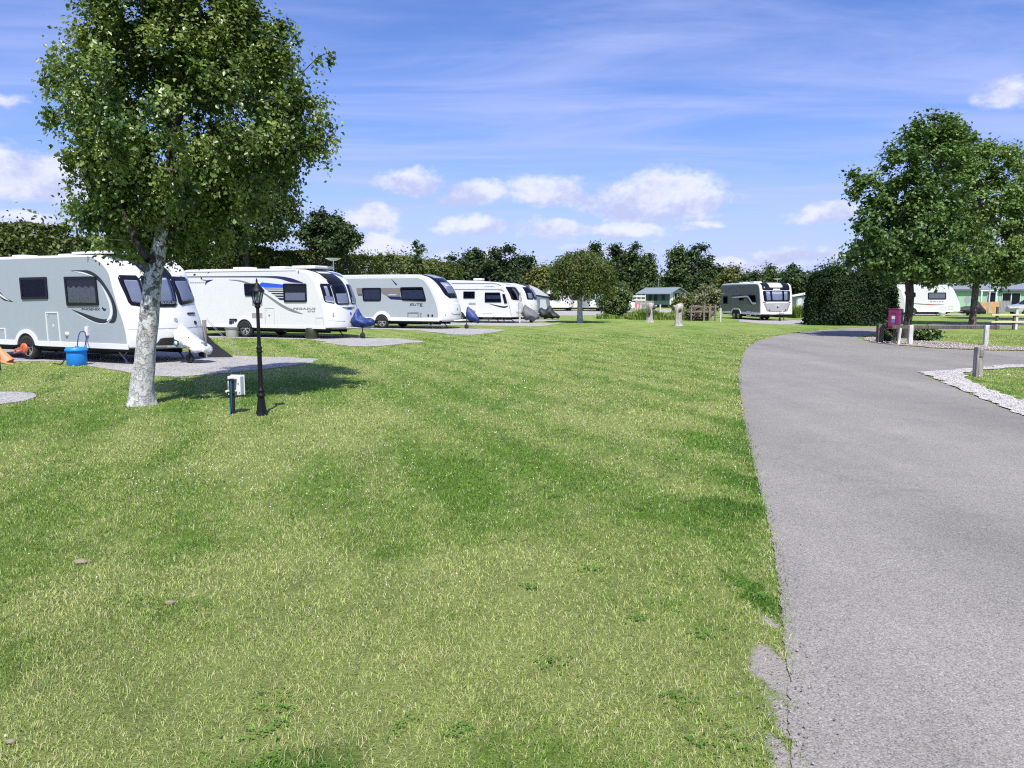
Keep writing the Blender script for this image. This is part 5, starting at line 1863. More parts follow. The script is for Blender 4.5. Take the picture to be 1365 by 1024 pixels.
def hitch_cover(name, label, van, m, pts, w=.2, group='covers tied over the caravan hitches', back=0.0, extra=None):
    """draped sheet over the hitch: pts = (x from hitch tip, bottom z, top z, half width)"""
    c = van.W / 2
    root_o = van.world(van.tip, c, 0)
    mb = MB(); n = 22
    vs = []
    st = catmull([Vector((p[0], p[1], p[2])) for p in pts], 4)
    ws = catmull([Vector((p[0], p[3], 0)) for p in pts], 4)
    for i, (a, wv) in enumerate(zip(st, ws)):
        for k in range(n):
            t = k / n * 2 * math.pi
            cy = math.cos(t) * wv.y
            sz = math.sin(t)
            zc = (a.y + a.z) / 2; hh = (a.z - a.y) / 2
            pinch = 1 if sz < 0 else (1 - .72 * sz ** 1.3)
            fold = 1 + .13 * math.sin(t * 6 + i * .7 + math.sin(i * 1.3)) + .06 * math.sin(t * 11 - i * 1.1) + random.uniform(-.03, .03)
            vs.append((a.x + random.uniform(-.01, .01), cy * pinch * fold, zc + sz * hh * (1 + random.uniform(-.03, .03)) + (.04 * math.sin(a.x * 14 + t * 3) if sz < -.3 else 0)))
    fs = []
    m_ = len(st)
    for i in range(m_ - 1):
        for k in range(n):
            a, b = i * n + k, i * n + (k + 1) % n
            fs.append((a, b, b + n, a + n))
    mb.add(vs, fs, True); mb.f.append(tuple(range(n))); mb.s.append(True); mb.f.append(tuple(range((m_ - 1) * n, m_ * n))); mb.s.append(True)
    o = mb.build(name, m, None, loc=root_o, rz=-van.a)
    tag(o, label, 'hitch cover', group)
    return o


M_COVBLUE = mat('blue_cover', (0.010, 0.036, 0.17), 0.55, 0, 0.25, 6, bump=.3, bscale=12)
M_COVWHITE = mat('white_cover', (0.60, 0.62, 0.64), 0.6, 0, 0.06, 6, bump=.3, bscale=9)
M_COVGREY = mat('grey_cover', (0.12, 0.125, 0.135), 0.6, 0, 0.25, 6, bump=.3, bscale=12)
M_COVDARK = mat('black_cover', (0.02, 0.022, 0.028), 0.6, 0, 0.25, 6, bump=.3, bscale=12)

# =========================== grey caravan behind the birch
v = Caravan('caravan', 'grey sided caravan with white nose standing right behind the birch', 171, 17.6, 25, 6.3,
            [(171, 466), (170.5, 452), (168, 438), (164.5, 425), (159, 410), (154.5, 394), (150.5, 380), (146, 363), (137, 350), (123, 340)], 2.62, .40, bulge=.36)
c1 = v
v.side_panel(M_GREY, .05, .50)
wx = v.uv(37.3, 466)[0]
v.wheel(wx, .315, M_WTRIM, aw=.10)
v.skirt(M_WTRIM, .10, 0.0, (wx - .40, wx + .40))
v.window([(30, 399.4), (65, 398.4), (62.7, 369.3), (27, 370.2)], .03, .06, None, M_GLASS_D)
v.window([(90.4, 407.7), (132.7, 407.2), (128.6, 368.5), (86.3, 369)], .03, .065, ('curtain', .02, .72))
v.frame_door([(64.7, 457.8), (82, 457.5), (78, 416), (61, 416)])
v.frame_door([(-22, 457), (9.5, 457), (7.5, 437.5), (-24, 437.5)])
b_ = v.uv(71.5, 435); MB().prism([(b_[0] - .035, b_[1]), (b_[0], b_[1] - .06), (b_[0] + .035, b_[1]), (b_[0], b_[1] + .06)], -.012, -.006).build('warning_sticker', M_WTRIM, v.root)
b_ = v.uv(71.5, 435); MB().prism([(b_[0] - .012, b_[1] - .025), (b_[0] + .012, b_[1] - .025), (b_[0], b_[1] + .03)], -.015, -.0125).build('sticker_mark', M_INK, v.root)
b_ = v.uv(90, 445.5); MB().lathe([(.001, -.05), (.045, -.045), (.06, -.006)], (b_[0], 0, b_[1]), 16, 'Y').build('flue_cap', M_WTRIM, v.root)
b_ = v.uv(117, 441.5); MB().box((b_[0], -.03, b_[1]), (.09, .05, .22), bev=.012).build('water_inlet', M_WTRIM, v.root)
v.decal([(95, 361), (108, 362), (120, 364), (132, 372), (142, 385), (150, 400), (153.5, 414), (152, 426), (146, 430)], [.3, 2.2, 3.6, 3.6, 3.2, 3.6, 5, 5, 1], M_INK)
v.decal([(136, 381), (143, 394), (148, 408), (148.5, 420), (143, 428)], [.6, 2.2, 3.2, 3.4, 1], M_WTRIM, -.012)
v.decal([(99, 361.8), (112, 364.2), (126, 369)], [.3, 1.4, .5], M_WTRIM, -.012)
v.decal([(96, 412.6), (107, 417.5), (118, 422.5), (130, 427), (141, 428), (148, 423)], [.3, 2, 3.4, 4, 3, .5], M_INK)
v.decal([(102, 417.6), (118, 425.5), (132, 430.3), (143, 430.8)], [.3, 1.2, 1.6, .6], M_WTRIM, -.007)
v.decal([(0, 392), (6, 398), (18, 402.6)], [4, 3, .3], M_INK); v.decal([(-30, 372), (-14, 378), (0, 388)], [.4, 4, 4], M_INK)
v.decal([(-4, 389), (4, 395.5), (13, 401)], [2, 1.6, .3], M_WTRIM, -.012)
v.text('PHOENIX', 108.8, 413.6, 3.0, M_INK, 25, .15)
v.decal([(136.5, 410), (139.5, 413), (142, 411.5)], [1.4, 2.2, .6], M_NAVY, -.012)
v.decal([(117.8, 342), (117.6, 346), (117.2, 350)], [3.2, 2.2, .4], M_SILVINK)
# roof pod with the sunroof
mb = MB()
xa, xb = v.uv(92, 338)[0], v.uv(150, 338)[0]
mb.box(((xa + xb) / 2 - .3, v.W / 2, v.roof + .05), (1.5, v.W - .5, .07), bev=.03)
mb.build('roof_pod', M_SHELL, v.root)
for x_, y_ in ((-3.4, 1.1), (-5.0, .9)): MB().box((x_, y_, v.roof + .05), (.45, .45, .10), bev=.03).build('roof_vent', M_WTRIM, v.root)
CLD = [(.08, .92, .06, .94, M_BLIND, 'blind')]
v.front_window([(171, 406), (193, 410), (182.5, 367), (156, 367)], px=True, curtain=[(.2, .9, .1, .86, M_BLIND, 'blind')])
v.front_window([(193.8, 410), (236, 409), (225, 367), (183.5, 367)], px=True, curtain=[(.2, .86, .14, .92, M_BLIND, 'blind')])
v.front_window([(238.5, 408), (259.8, 402.6), (247, 370), (224.8, 369)], px=True, curtain=[(.16, .86, .1, .86, M_BLIND, 'blind')])
v.patch([(-.36, v.zi(2.07)), (.36, v.zi(2.07)), (.36, v.nf + 1), (-.36, v.nf + 1)], 'sunroof', M_BLACKG, .016, .001, .05)
v.front_text('BAILEY', -.22, .22, 1.42, .06, M_SILVINK, off=.035)
for u0, u1 in ((-.72, -.42), (.42, .72)): v.patch([(u0, v.zi(1.16)), (u1, v.zi(1.16)), (u1, v.zi(1.20)), (u0, v.zi(1.20))], 'grab_handle', M_BLACK, .03, .001, .2, parent=None)
v.patch([(-.97, v.zi(.84)), (.97, v.zi(.84)), (.97, v.zi(.85)), (-.97, v.zi(.85))], 'nose_seam', M_SEAMGREY, .004, .0005, .05, nu=24)
v.patch([(-.55, v.zi(.44)), (.55, v.zi(.44)), (.42, v.zi(.62)), (-.42, v.zi(.62))], 'hitch_recess', M_UNDER, .006, .0005, .1, nu=16)
v.disc(.02, 1.04, .055, 'badge', M_MIDGREY); v.disc(.62, .95, .05, 'marker_light', M_INK)
v.under(wx, (-.5, -5.6), .80, .44)
# white printed cover over the hitch
hc = hitch_cover('hitch_cover', 'white printed cover draped over the hitch of the grey caravan', v, M_COVWHITE,
                 [(-.72, .50, .88, .05), (-.66, .42, .97, .26), (-.50, .36, .80, .33), (-.25, .32, .64, .33), (-.02, .27, .52, .30), (.10, .24, .44, .22), (.14, .25, .36, .12)])


def sticker(o, van, x, y, z, body, h, m, w):
    vs, fs = text_geo(body, h)
    k = w / max(q[0] for q in vs)
    mb = MB(); mb.add([(x + q[0] * k, y, z + q[1] - q[0] * .12) for q in vs], fs)
    mb.build('lettering', m, o, fix=False)


M_GREENPRINT = mat('green_print', (0.005, 0.10, 0.075), 0.5)
lg = MB(); lg.box((-.46, -.338, .50), (.16, .01, .15), ry=.3); lg.v = [(a, b - .03, c) for a, b, c in lg.v]; lg.build('logo', M_GREENPRINT, hc)
lg = MB(); lg.lathe([(.001, -.377), (.05, -.377), (.05, -.374)], (-.46, 0, .50), 14, 'Y'); lg.build('logo_disc', M_COVWHITE, hc)
sticker(hc, v, -.36, -.365, .53, 'Only', .05, M_SILVINK, .13)
sticker(hc, v, -.36, -.365, .46, 'Caravans', .05, M_SILVINK, .24)

# things around the grey caravan
b_ = G(103, 487)
t = thing('water_barrel', 'bright blue water barrel with wide lid by the grey caravan', 'water barrel', b_)
M_BAR = mat('blue_barrel', (0.012, 0.22, 0.68), 0.5, 0, 0.08)
mb = MB(); mb.lathe([(.20, 0), (.215, .02), (.215, .30), (.21, .33)], n=22); mb.build('drum', M_BAR, t)
mb = MB(); mb.lathe([(.21, .325), (.245, .335), (.245, .375), (.225, .40), (.22, .425), (.001, .43)], n=22); mb.lathe([(.04, .43), (.04, .46), (.001, .465)], (.02, 0, 0), n=10); mb.build('lid', M_BAR, t)
hs = MB()
q0 = Vector(b_) + Vector((.06, 0, .45))
q1 = v.world(v.uv(117, 441)[0], -.06, v.uv(117, 444)[1])
q2 = v.world(v.uv(113.5, 447)[0], -.08, v.uv(113.5, 447)[1])
hs.tube(catmull([q0 + Vector((-.03, 0, 0)), q0 + Vector((-.02, .05, .2)), q0.lerp(q1, .6) + Vector((-.03, -.05, .14)), q1 + Vector((-.03, -.04, .04)), q1], 6), .012, 7)
hs.tube(catmull([q0 + Vector((.14, 0, -.05)), q0.lerp(q1, .5) + Vector((.10, -.02, -.03)), q1 + Vector((.02, -.02, -.14)), q1 + Vector((0, 0, -.03))], 6), .012, 7)
o = hs.build('hose', mat('navy_hose', (0.015, 0.02, 0.16), .4)); tag(o, 'dark blue hoses from the barrel up to the water inlet', 'hose')
hs = MB(); gb = Vector(b_)
hs.tube(catmull([gb + Vector((-.2, .02, .2)), gb + Vector((-.32, .05, .12)), gb + Vector((-.45, .1, .02)), gb + Vector((-.75, .3, .02))], 6), .014, 7)
o = hs.build('hose', mat('navy_hose', (0, 0, 0))); tag(o, 'blue hose trailing into the grass left of the barrel', 'hose')
M_ORANGE = mat('orange_clamp', (0.52, 0.11, 0.05), .45, 0, .08)
b_ = v.world(wx - .04, -.05, 0)
t = thing('wheel_clamp', 'orange wheel clamp with a slotted arm on the grey caravan wheel', 'wheel clamp', b_, -v.a)
mb = MB(); mb.lathe([(.001, -.07), (.08, -.066), (.13, -.05), (.135, -.02)], (.02, 0, .30), 20, 'Y'); mb.build('disc', M_ORANGE, t)
mb = MB()
mb.ring([(-.34, .16), (-.32, .27), (.02, .36), (.02, .24)], [(-.29, .195), (-.28, .235), (-.08, .29), (-.08, .25)], -.085, -.055)
mb.build('arm', M_ORANGE, t)
b_ = G(3, 484.5)
t = thing('traffic_cone', 'faded orange cone leaning against the grey caravan at the photo edge', 'traffic cone', (b_.x, b_.y, 0))
M_CONE = mat('faded_orange', (0.62, 0.26, 0.13), .6, 0, .1)
mb = MB(); mb.tube([(.16, 0, .03), (-.06, 0, .36), (-.09, 0, .42)], [.14, .05, .03], 16); mb.build('cone', M_CONE, t)
mb = MB(); mb.box((.17, 0, .025), (.36, .36, .03), ry=.35, bev=.01); mb.build('foot', M_CONE, t)
b_ = G(0, 494)
o = MB().tube([(0, 0, 0), (0, 0, .82)], [.022, .02], 10).lathe([(.03, .80), (.035, .83), (.001, .85)], n=10).build('marker_post', M_BLACK, loc=(b_.x, b_.y, 0)); tag(o, 'thin black marker post at the very edge of the photo', 'post')
# dark windbreak and guy ropes at the far side of the grey caravan
A = v.world(-.12, v.W + .1, 0)
wbk = thing('awning_skirt', 'dark awning skirt pegged out behind the nose of the grey caravan', 'awning', A, -v.a)
mb = MB(); mb.add([(.0, 0, .70), (.02, .02, .02), (.6, .4, .012), (.2, .15, .4), (-.3, .06, .02), (-.3, .04, .70)], [(0, 1, 3), (1, 2, 3), (0, 5, 4, 1)]); mb.build('cloth', M_COVDARK, wbk, fix=False)
MB().tube([(.03, 0, 0), (.03, 0, 1.0)], [.05, .05], 8).build('post', M_WOODGREY, wbk)
rp = MB()
for (dx_, dy_, zz) in ((.55, .7, 1.0), (.4, .9, 1.05), (.2, 1.1, 1.0)): rp.tube([(.0, .1, zz), (dx_, dy_, .02)], [.0035, .0035], 5)
rp.build('guy_rope', mat('pale_rope', (0.35, 0.36, 0.5), .7), wbk)

# =========================== white caravan with blue swooshes
v = Caravan('caravan', 'white caravan with blue swooshes and a blue hitch cover', 434.5, 28.5, 22, 7.1,
            [(434.5, 442), (434, 430), (431.5, 415), (428, 400), (423, 385), (417, 372), (409, 363.5), (398, 359.5)], 2.70, .42, bulge=.42)
c2 = v
wx = v.uv(327, 440)[0]
v.wheel(wx, .335, M_WTRIM, aw=.09)
v.skirt(M_WTRIM, .08, 0.0, (wx - .42, wx + .42))
v.window([(327, 394.5), (345, 394.5), (345, 378), (325.7, 378)], .06, .05, None, M_GLASS_D)
v.window([(379, 402.7), (409.5, 402.7), (408.5, 378), (377.5, 378)], .07, .055, ('blind', .02, .5))
v.decal([(250, 369.2), (300, 369), (350, 369), (372, 370), (388, 373.5), (404, 377)], [.8, .9, 1.2, 2.2, 3.6, .4], M_NAVY)
v.decal_poly([(349, 376.5), (378, 379.5), (378, 383.5), (352, 383.3), (345, 380)], M_BLUE)
for k, (xa, yy, hh) in enumerate([(352, 384.6, 1.0), (356, 387.4, 1.4), (361, 390.4, 1.7), (366, 393.8, 2.0), (370, 397.2, 2.6)]):
    v.decal_poly([(xa, yy), (378, yy + .2), (378.4, yy + hh + .2), (xa + 3.2, yy + hh)], M_NAVY)
v.decal([(305, 373), (320, 374.5), (334, 379), (350, 388), (362, 396), (376, 406), (390, 414), (404, 418.6)], [.3, 1.2, 1.8, 3.6, 4.6, 4.6, 2.6, .3], M_SILVINK)
v.decal([(349, 386), (362, 394.5), (376, 404), (388, 411.5)], [2.2, 2.6, 2.2, .4], M_WTRIM, -.012)
v.decal([(274, 380), (276, 375.5), (284, 373)], [.5, 2.2, .3], M_NAVY); v.decal([(268, 372.5), (276, 374.3)], [.3, 1.6], M_SILVINK)
v.text('PEGASUS', 390.5, 412.6, 2.5, M_SILVINK, 30, .2, 1.15)
v.text('GT65', 409.5, 416, 1.9, M_SILVINK, 11, .2)
v.text('GRANDE', 253, 377.5, 1.6, M_MIDGREY, 20)
v.frame_door([(354, 436), (366, 436), (365.5, 410.5), (353, 410.5)], m=M_SEAMGREY, t=.012, fw=.010)
b_ = v.uv(359, 420.5); MB().box((b_[0], -.012, b_[1]), (.05, .01, .05), ry=.78).build('warning_sticker', mat('red_vinyl', (.5, .05, .04)), v.root)
for yy in (404, 420.5):
    mb = MB(); a, b = v.uv(336, yy - 3.6), v.uv(350, yy + 3.6)
    for k in range(5):
        z = a[1] + (b[1] - a[1]) * (k + .5) / 5
        mb.box(((a[0] + b[0]) / 2, -.008, z), (b[0] - a[0], .012, abs(b[1] - a[1]) / 11))
    mb.build('fridge_vent', mat('vent_pink_grey', (.45, .38, .38)), v.root)
for (x0, y0, x1, y1) in ((306, 425, 315, 427), (306, 427.6, 309.4, 433), (310, 427.6, 312, 431), (313, 425.2, 316, 429)): 
    a, b = v.uv(x0, y1), v.uv(x1, y0); MB().box(((a[0] + b[0]) / 2, -.010, (a[1] + b[1]) / 2), (b[0] - a[0], .01, b[1] - a[1])).build('sticker', M_INK, v.root)
v.seam_door([(422, 437), (432, 437), (431, 423.5), (421, 423.5)])
b_ = v.uv(381, 441); MB().box((b_[0], -.028, b_[1] - .02), (.13, .01, .04)).build('side_reflector', M_INK, v.root)
b_ = v.uv(398, 362.5); MB().box((b_[0], -.01, b_[1]), (.05, .02, .11), bev=.008).build('side_badge', M_SILVINK, v.root)
mb = MB(); z = v.uv(380, 360.8)[1]; mb.box((-v.L / 2 - .5, -.006, z), (v.L - 1.6, .012, .02)); mb.build('awning_rail', M_SEAMGREY, v.root)
v.front_window([(432.5, 402), (446, 405), (437.5, 379), (424.5, 378)], px=True, curtain=[(.3, .65, .3, .85, M_CURTAIN, 'curtain'), (.12, .95, .03, .32, M_BLIND, 'blind')])
v.front_window([(447.5, 406), (466, 406), (457.5, 378), (438.5, 378)], px=True, curtain=[(.12, .9, .05, .5, M_BLIND, 'blind')])
v.front_window([(468.5, 405.5), (479, 402.5), (470.5, 379), (460, 379)], px=True, curtain=[(.3, .65, .3, .85, M_CURTAIN, 'curtain'), (.12, .9, .03, .32, M_BLIND, 'blind')])
u0, i0 = v.fit(438, 378); u1, _ = v.fit(458, 378)
sr = v.patch([(u0, i0), (u1, i0), (u1 - .02, v.nf + .5), (u0 + .02, v.nf + .5)], 'sunroof', M_BLACKG, .016, .001, .03)
v.patch([(u0 + .06, i0 + (v.nf - i0) * .5), (u1 - .06, i0 + (v.nf - i0) * .5), (u1 - .08, v.nf), (u0 + .08, v.nf)], 'pane', M_BLIND, .022, .017, .05, parent=sr)
for sg in (-1, 1):
    v.patch([(sg * .88, v.zi(1.98)), (sg * .42, v.zi(2.02)), (sg * .42, v.zi(2.10)), (sg * .80, v.zi(2.1))], 'decal', M_NAVY, .006, .001, .3)
    v.disc(sg * .74, .93, .07, 'marker_light', M_SEAMGREY)
v.front_text('PEGASUS', -.36, .36, 1.32, .07, M_SILVINK)
v.patch([(-.14, v.zi(1.11)), (.14, v.zi(1.11)), (.42, v.zi(1.22)), (-.42, v.zi(1.22))], 'emblem', M_SILVINK, .005, .001, .2)
v.patch([(-.10, v.zi(1.14)), (.10, v.zi(1.14)), (.16, v.zi(1.19)), (-.16, v.zi(1.19))], 'emblem_centre', M_NAVY, .009, .006, .2)
v.disc(.0, .96, .055, 'badge', M_BLUE)
for sg in (-1, 1): v.patch([(sg * .92, v.zi(.70)), (sg * .35, v.zi(.66)), (sg * .35, v.zi(.675)), (sg * .92, v.zi(.715))], 'nose_seam', M_SEAMGREY, .004, .0005, .1)
v.under(wx, (-.6, -6.3), .85, .44)
mb = MB(); xx = v.uv(398, 357)[0]
mb.box((xx - .1, 1.0, v.roof + .05), (1.1, 1.2, .12), bev=.04); mb.build('roof_pod', M_WTRIM, v.root)
for px in (308, 358): MB().box((v.uv(px, 357)[0], .8, v.roof + .05), (.75, .6, .10), bev=.04).build('roof_vent', M_WTRIM, v.root)
d_ = MB(); xx = v.uv(427.5, 350)[0] - .35
d_.tube([(xx, 1.3, v.roof - .05), (xx, 1.3, v.roof + .32)], [.025, .02], 8); d_.lathe([(.001, .30), (.12, .32), (.30, .40), (.31, .41), (.001, .36)], (xx, 1.3, v.roof), 20); d_.build('roof_aerial', M_WTRIM, v.root)
hitch_cover('hitch_cover', 'crumpled blue cover with a peak over the hitch of the swooshed caravan', v, M_COVBLUE,
            [(-.82, .50, .66, .10), (-.74, .44, .90, .26), (-.58, .43, 1.16, .28), (-.44, .43, .92, .26), (-.24, .46, .80, .22), (.0, .50, .80, .19), (.12, .50, .74, .14)])
b_ = G(311.5, 449.5)
t = thing('waste_bin', 'pale grey lidded bucket beside the wheel of the swooshed caravan', 'bucket', (b_.x, b_.y - .15, 0))
MB().lathe([(.22, 0), (.235, .02), (.25, .30), (.26, .36)], n=20).build('bucket', mat('pale_bucket', (.42, .41, .37), .6), t)
MB().lathe([(.29, .355), (.29, .385), (.2, .40), (.001, .405)], n=20).build('lid', mat('dark_lid', (.10, .10, .11), .5), t)
b_ = v.world(-.75, .15, 0)
t = thing('water_barrel', 'dark green barrel lying under the nose of the swooshed caravan', 'water barrel', b_)
MB().lathe([(.001, 0), (.24, .0), (.25, .03), (.25, .38), (.22, .42), (.001, .42)], n=18).build('drum', mat('dark_green_drum', (.03, .035, .015), .5), t)
MB().lathe([(.06, .42), (.06, .46), (.001, .46)], n=10).build('cap', M_BLACK, t)

# =========================== silver grey caravan with one wide nose window
v = Caravan('caravan', 'silver grey caravan with white wheel arches and one wide black nose window', 586, 37.5, 21, 6.4,
            [(587.5, 432), (588, 424), (587, 413), (583.5, 400), (578.5, 388), (573, 378), (566, 370), (557, 366.3)], 2.72, .42, bulge=.40)
c3 = v
v.side_panel(M_GREY2, .16, .56)
wx = v.uv(509.3, 430.5)[0]
v.wheel(wx, .335, M_WTRIM, aw=.16)
v.skirt(M_WTRIM, .15, 0.0, (wx - .48, wx + .48))
v.window([(484.3, 401.3), (508, 401.3), (508.3, 383.7), (482.7, 383.9)], .10, .06, ('blind', .02, .98), M_GLASS_D)
v.window([(536, 400.5), (568.5, 401.7), (563.8, 382.6), (533.4, 383)], .10, .07, ('blind', .08, .85), M_GLASS_D)
v.decal_poly([(508.4, 384), (533.2, 384), (534, 396), (516, 395), (508.6, 391)], mat('taupe_vinyl', (.20, .18, .18), .4), -.009)
v.decal_poly([(516, 395.2), (534, 395.6), (536, 400), (521, 399.2)], M_NAVY, -.010)
v.decal_poly([(475, 384), (482.6, 384), (482.8, 392), (476, 392)], mat('taupe_vinyl', (0, 0, 0)), -.009); v.decal_poly([(477, 392.4), (483, 392.4), (483, 394.2), (477.5, 394.2)], M_INK, -.009)
v.text('SPORT', 517.5, 393.8, 1.6, M_WHITETEXT, 12, .2, y=-.014)
v.text('ELITE', 546, 407.4, 3.0, M_INK, 17.5, .25)
v.text('560', 559.5, 409, 1.4, M_INK, 4.5)
v.decal([(522, 372), (526, 377), (529, 380)], [.4, 1.4, 1.8], M_INK)
v.frame_door([(543.3, 424.3), (558.2, 424.3), (558.2, 416.3), (543.3, 416.3)], m=M_SILVINK, fw=.05)
for px, py in ((561, 418.5), (561, 423.2), (571, 420.8), (576.4, 420.8)):
    b_ = v.uv(px, py); MB().box((b_[0], -.014, b_[1]), (.09, .016, .11), bev=.006).build('socket', M_SILVINK if px < 565 else M_INK, v.root)
v.front_window([(-.62, v.zi(1.55)), (.62, v.zi(1.55)), (.74, v.nf + .3), (-.74, v.nf + .3)], r=.2, curtain=[(.2, .8, .12, .48, M_BLIND, 'blind'), (.2, .8, .66, .95, M_BLIND, 'blind')])
v.front_text('SPRITE', -.30, .30, 2.13, .07, M_WHITETEXT, off=.04)
v.patch([(-.5, v.zi(.72)), (.5, v.zi(.72)), (.62, v.zi(1.3)), (-.62, v.zi(1.3))], 'gas_locker_door', M_WTRIM, .012, .001, .2)
v.disc(0, .98, .06, 'badge', M_SILVINK)
for sg in (-1, 1): v.disc(sg * .82, .72, .05, 'marker_light', M_SEAMGREY)
v.under(wx, (-.55, -5.7), .85, .46, bar=M_WTRIM)
hitch_cover('hitch_cover', 'plain blue cover over the hitch of the silver grey caravan', v, M_COVBLUE,
            [(-.34, .5, 1.0, .08), (-.26, .45, 1.12, .2), (-.06, .40, .98, .2), (.18, .33, .74, .17), (.32, .30, .56, .12)])

# =========================== white caravan with dark frameless nose window
v = Caravan('caravan', 'white caravan with a grey roof line and a dark nose window', 682, 46, 17, 6.6,
            [(682, 428), (682, 422), (681.5, 412), (679.5, 403), (677, 394), (673, 385), (669, 379.5), (663, 377.2)], 2.62, .40, bulge=.36)
c4 = v
wx = -3.4
v.wheel(wx, .33, M_WTRIM, aw=.10)
v.skirt(M_WTRIM, .06, 0.0, (wx - .42, wx + .42))
v.window([(617.8, 397.8), (633, 397.8), (633, 388.6), (617.8, 388.6)], .04, .04, None, M_GLASS_D)
v.window([(646.4, 403), (668.5, 403), (666.5, 390), (646.4, 390)], .05, .05, ('blind', .3, .75), M_GLASS_D)
v.window([(672.5, 404.5), (676.4, 404.5), (673, 392), (669.6, 392)], .04, .03, None, M_GLASS, 'side_window')
v.decal([(652, 405), (662, 407.6), (672, 409.5), (677, 408)], [.3, 1.4, 2.0, 1.4], M_INK)
v.decal([(606, 386), (634, 386), (634.4, 386)], [.9, .9, .9], M_SILVINK); v.decal([(635, 386), (662, 386.2), (669, 386.8), (672, 389)], [.9, .9, 1.4, .4], M_SILVINK)
v.decal([(602, 378), (640, 378), (661, 378.2), (668, 381)], [.9, .9, .9, .9], M_SILVINK)
v.text('COACHMAN', 646, 382.6, 1.0, M_SILVINK, 13)
for yy in (405, 415):
    mb = MB(); a, b = v.uv(625, yy - 1.6), v.uv(634, yy + 1.6)
    for k in range(4): mb.box(((a[0] + b[0]) / 2, -.008, a[1] + (b[1] - a[1]) * (k + .5) / 4), (b[0] - a[0], .012, abs(b[1] - a[1]) / 8))
    mb.build('fridge_vent', M_SEAMGREY, v.root)
v.seam_door([(644.5, 424), (656, 424), (656, 417.8), (644.5, 417.8)])
b_ = v.uv(659, 423.5); MB().box((b_[0], -.02, b_[1]), (.14, .03, .1), ry=.5, bev=.01).build('socket', M_INK, v.root)
b_ = v.uv(674.5, 420.6); MB().box((b_[0], -.012, b_[1]), (.07, .02, .09), bev=.01).build('socket', M_SEAMGREY, v.root)
v.front_window([(-.86, v.zi(1.42)), (.86, v.zi(1.42)), (.92, v.zi(2.22)), (-.92, v.zi(2.22))], r=.06, glass=M_GLASS_D, curtain=[(.28, .42, .05, .8, M_CURTAIN, 'curtain'), (.6, .72, .05, .8, M_CURTAIN, 'curtain')])
v.front_text('COACHMAN', -.5, .3, 2.36, .05, M_SILVINK)
v.patch([(-.7, v.zi(.6)), (.7, v.zi(.6)), (.8, v.zi(1.25)), (-.8, v.zi(1.25))], 'gas_locker_door', M_WTRIM, .012, .001, .15)
mb = MB(); mb.box((v.uv(632, 375)[0], .9, v.roof + .07), (.55, .6, .14), bev=.05); mb.build('roof_vent', M_WTRIM, v.root)
v.under(wx, (-.5, -1.5), .9, .44)
hitch_cover('hitch_cover', 'charcoal cover over the hitch of the white caravan with grey roof line', v, M_COVGREY,
            [(-.85, .30, .95, .12), (-.74, .22, 1.12, .36), (-.5, .16, .98, .42), (-.2, .12, .8, .42), (.05, .2, .62, .34), (.16, .3, .5, .2)])
t0 = v.world(.42, .35, 0)
o = MB().box((0, 0, .95), (.10, .09, 1.9), bev=.01).box((0, -.002, 1.0), (.104, .094, .12)).build('marker_post', M_BIRCH, loc=t0); tag(o, 'slim pale post in front of the charcoal hitch cover', 'post')

# =========================== white caravan with a tall three-part nose window
v = Caravan('caravan', 'white caravan with tall bluish three part nose window beside the grey awning', 703, 54, 17, 6.4,
            [(702, 428), (702, 418), (701.5, 408), (700, 400), (698, 392), (694, 384), (689, 380), (684, 378.3)], 2.66, .42, bulge=.5)
c5 = v
wx = -3.3
v.wheel(wx, .33, M_WTRIM, aw=.1)
v.skirt(M_WTRIM, .06, 0.0, (wx - .42, wx + .42))
for (a, b, lab) in ((-.9, -.38, 0), (-.35, .35, 1), (.38, .9, 2)):
    v.front_window([(a, v.zi(1.42)), (b, v.zi(1.42)), (b * .97, v.zi(2.3) if lab != 1 else v.nf), (a * .97, v.zi(2.3) if lab != 1 else v.nf)], r=.1, curtain=[(.2, .8, .08, .5, M_BLIND, 'blind')])
for sg in (-1, 1): v.disc(sg * .7, 1.05, .07, 'marker_light', M_SEAMGREY)
v.disc(0, .98, .06, 'badge', M_SILVINK)
v.patch([(-.8, v.zi(.64)), (.8, v.zi(.64)), (.8, v.zi(.655)), (-.8, v.zi(.655))], 'nose_seam', M_SEAMGREY, .004, .0005, .1)
v.under(wx, (-.5,), .9, .44)
hitch_cover('hitch_cover', 'heap of black covers around the hitch beside the grey awning', v, M_COVDARK,
            [(-.8, .35, .7, .15), (-.6, .15, .85, .32), (-.3, .08, .7, .36), (.05, .06, 1.0, .3), (.3, .06, .62, .34), (.6, .08, .38, .28), (.75, .1, .26, .15)])

# grey and white awning beside it
b_ = P(727, 420, 57)
t = thing('awning', 'grey porch awning with pale sloping roof beside the white caravan', 'awning', (b_.x, 57, 0))
mb = MB()
mb.prism([(-1.0, .02), (.45, .02), (.24, 1.62), (-1.0, 1.85)], 0, .04)
mb.prism([(.45, 0), (.24, 1.62), (.28, 1.62), (.50, 0)], .045, 2.2)
mb.build('wall', mat('grey_awning', (.16, .19, .22), .7), t)
mb = MB(); mb.add([(-1.2, -.1, 2.50), (-.6, -.12, 2.25), (.32, -.12, 1.62), (.32, 2.3, 1.62), (-1.2, 2.3, 2.5), (-1.2, -.05, 1.85)], [(0, 1, 2, 3, 4), (0, 5, 1), (1, 5, 2)]); mb.build('roof', M_COVWHITE, t)
MB().prism([(-.45, .3), (.18, .3), (.02, 1.4), (-.4, 1.42)], -.02, -.003).build('window', mat('clear_plastic', (.50, .54, .60), .2), t)

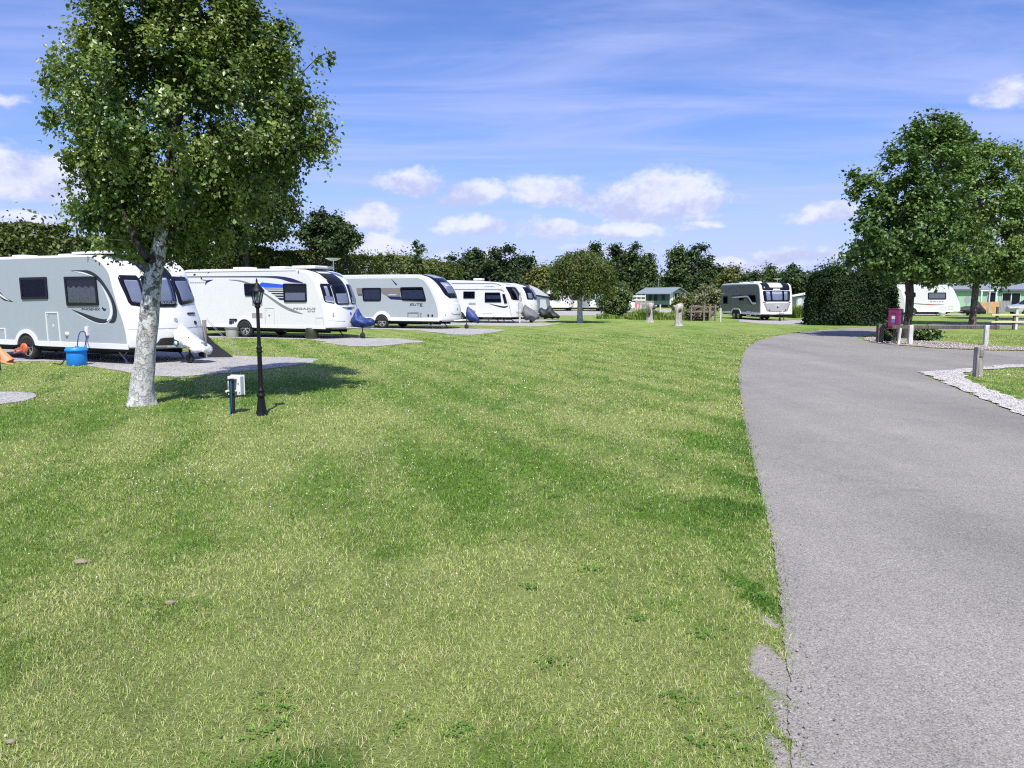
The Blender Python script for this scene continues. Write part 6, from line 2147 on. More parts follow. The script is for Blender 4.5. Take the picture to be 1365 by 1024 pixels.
# =========================== dark grey twin-axle caravan
v = Caravan('caravan', 'dark grey twin axle caravan with panoramic nose window by the post fence', 1012.5, 51, 83, 6.9,
            [(.0, .45), (-.01, .7), (-.03, 1.0), (-.06, 1.3), (-.13, 1.7), (-.22, 2.05), (-.35, 2.35), (-.62, 2.52)], 2.58, .42, bulge=.14, px=False, W=2.28,
            pos=None)
c6 = v
M_WOODMID = wood_mat('mid_weathered_wood', (0.10, 0.088, 0.072), (0.27, 0.245, 0.205))
v.side_panel(M_DKGREY, .10, .54, .06)
wx = (v.uv(978.5, 424)[0] + v.uv(983.8, 424)[0]) / 2
v.wheel(wx, .32, M_WTRIM, aw=.10, two=.74)
v.skirt(M_WTRIM, .10, 0.0, (wx - .80, wx + .80))
v.window([(964.5, 405.2), (970, 405.2), (970, 395), (964.5, 395)], .04, .05, None, M_GLASS_D)
v.window([(985.2, 400.6), (991.6, 400.6), (991.6, 394.2), (985.2, 394.2)], .04, .05, None, M_GLASS_D)
v.window([(1003.6, 403.2), (1008.2, 403.2), (1007.2, 393.2), (998.5, 393.4)], .05, .05, None, M_GLASS_D)
v.decal([(975.5, 394.9), (986, 394.6), (999, 394.0)], [1.2, 1.2, 1.2], M_INK)
v.decal([(976.4, 396.6), (986, 396), (996, 395.3), (999, 397.5), (1003.5, 404.2), (1008.8, 404.4)], [.5, .8, .8, .9, .9, .8], M_WTRIM, -.042)
v.decal([(990, 396.5), (996, 397.5), (1000, 403), (1003, 407)], [.4, 1.5, 2, .4], M_INK)
v.text('ALARIA', 960, 392.2, 1.2, M_WHITETEXT, 7)
v.frame_door([(972, 420.6), (976, 420.4), (976, 414.6), (972, 414.6)], fw=.05)
v.frame_door([(995.3, 421), (1001.2, 421), (1001.2, 415.2), (995.3, 415)], fw=.05)
for px, py in ((1003, 417), (1007.6, 419.3), (960.7, 413.5)):
    b_ = v.uv(px, py); MB().box((b_[0], -.014, b_[1]), (.12, .02, .12 if px > 1000 else .5), bev=.01).build('socket', M_WTRIM, v.root)
v.front_window([(-.80, v.zi(1.30)), (.80, v.zi(1.30)), (.86, v.zi(2.02)), (-.86, v.zi(2.02))], r=.06, curtain=[(.10, .24, .1, .9, M_BLIND, 'blind'), (.31, .69, .1, .9, M_BLIND, 'blind'), (.76, .9, .1, .9, M_BLIND, 'blind')], inset=.05)
v.patch([(-.86, v.zi(2.06)), (.86, v.zi(2.06)), (.86, v.nf + .6), (-.86, v.nf + .6)], 'nose_panel', M_BLACKG, .012, .001, .05)
v.patch([(-.42, v.zi(2.22)), (.42, v.zi(2.22)), (.42, v.nf), (-.42, v.nf)], 'sunroof', M_BLIND, .02, .013, .1)
v.patch([(-.22, v.zi(2.08)), (.22, v.zi(2.08)), (.22, v.zi(2.15)), (-.22, v.zi(2.15))], 'name_plate', M_WTRIM, .018, .013, .1)
v.patch([(-.62, v.zi(.62)), (.62, v.zi(.62)), (.84, v.zi(1.22)), (-.84, v.zi(1.22))], 'gas_locker_door', M_MIDGREY, .014, .001, .12)
v.front_text('ALARIA', -.16, .16, 1.02, .05, M_WHITETEXT, off=.02)
v.disc(0, .9, .06, 'badge', M_INK, .02)
for sg in (-1, 1): v.disc(sg * .5, .72, .05, 'marker_light', M_INK, .02)
for sg in (-1, 1): v.patch([(sg * .86, v.zi(1.235)), (sg * .72, v.zi(1.235)), (sg * .72, v.zi(1.275)), (sg * .86, v.zi(1.275))], 'grab_handle', M_BLACK, .03, .001, .1)
d_ = MB(); d_.tube([(-.9, 1.55, v.roof - .05), (-.9, 1.55, v.roof + .2)], [.03, .025], 8); d_.lathe([(.001, .18), (.14, .20), (.30, .27), (.001, .25)], (-.9, 1.55, v.roof), 18); d_.build('roof_aerial', M_WTRIM, v.root)
for x_, y_ in ((-4.2, .7), (-2.6, .8)): MB().box((x_, y_, v.roof + .05), (.65, .6, .11), bev=.04).build('roof_vent', M_WTRIM, v.root)
v.under(wx, (-.6,), .9, .5, bar=M_WTRIM)

# =========================== white caravan seen beneath the oaks
v = Caravan('caravan', 'white caravan with red and grey side stripe beneath the oaks', 1268, 64, 6, 6.0,
            [(1279.5, 417), (1280, 411), (1279, 405), (1276.5, 398), (1273.5, 391), (1270, 385), (1264, 381), (1255, 379.5)], 2.62, .36, bulge=.30)
v.wheel(-3.3, .32, M_WTRIM, aw=.1)
v.skirt(M_WTRIM, .06, 0.0, (-3.72, -2.88))
v.window([(1237, 399), (1261, 399), (1261, 390), (1237, 390)], .08, .06, ('blind', .02, .98), M_GLASS)
v.window([(1212, 396), (1220.5, 396), (1220.5, 390), (1212, 390)], .08, .06, None, M_GLASS_D)
v.decal([(1208, 404.6), (1222, 405), (1234, 406), (1248, 406.3), (1259, 405.5)], [.8, 1.2, 1.2, 1.0, .3], M_SILVINK)
v.decal([(1234, 405.6), (1247, 406.2)], [.8, .8], mat('red_vinyl', (0, 0, 0)), -.012)
v.text('SWIFT', 1240, 402.8, 1.3, M_SILVINK, 18, 0, 1.4)
v.seam_door([(1254, 413.5), (1261, 413.5), (1261, 409), (1254, 409)]); v.seam_door([(1264, 412.5), (1270.5, 412.5), (1270.5, 408), (1264, 408)])
v.front_window([(-.8, v.zi(1.35)), (.8, v.zi(1.35)), (.84, v.zi(2.05)), (-.84, v.zi(2.05))], curtain=[(.08, .92, .05, .95, M_BLIND, 'blind')])
v.under(-3.3, (-.5, -5.4), 1.1, .42)
mb = MB(); mb.box((v.uv(1250, 376)[0], .9, v.roof + .06), (.6, .6, .14), bev=.04); mb.build('roof_vent', M_WTRIM, v.root)
hitch_cover('hitch_cover', 'black cover over the hitch of the caravan beneath the oaks', v, M_COVDARK, [(-1.1, .3, .62, .2), (-.6, .2, .8, .34), (0, .15, .85, .36), (.5, .15, 1.25, .3), (.9, .15, .8, .25), (1.2, .2, .5, .15)])
b_ = G(1233, 420.5)
t = thing('waste_bin', 'pale squat water butt beside the caravan beneath the oaks', 'bucket', (b_.x, 63.4, 0)); MB().lathe([(.24, 0), (.26, .3)], n=14).build('bucket', mat('pale_bucket', (0, 0, 0)), t); MB().lathe([(.27, .3), (.27, .34), (.001, .35)], n=14).build('lid', M_WTRIM, t)
# its neighbour, mostly hidden by the cypress hedge
v = Caravan('caravan', 'white caravan mostly hidden behind the cypress hedge and the oak trunk', 1204, 60.5, 40, 5.0,
            [(.0, .4), (.02, .8), (-.05, 1.3), (-.2, 1.8), (-.4, 2.25), (-.9, 2.5)], 2.55, .4, bulge=.3, px=False)
v.wheel(-2.6, .32, M_WTRIM); v.skirt(M_WTRIM, .06, 0.0, (-3.0, -2.2))
v.front_window([(-.8, v.zi(1.35)), (.8, v.zi(1.35)), (.84, v.zi(2.05)), (-.84, v.zi(2.05))])
v.window([(-3.2, 1.25), (-1.8, 1.25), (-1.8, 1.85), (-3.2, 1.85)] and [(1190, 400), (1196, 400), (1196, 391), (1190, 391)], .06, .05)

# =========================== distant caravans beyond the gravel road
PF = [(.0, .42), (.02, .75), (-.03, 1.15), (-.15, 1.6), (-.33, 2.05), (-.6, 2.4), (-1.05, 2.55)]


def far_van(label, corner, Y, deg, L, win, front='wide', dark=None):
    v = Caravan('caravan', label, corner, Y, deg, L, PF, 2.6, .42, bulge=.35, px=False, group='distant white caravans beyond the gravel road')
    wx = -L * .52
    v.wheel(wx, .33, M_WTRIM, aw=.08)
    v.skirt(M_WTRIM, .06, 0, (wx - .42, wx + .42))
    for (a, b) in win:
        P4 = [(a, 1.25), (b, 1.25), (b, 1.95), (a, 1.95)]
        f = v.window(P4 and [proj_side(v, *q) for q in P4], .08, .05, None, M_GLASS_D)
    v.front_window([(-.8, v.zi(1.3)), (.8, v.zi(1.3)), (.84, v.zi(2.15)), (-.84, v.zi(2.15))], curtain=[(.15, .85, .1, .9, M_BLIND, 'blind')])
    v.disc(0, .95, .07, 'badge', M_SILVINK)
    v.under(wx, (-.5,), 1.1, .43)
    return v


def proj_side(v, x, z):
    return proj(v.O + v.f * x + Vector((0, 0, z)))


fa = far_van('white caravan with dark window strip left of the weeping birch trunk', 758, 86, 12, 6.4, [(-3.6, -1.5), (-5.6, -4.4)])
fb = far_van('white caravan half hidden behind the trunk of the weeping birch', 781, 88, 10, 4.2, [(-2.0, -.9)])
hitch_cover('hitch_cover', 'small blue cover on the hitch left of the weeping birch trunk', fa, M_COVBLUE, [(-.4, .45, .9, .2), (-.1, .4, 1.25, .3), (.3, .4, .9, .25), (.5, .45, .6, .12)])
fc = far_van('white caravan facing the road between weeping birch and round bush', 785, 84, 78, 5.8, [], 'wide')
fd = far_van('white caravan on the far left glimpsed under the weeping birch crown', 722, 92, 10, 6.0, [(-3.2, -1.4)])

# white van behind the round bush
b_ = P(847, 410, 88)
t = thing('white_van', 'white van with sloping bonnet parked right of the round bush', 'van', (b_.x, 88, 0), R(-8))
prof = [(0, .3), (.02, .75), (-.1, .98), (-.75, 1.12), (-1.35, 1.85), (-1.75, 2.15), (-4.6, 2.2), (-4.8, 2.0), (-4.85, .3)]
bm = MB(); bm.prism(prof, 0, 1.9); o = bm.build('body', M_SHELL, t)
md = o.modifiers.new('round', 'BEVEL'); md.width = .06; md.segments = 2
MB().prism([(-.95, 1.2), (-1.42, 1.8), (-2.3, 1.8), (-2.3, 1.2)], -.008, .01).build('side_window', M_BLACKG, t)
mb = MB(); mb.add([(-.83, .15, 1.17), (-.83, 1.75, 1.17), (-1.30, 1.7, 1.83), (-1.30, .2, 1.83)], [(0, 1, 2, 3)]); mb.v = [(x + .03, y, z + .02) for x, y, z in mb.v]; mb.build('windscreen', M_BLACKG, t, fix=False)
for x in (-.85, -3.8):
    for y in (-.02, 1.72):
        w_ = MB().lathe([(.2, y), (.32, y), (.33, y + .03), (.33, y + .17), (.3, y + .2)], (x, 0, .33), 18, 'Y').build('wheel', M_RUBBER, t)
        MB().lathe([(.001, y - .004), (.2, y + .004)], (x, 0, .33), 14, 'Y').build('rim', M_ALLOY, w_)
mb = MB(); mb.box((.0, .25, .72), (.06, .3, .16), bev=.02); mb.build('headlight', M_CURTAIN, t)
mb = MB(); mb.box((.0, 1.65, .72), (.06, .3, .16), bev=.02); mb.build('headlight', M_CURTAIN, t)
MB().box((.03, .95, .42), (.08, 1.7, .2), bev=.03).build('bumper', M_BLACK, t)

# =========================== green lodge
M_LODGE = mat('sage_cladding', (0.055, 0.115, 0.088), .6, 0, .06)
M_ROOFB = mat('slate_blue_roof', (0.20, 0.245, 0.28), .55, 0, .1)
Yl = 112
bl = P(891.5, 410, Yl)
lod = thing('lodge', 'green clad lodge with slate blue pitched roof in front of the tall trees', 'lodge', (bl.x, Yl, 0), R(38))
# local: x along the gable front to the right, y along the long side going back-left
gw, ll, zf, ze, zr_ = 3.9, 6.2, .45, 2.25, 3.05
w = MB()
w.add([(0, 0, zf), (gw, 0, zf), (gw, ll, zf), (0, ll, zf), (0, 0, ze), (gw, 0, ze), (gw, ll, ze), (0, ll, ze), (gw / 2, 0, zr_ - .12), (gw / 2, ll, zr_ - .12)],
      [(0, 3, 7, 4), (1, 5, 6, 2), (3, 2, 6, 9, 7), (0, 4, 8, 5, 1), (0, 1, 2, 3)])
w.build('wall', M_LODGE, lod)
r_ = MB()
for sg in (0, 1):
    x0, x1 = (gw / 2, -.35) if sg == 0 else (gw / 2, gw + .35)
    z1 = ze - .14
    r_.add([(x0, -.5, zr_), (x1, -.5, z1), (x1, ll + .2, z1), (x0, ll + .2, zr_), (x0, -.5, zr_ - .08), (x1, -.5, z1 - .1), (x1, ll + .2, z1 - .1), (x0, ll + .2, zr_ - .08)],
           [(0, 1, 2, 3), (4, 7, 6, 5), (0, 4, 5, 1), (1, 5, 6, 2), (2, 6, 7, 3)])
r_.build('roof', M_ROOFB, lod)
MB().box((gw / 2, ll / 2, .25), (gw - .3, ll - .3, .38)).build('skirting', M_UNDER, lod)
for y, hh in ((1.1, .9), (2.6, 1.0), (3.7, 1.0), (5.2, 1.5)):
    f = MB().box((-.02, y, 1.62 - (hh - .9) / 2), (.06, .62, hh), bev=.01).build('window', mat('dark_green_frame', (.02, .035, .035), .4), lod)
    MB().box((-.055, y, 1.62 - (hh - .9) / 2), (.02, .48, hh - .14)).build('pane', M_BLACKG, f)
MB().box((.55, -.02, 1.35), (.75, .05, 1.75)).build('white_panel', M_WTRIM, lod)
MB().box((gw - .3, -.02, 1.35), (.45, .05, 1.75)).build('white_panel', M_WTRIM, lod)
d_ = MB().box((2.1, -.03, 1.3), (1.9, .06, 1.65)).build('door', M_BLACKG, lod)
for x in (1.15, 1.75, 2.4, 3.05): MB().box((x, -.07, 1.3), (.06, .03, 1.65)).build('frame', M_WTRIM, d_)
mb = MB(); mb.prism([(.2, ze - .1), (gw - .2, ze - .1), (gw / 2, zr_ - .3)], -.04, -.002); mb.build('gable_panel', mat('pale_sage', (.30, .36, .33), .6), lod)
fn = MB(); a_, c_ = P(843, 410, 104), P(860, 410, 104)
for k in range(3): fn.box(((a_.x + c_.x) / 2, 104, .7 + .5 * k), ((c_.x - a_.x), .05, .28))
for k in range(4): fn.box((a_.x + (c_.x - a_.x) * k / 3, 104.06, .95), (.12, .1, 1.9))
tag(fn.build('board_fence', M_WOODPALE), 'pale horizontal board fence beside the green lodge', 'fence')
fn = MB(); a_, c_ = P(846, 410, 80), P(872, 410, 80)
n_ = 24
for k in range(n_): fn.box((a_.x + (c_.x - a_.x) * (k + .5) / n_, 80, .62), ((c_.x - a_.x) / n_ * .7, .03, 1.15 + .05 * math.sin(k)))
fn.box(((a_.x + c_.x) / 2, 80.04, .8), (c_.x - a_.x, .05, .08)); fn.box(((a_.x + c_.x) / 2, 80.04, .35), (c_.x - a_.x, .05, .08))
tag(fn.build('picket_fence', M_WOODGREY), 'grey slatted fence behind the left carved post', 'fence')
for k, (px, lab) in enumerate([(850, 'short white post left of the grey slatted fence'), (854, 'short white post beside the grey slatted fence'), (880, 'white peg post in the tall grass in front of the lodge')]):
    b_ = P(px, 412, 72); tag(MB().box((0, 0, .42), (.13, .13, .84), bev=.015).box((0, 0, .86), (.15, .15, .04), bev=.01).build('white_post', M_WOODPALE, loc=(b_.x, 72, 0)), lab, 'post', 'short white posts near the lodge')
b_ = P(850, 408, 78)
# little pink and red playhouse / board next to the van
t = thing('notice_board', 'small red and white board on two legs beside the white van', 'board', (b_.x, 78, 0))
MB().box((0, 0, .75), (.5, .04, .5), bev=.01).build('panel', mat('faded_red', (.55, .18, .18), .5), t)
for sg in (-1, 1): MB().box((sg * .2, .04, .4), (.06, .05, .8)).build('leg', M_WOODPALE, t)
b_ = P(874, 392, 118); tag(MB().tube([(0, 0, 0), (0, 0, 4.2)], [.05, .04], 6).lathe([(.06, 4.2), (.09, 4.3), (.001, 4.36)], n=8).build('lamp_pole', M_GALV, loc=(b_.x, 116, 0)), 'slim grey pole behind the green lodge roof', 'pole')


# =========================== carved tree stumps on the lawn
def stump(label, px, pb, Y, h, seed, branches, hole, rad=.2):
    b = P(px, pb, Y); rng = random.Random(seed)
    t = thing('tree_stump', label, 'tree stump', (b.x, Y, 0), 0, 'pale carved tree stumps on the lawn')
    mb = MB(); n = 16
    vs, fs = [], []
    prof = [(0, 1.25), (.06, 1.12), (.15, 1.0), (.3, .9), (.45, .86), (.6, .92), (.75, 1.04), (.88, 1.1), (.96, .98), (1.0, .6)]
    for z, r in prof:
        for k in range(n):
            a = 2 * math.pi * k / n
            w = 1 + .16 * math.sin(3 * a + seed + z * 1.5) + .10 * math.sin(7 * a + z * 4) + rng.uniform(-.06, .06)
            vs.append((math.cos(a) * rad * r * w, math.sin(a) * rad * r * w, z * h + (rng.uniform(-.06, .06) * h if z >= .95 else 0)))
    for i in range(len(prof) - 1):
        for k in range(n):
            a, c = i * n + k, i * n + (k + 1) % n
            fs.append((a, c, c + n, a + n))
    mb.add(vs, fs, True); mb.f.append(tuple(range((len(prof) - 1) * n, len(prof) * n))); mb.s.append(False)
    mb.build('trunk', M_STUMP, t)
    for (p0, p1, r) in branches:
        MB().tube([Vector(p0), Vector(p0).lerp(Vector(p1), .6) + Vector((0, 0, .02)), Vector(p1)], [r, r * .9, r * .8], 10).build('branch_stub', M_STUMP, t)
    for (x, z, rx, rz) in hole:
        m2 = MB(); m2.lathe([(.001, -rad * 1.05), (1, -rad * .98), (.9, -rad * .5)], (0, 0, 0), 14, 'Y')
        m2.v = [(x + a * rx, b2, z + c * rz) for a, b2, c in m2.v]
        m2.build('hollow', M_WOODDARK, t)


M_STUMP = wood_mat('bleached_wood', (0.16, 0.145, 0.13), (0.60, 0.575, 0.55))
stump('pale dead stump with a hollow and a stub arm, nearer the twin axle caravan', 904, 434, 42, 1.2, 2, [((.0, 0, .95), (-.30, -.02, 1.10), .075), ((.02, 0, .9), (.16, 0, 1.26), .085)], [(.05, .88, .09, .10)])
stump('pale dead stump with dark split side and a low arm, nearer the round bush', 866.5, 428.5, 48, 1.2, 5, [((.05, 0, .9), (.42, -.03, 1.05), .07), ((-.02, 0, .95), (-.10, 0, 1.3), .09)], [(-.09, .72, .10, .30), (.20, .96, .12, .14)], .21)

# =========================== fences, posts, signs on the right
def post(name, label, px, pb, pt_, wpx, m, cat='post', group=None, Y=None, capm=None):
    b = G(px, pb); z = P(px, pt_, b.y).z; w = wpx * b.y / F
    mb = MB(); mb.box((0, 0, z / 2 - .02), (w, w, z + .04), bev=w * .06)
    o = mb.build(name, m, loc=(b.x, b.y + w / 2, 0)); return tag(o, label, cat, group)


# low post fence by the brushwood
a_ = P(918, 428, 50.5); c_ = P(958, 428, 50.5)
t = thing('post_fence', 'low weathered post and rail fence left of the dark grey caravan', 'fence', ((a_.x + c_.x) / 2, 50.5, 0))
hw = (c_.x - a_.x) / 2
for z in (.95, .62): MB().box((0, .03, z), (hw * 2, .05, .10), bev=.008).build('rail', M_WOODMID, t)
for k, px in enumerate((921, 938, 945.5, 953)): MB().box((P(px, 428, 50.5).x - t.location.x, -.04, .52), (.12 if k else .08, .08, 1.08 + .06 * (k % 2)), bev=.01).build('post', M_WOODMID, t)
post('marker_post', 'thin white post at the rear corner of the dark grey caravan', 960.5, 429, 411, 1.7, M_WOODPALE)

# knee rail
Yk = 25.2
xa, xb = P(1190, 440, Yk).x, P(1333, 440, Yk).x
kr = thing('knee_rail', 'low timber knee rail on white posts along the road island', 'knee rail', ((xa + xb) / 2, Yk, 0))
zt = P(1260, 434.3, Yk).z
MB().box((0, .07, zt - .05), (xb - xa, .10, .115), bev=.015).build('rail', M_WOODDARK, kr)
for px, wpx, m in ((1212, 5.2, M_WOODPALE), (1312.5, 5.2, M_WOODPALE)):
    b = P(px, 461, Yk); w = wpx * Yk / F
    MB().box((b.x - (xa + xb) / 2, -.035, zt / 2 - .0), (w, .11, zt + .05), bev=.008).build('post', m, kr)
b = P(1199, 458, Yk); MB().box((b.x - (xa + xb) / 2, .03, zt / 2 - .05), (.07, .06, zt - .05), ry=.07, bev=.006).build('post', M_WOODPALE, kr)
b = G(1174, 457.5); z = P(1174, 432, b.y).z
tag(MB().box((0, 0, z / 2), (.19, .19, z), bev=.012).build('wooden_post', M_WOODDARK, loc=(b.x, b.y + .1, 0)), 'thick dark square post left of the pink box', 'post')
b = G(1305.5, 503); z = P(1305, 463, b.y).z
t = thing('wooden_post', 'weathered square post on the grass corner by the gravel verge', 'post', (b.x, b.y + .07, 0))
MB().box((0, 0, z / 2 - .02), (.135, .135, z + .04), bev=.008).build('post', M_WOODGREY, t)
MB().box((.01, -.072, z - .10), (.045, .012, .10), bev=.004).build('plate', M_GALV, t)
MB().box((.0, -.07, z - .19), (.06, .008, .03), bev=.002).build('notch', M_WOODDARK, t)

# pink box and dark box behind it
Yp = 25.6
b = P(1190, 440, Yp); zb, zt2 = P(1190, 437.5, Yp).z, P(1190, 412.5, Yp).z
M_PINK = mat('magenta_plastic', (0.21, 0.014, 0.10), .45, 0, .15, 6)
t = thing('pink_box', 'magenta box with glazed door mounted at the end of the knee rail', 'box', (b.x, Yp, 0), R(-44))
h = zt2 - zb; w_ = .34
MB().box((0, .13, (zb + zt2) / 2 - .0), (w_, .24, h), bev=.02).build('case', M_PINK, t)
f = MB().ring(rrect(-w_ / 2 + .015, zb + .05, w_ / 2 - .015, zt2 - .03, .03), rrect(-w_ / 2 + .085, zb + .13, w_ / 2 - .085, zt2 - .12, .02), -.02, .012).build('door', M_PINK, t)
MB().box((0, .008, (zb + zt2) / 2), (w_ - .16, .01, h - .24)).build('pane', mat('smoky_pane', (.10, .085, .075), .15), f)
MB().box((0, -.002, (zb + zt2) / 2 + .04), (.11, .006, .11)).build('notice', M_CURTAIN, f)
MB().box((0, -.002, (zb + zt2) / 2 - .08), (.12, .006, .10)).build('notice', mat('blue_notice', (.12, .14, .35)), f)
MB().box((0, .13, zt2 + .008), (w_ + .04, .28, .03), bev=.01).build('lid', M_PINK, t)
for z_ in (zt2 - .15, zb + .1): MB().box((w_ / 2 + .012, .1, z_), (.03, .06, .08), bev=.005).build('hinge', M_PINK, t)
MB().box((0, .22, zb / 2), (.09, .07, zb + .02)).build('leg', M_WOODDARK, t)
MB().box((0, .1, zb - .012), (w_ + .05, .2, .03), bev=.008).build('foot', M_PINK, t)
b = P(1200, 440, 26.1)
t = thing('dark_box', 'navy black box on a post just behind the pink box', 'box', (b.x, 26.2, 0), R(-44))
zb, zt2 = P(1200, 432.5, 26.1).z, P(1200, 412, 26.1).z
MB().box((0, 0, (zb + zt2) / 2), (.19, .2, zt2 - zb), bev=.015).build('case', mat('navy_box', (.008, .01, .022), .5), t)
MB().box((.11, 0, zt2 - .15), (.05, .06, .06), bev=.01).build('latch', M_BLACK, t)
MB().box((0, 0, zb / 2), (.07, .07, zb)).build('leg', M_WOODDARK, t)

# small white sign on two posts by the hedge
ys = G(1127, 434).y
b = P(1130, 433, ys)
t = thing('site_sign', 'small white sign on two posts at the foot of the cypress hedge', 'sign', (b.x, ys, 0))
k = ys / F
za, zc = P(1130, 421.2, ys).z, P(1130, 416.3, ys).z
MB().box((2.7 * k - .08, -.03, (za + zc) / 2), (7.6 * k, .03, zc - za), bev=.006).build('panel', M_WTRIM, t)
MB().box((8.2 * k, -.025, (P(0, 423.5, ys).z + zc) / 2), (4.4 * k, .03, zc - P(0, 423.5, ys).z), bev=.006).build('side_panel', mat('bluish_white', (.55, .58, .66), .5), t)
MB().box((8.0 * k, -.044, (za + zc) / 2 - .08), (1.2 * k, .006, .18)).build('symbol', M_SILVINK, t)
MB().box((-6.2 * k, -.01, zc - .09), (4.4 * k, .08, .14), bev=.01).build('rail', M_WOODPALE, t)
for px in (-7.4, 2.3): MB().box((px * k, .02, (zc - .02) / 2), (2.0 * k, .07, zc - .02), bev=.006).build('post', M_WOODPALE, t)

# white painted rail fence on the right edge
Yr = 37
t0 = P(1352, 441, Yr)
t = thing('rail_fence', 'pale yellow rail fence at the photo edge beyond the knee rail', 'fence', (t0.x, Yr, 0))
xe = P(1400, 440, Yr).x - t0.x
x_l = P(1320, 440, Yr).x - t0.x
for py, xs_ in ((409.8, P(1345, 410, Yr).x - t0.x), (419.8, x_l), (429.3, x_l)):
    z = P(1340, py, Yr).z; MB().box(((xs_ + xe) / 2, -.03, z), (xe - xs_, .05, .085), bev=.008).build('rail', M_WOODYEL, t)
for px, pt_, m in ((1328.5, 409, M_WOODDARK), (1354.5, 410, M_WOODPALE), (1351.6, 421, M_WOODDARK), (1394, 410, M_WOODPALE)):
    x = P(px, 440, Yr).x - t0.x; z = P(px, pt_, Yr).z
    MB().box((x, .04, z / 2), (.13 if m is not M_WOODDARK else .10, .1, z), bev=.008).build('post', m, t)

# mint green homes
M_MINT = mat('mint_cladding', (0.30, 0.50, 0.32), .6, 0, .04)
M_ROOFD = mat('grey_tile_roof', (0.19, 0.21, 0.24), .6, 0, .1)


def home(label, px0, px1, Y, m, zw=2.55, deep=4.0, wins=(), door=None):
    a, b = P(px0, 400, Y), P(px1, 400, Y)
    L_ = b.x - a.x
    t = thing('static_home', label, 'static home', (a.x, Y, 0), 0, 'mint green static homes at the edge of the park')
    MB().box((L_ / 2, deep / 2, .3 + (zw - .3) / 2), (L_, deep, zw - .3)).build('wall', m, t)
    MB().box((L_ / 2, deep / 2, .15), (L_ - .2, deep - .2, .3)).build('skirting', M_UNDER, t)
    r = MB()
    r.add([(-.2, -.35, zw - .05), (L_ + .2, -.35, zw - .05), (L_ + .2, deep / 2, zw + .72), (-.2, deep / 2, zw + .72), (L_ + .2, deep + .35, zw - .05), (-.2, deep + .35, zw - .05), (-.2, -.35, zw - .2), (L_ + .2, -.35, zw - .2), (L_ + .2, deep + .35, zw - .2), (-.2, deep + .35, zw - .2)],
          [(0, 1, 2, 3), (3, 2, 4, 5), (0, 6, 7, 1), (5, 4, 8, 9), (1, 7, 8, 4, 2), (0, 3, 5, 9, 6), (6, 9, 8, 7)])
    rf = r.build('roof', M_ROOFD, t)
    MB().box((L_ / 2, -.37, zw - .13), (L_ + .36, .04, .18)).build('fascia', mat('dark_fascia', (.10, .12, .15), .5), rf)
    for (x0, x1, z0, z1, bright) in wins:
        f = MB().box(((x0 + x1) / 2, -.03, (z0 + z1) / 2), (x1 - x0, .07, z1 - z0), bev=.01).build('window', M_WTRIM, t)
        n_ = max(1, int((x1 - x0) / .9))
        for k in range(n_):
            w = (x1 - x0) / n_
            MB().box((x0 + w * (k + .5), -.068, (z0 + z1) / 2), (w - .12, .02, z1 - z0 - .14)).build('pane', M_BLACKG, f)
    return t


home('mint green home with white framed bay beside the orange fence', 1268, 1331, 84, M_MINT, wins=[(3.9, 5.1, .75, 2.15, 0)], zw=2.5)
home('mint green home with dark glazed doors at the photo edge', 1331.5, 1420, 86, M_MINT, wins=[(.3, 2.4, .5, 2.1, 0)], zw=2.5)
b = P(1304, 402, 83.2)
t = thing('porch', 'white framed porch on the mint green home', 'porch', (b.x, 82.6, 0))
for x in (-.05, .8, 1.55): MB().box((x, 0, 1.15), (.14, .1, 2.3), bev=.01).build('post', M_WTRIM, t)
MB().box((.75, 0, 2.3), (1.9, .14, .16), bev=.02).build('beam', M_WTRIM, t)
MB().box((.75, 0, .95), (1.7, .06, .07)).build('rail', M_WTRIM, t)
Yf = 76
a, c_ = P(1306.5, 410, Yf), P(1331.5, 410, Yf)
z0, z1 = P(1310, 411.5, Yf).z, P(1310, 402.4, Yf).z
fn = MB(); n_ = 15
for k in range(n_): fn.box((a.x + (c_.x - a.x) * (k + .5) / n_, Yf, z1 / 2), ((c_.x - a.x) / n_ * .93, .03, z1 + .03 * math.sin(k * 2.2)))
tag(fn.build('panel_fence', M_WOODORA), 'orange brown close boarded fence panels in front of the mint homes', 'fence')
a, c_ = P(1332, 410, 78), P(1347, 410, 78)
fn = MB(); fn.box(((a.x + c_.x) / 2, 78, .62), (c_.x - a.x, .05, 1.1))
for k in range(9): fn.box((a.x + (c_.x - a.x) * k / 8, 77.96, .64), (.05, .03, 1.2))
tag(fn.build('panel_fence', mat('grey_boards', (.30, .30, .30), .8)), 'grey fence panel right of the orange fence', 'fence')
b = P(1318, 400, 74); tag(MB().tube([(0, 0, 0), (0, 0, 3.3)], [.05, .04], 8).lathe([(.05, 3.3), (.14, 3.36), (.12, 3.5), (.001, 3.56)], n=10).build('lamp_pole', mat('blue_grey_paint', (.30, .36, .42), .5), loc=(b.x, 74, 0)), 'slim blue grey lamp pole in front of the orange fence', 'lamp pole')
b = P(1289, 400, 78)
t = thing('satellite_dish', 'grey oval satellite dish beside the sunlit oak trunk', 'satellite dish', (b.x, 78, 0))
mb = MB(); mb.lathe([(.001, .06), (.2, .04), (.36, -.04), (.38, -.05)], (0, 0, 1.3), 20, 'Y'); mb.build('dish', mat('dish_grey', (.30, .32, .34), .5), t)
MB().tube([(0, .1, 0), (0, .1, 1.3)], [.03, .03], 6).build('pole', M_GALV, t)

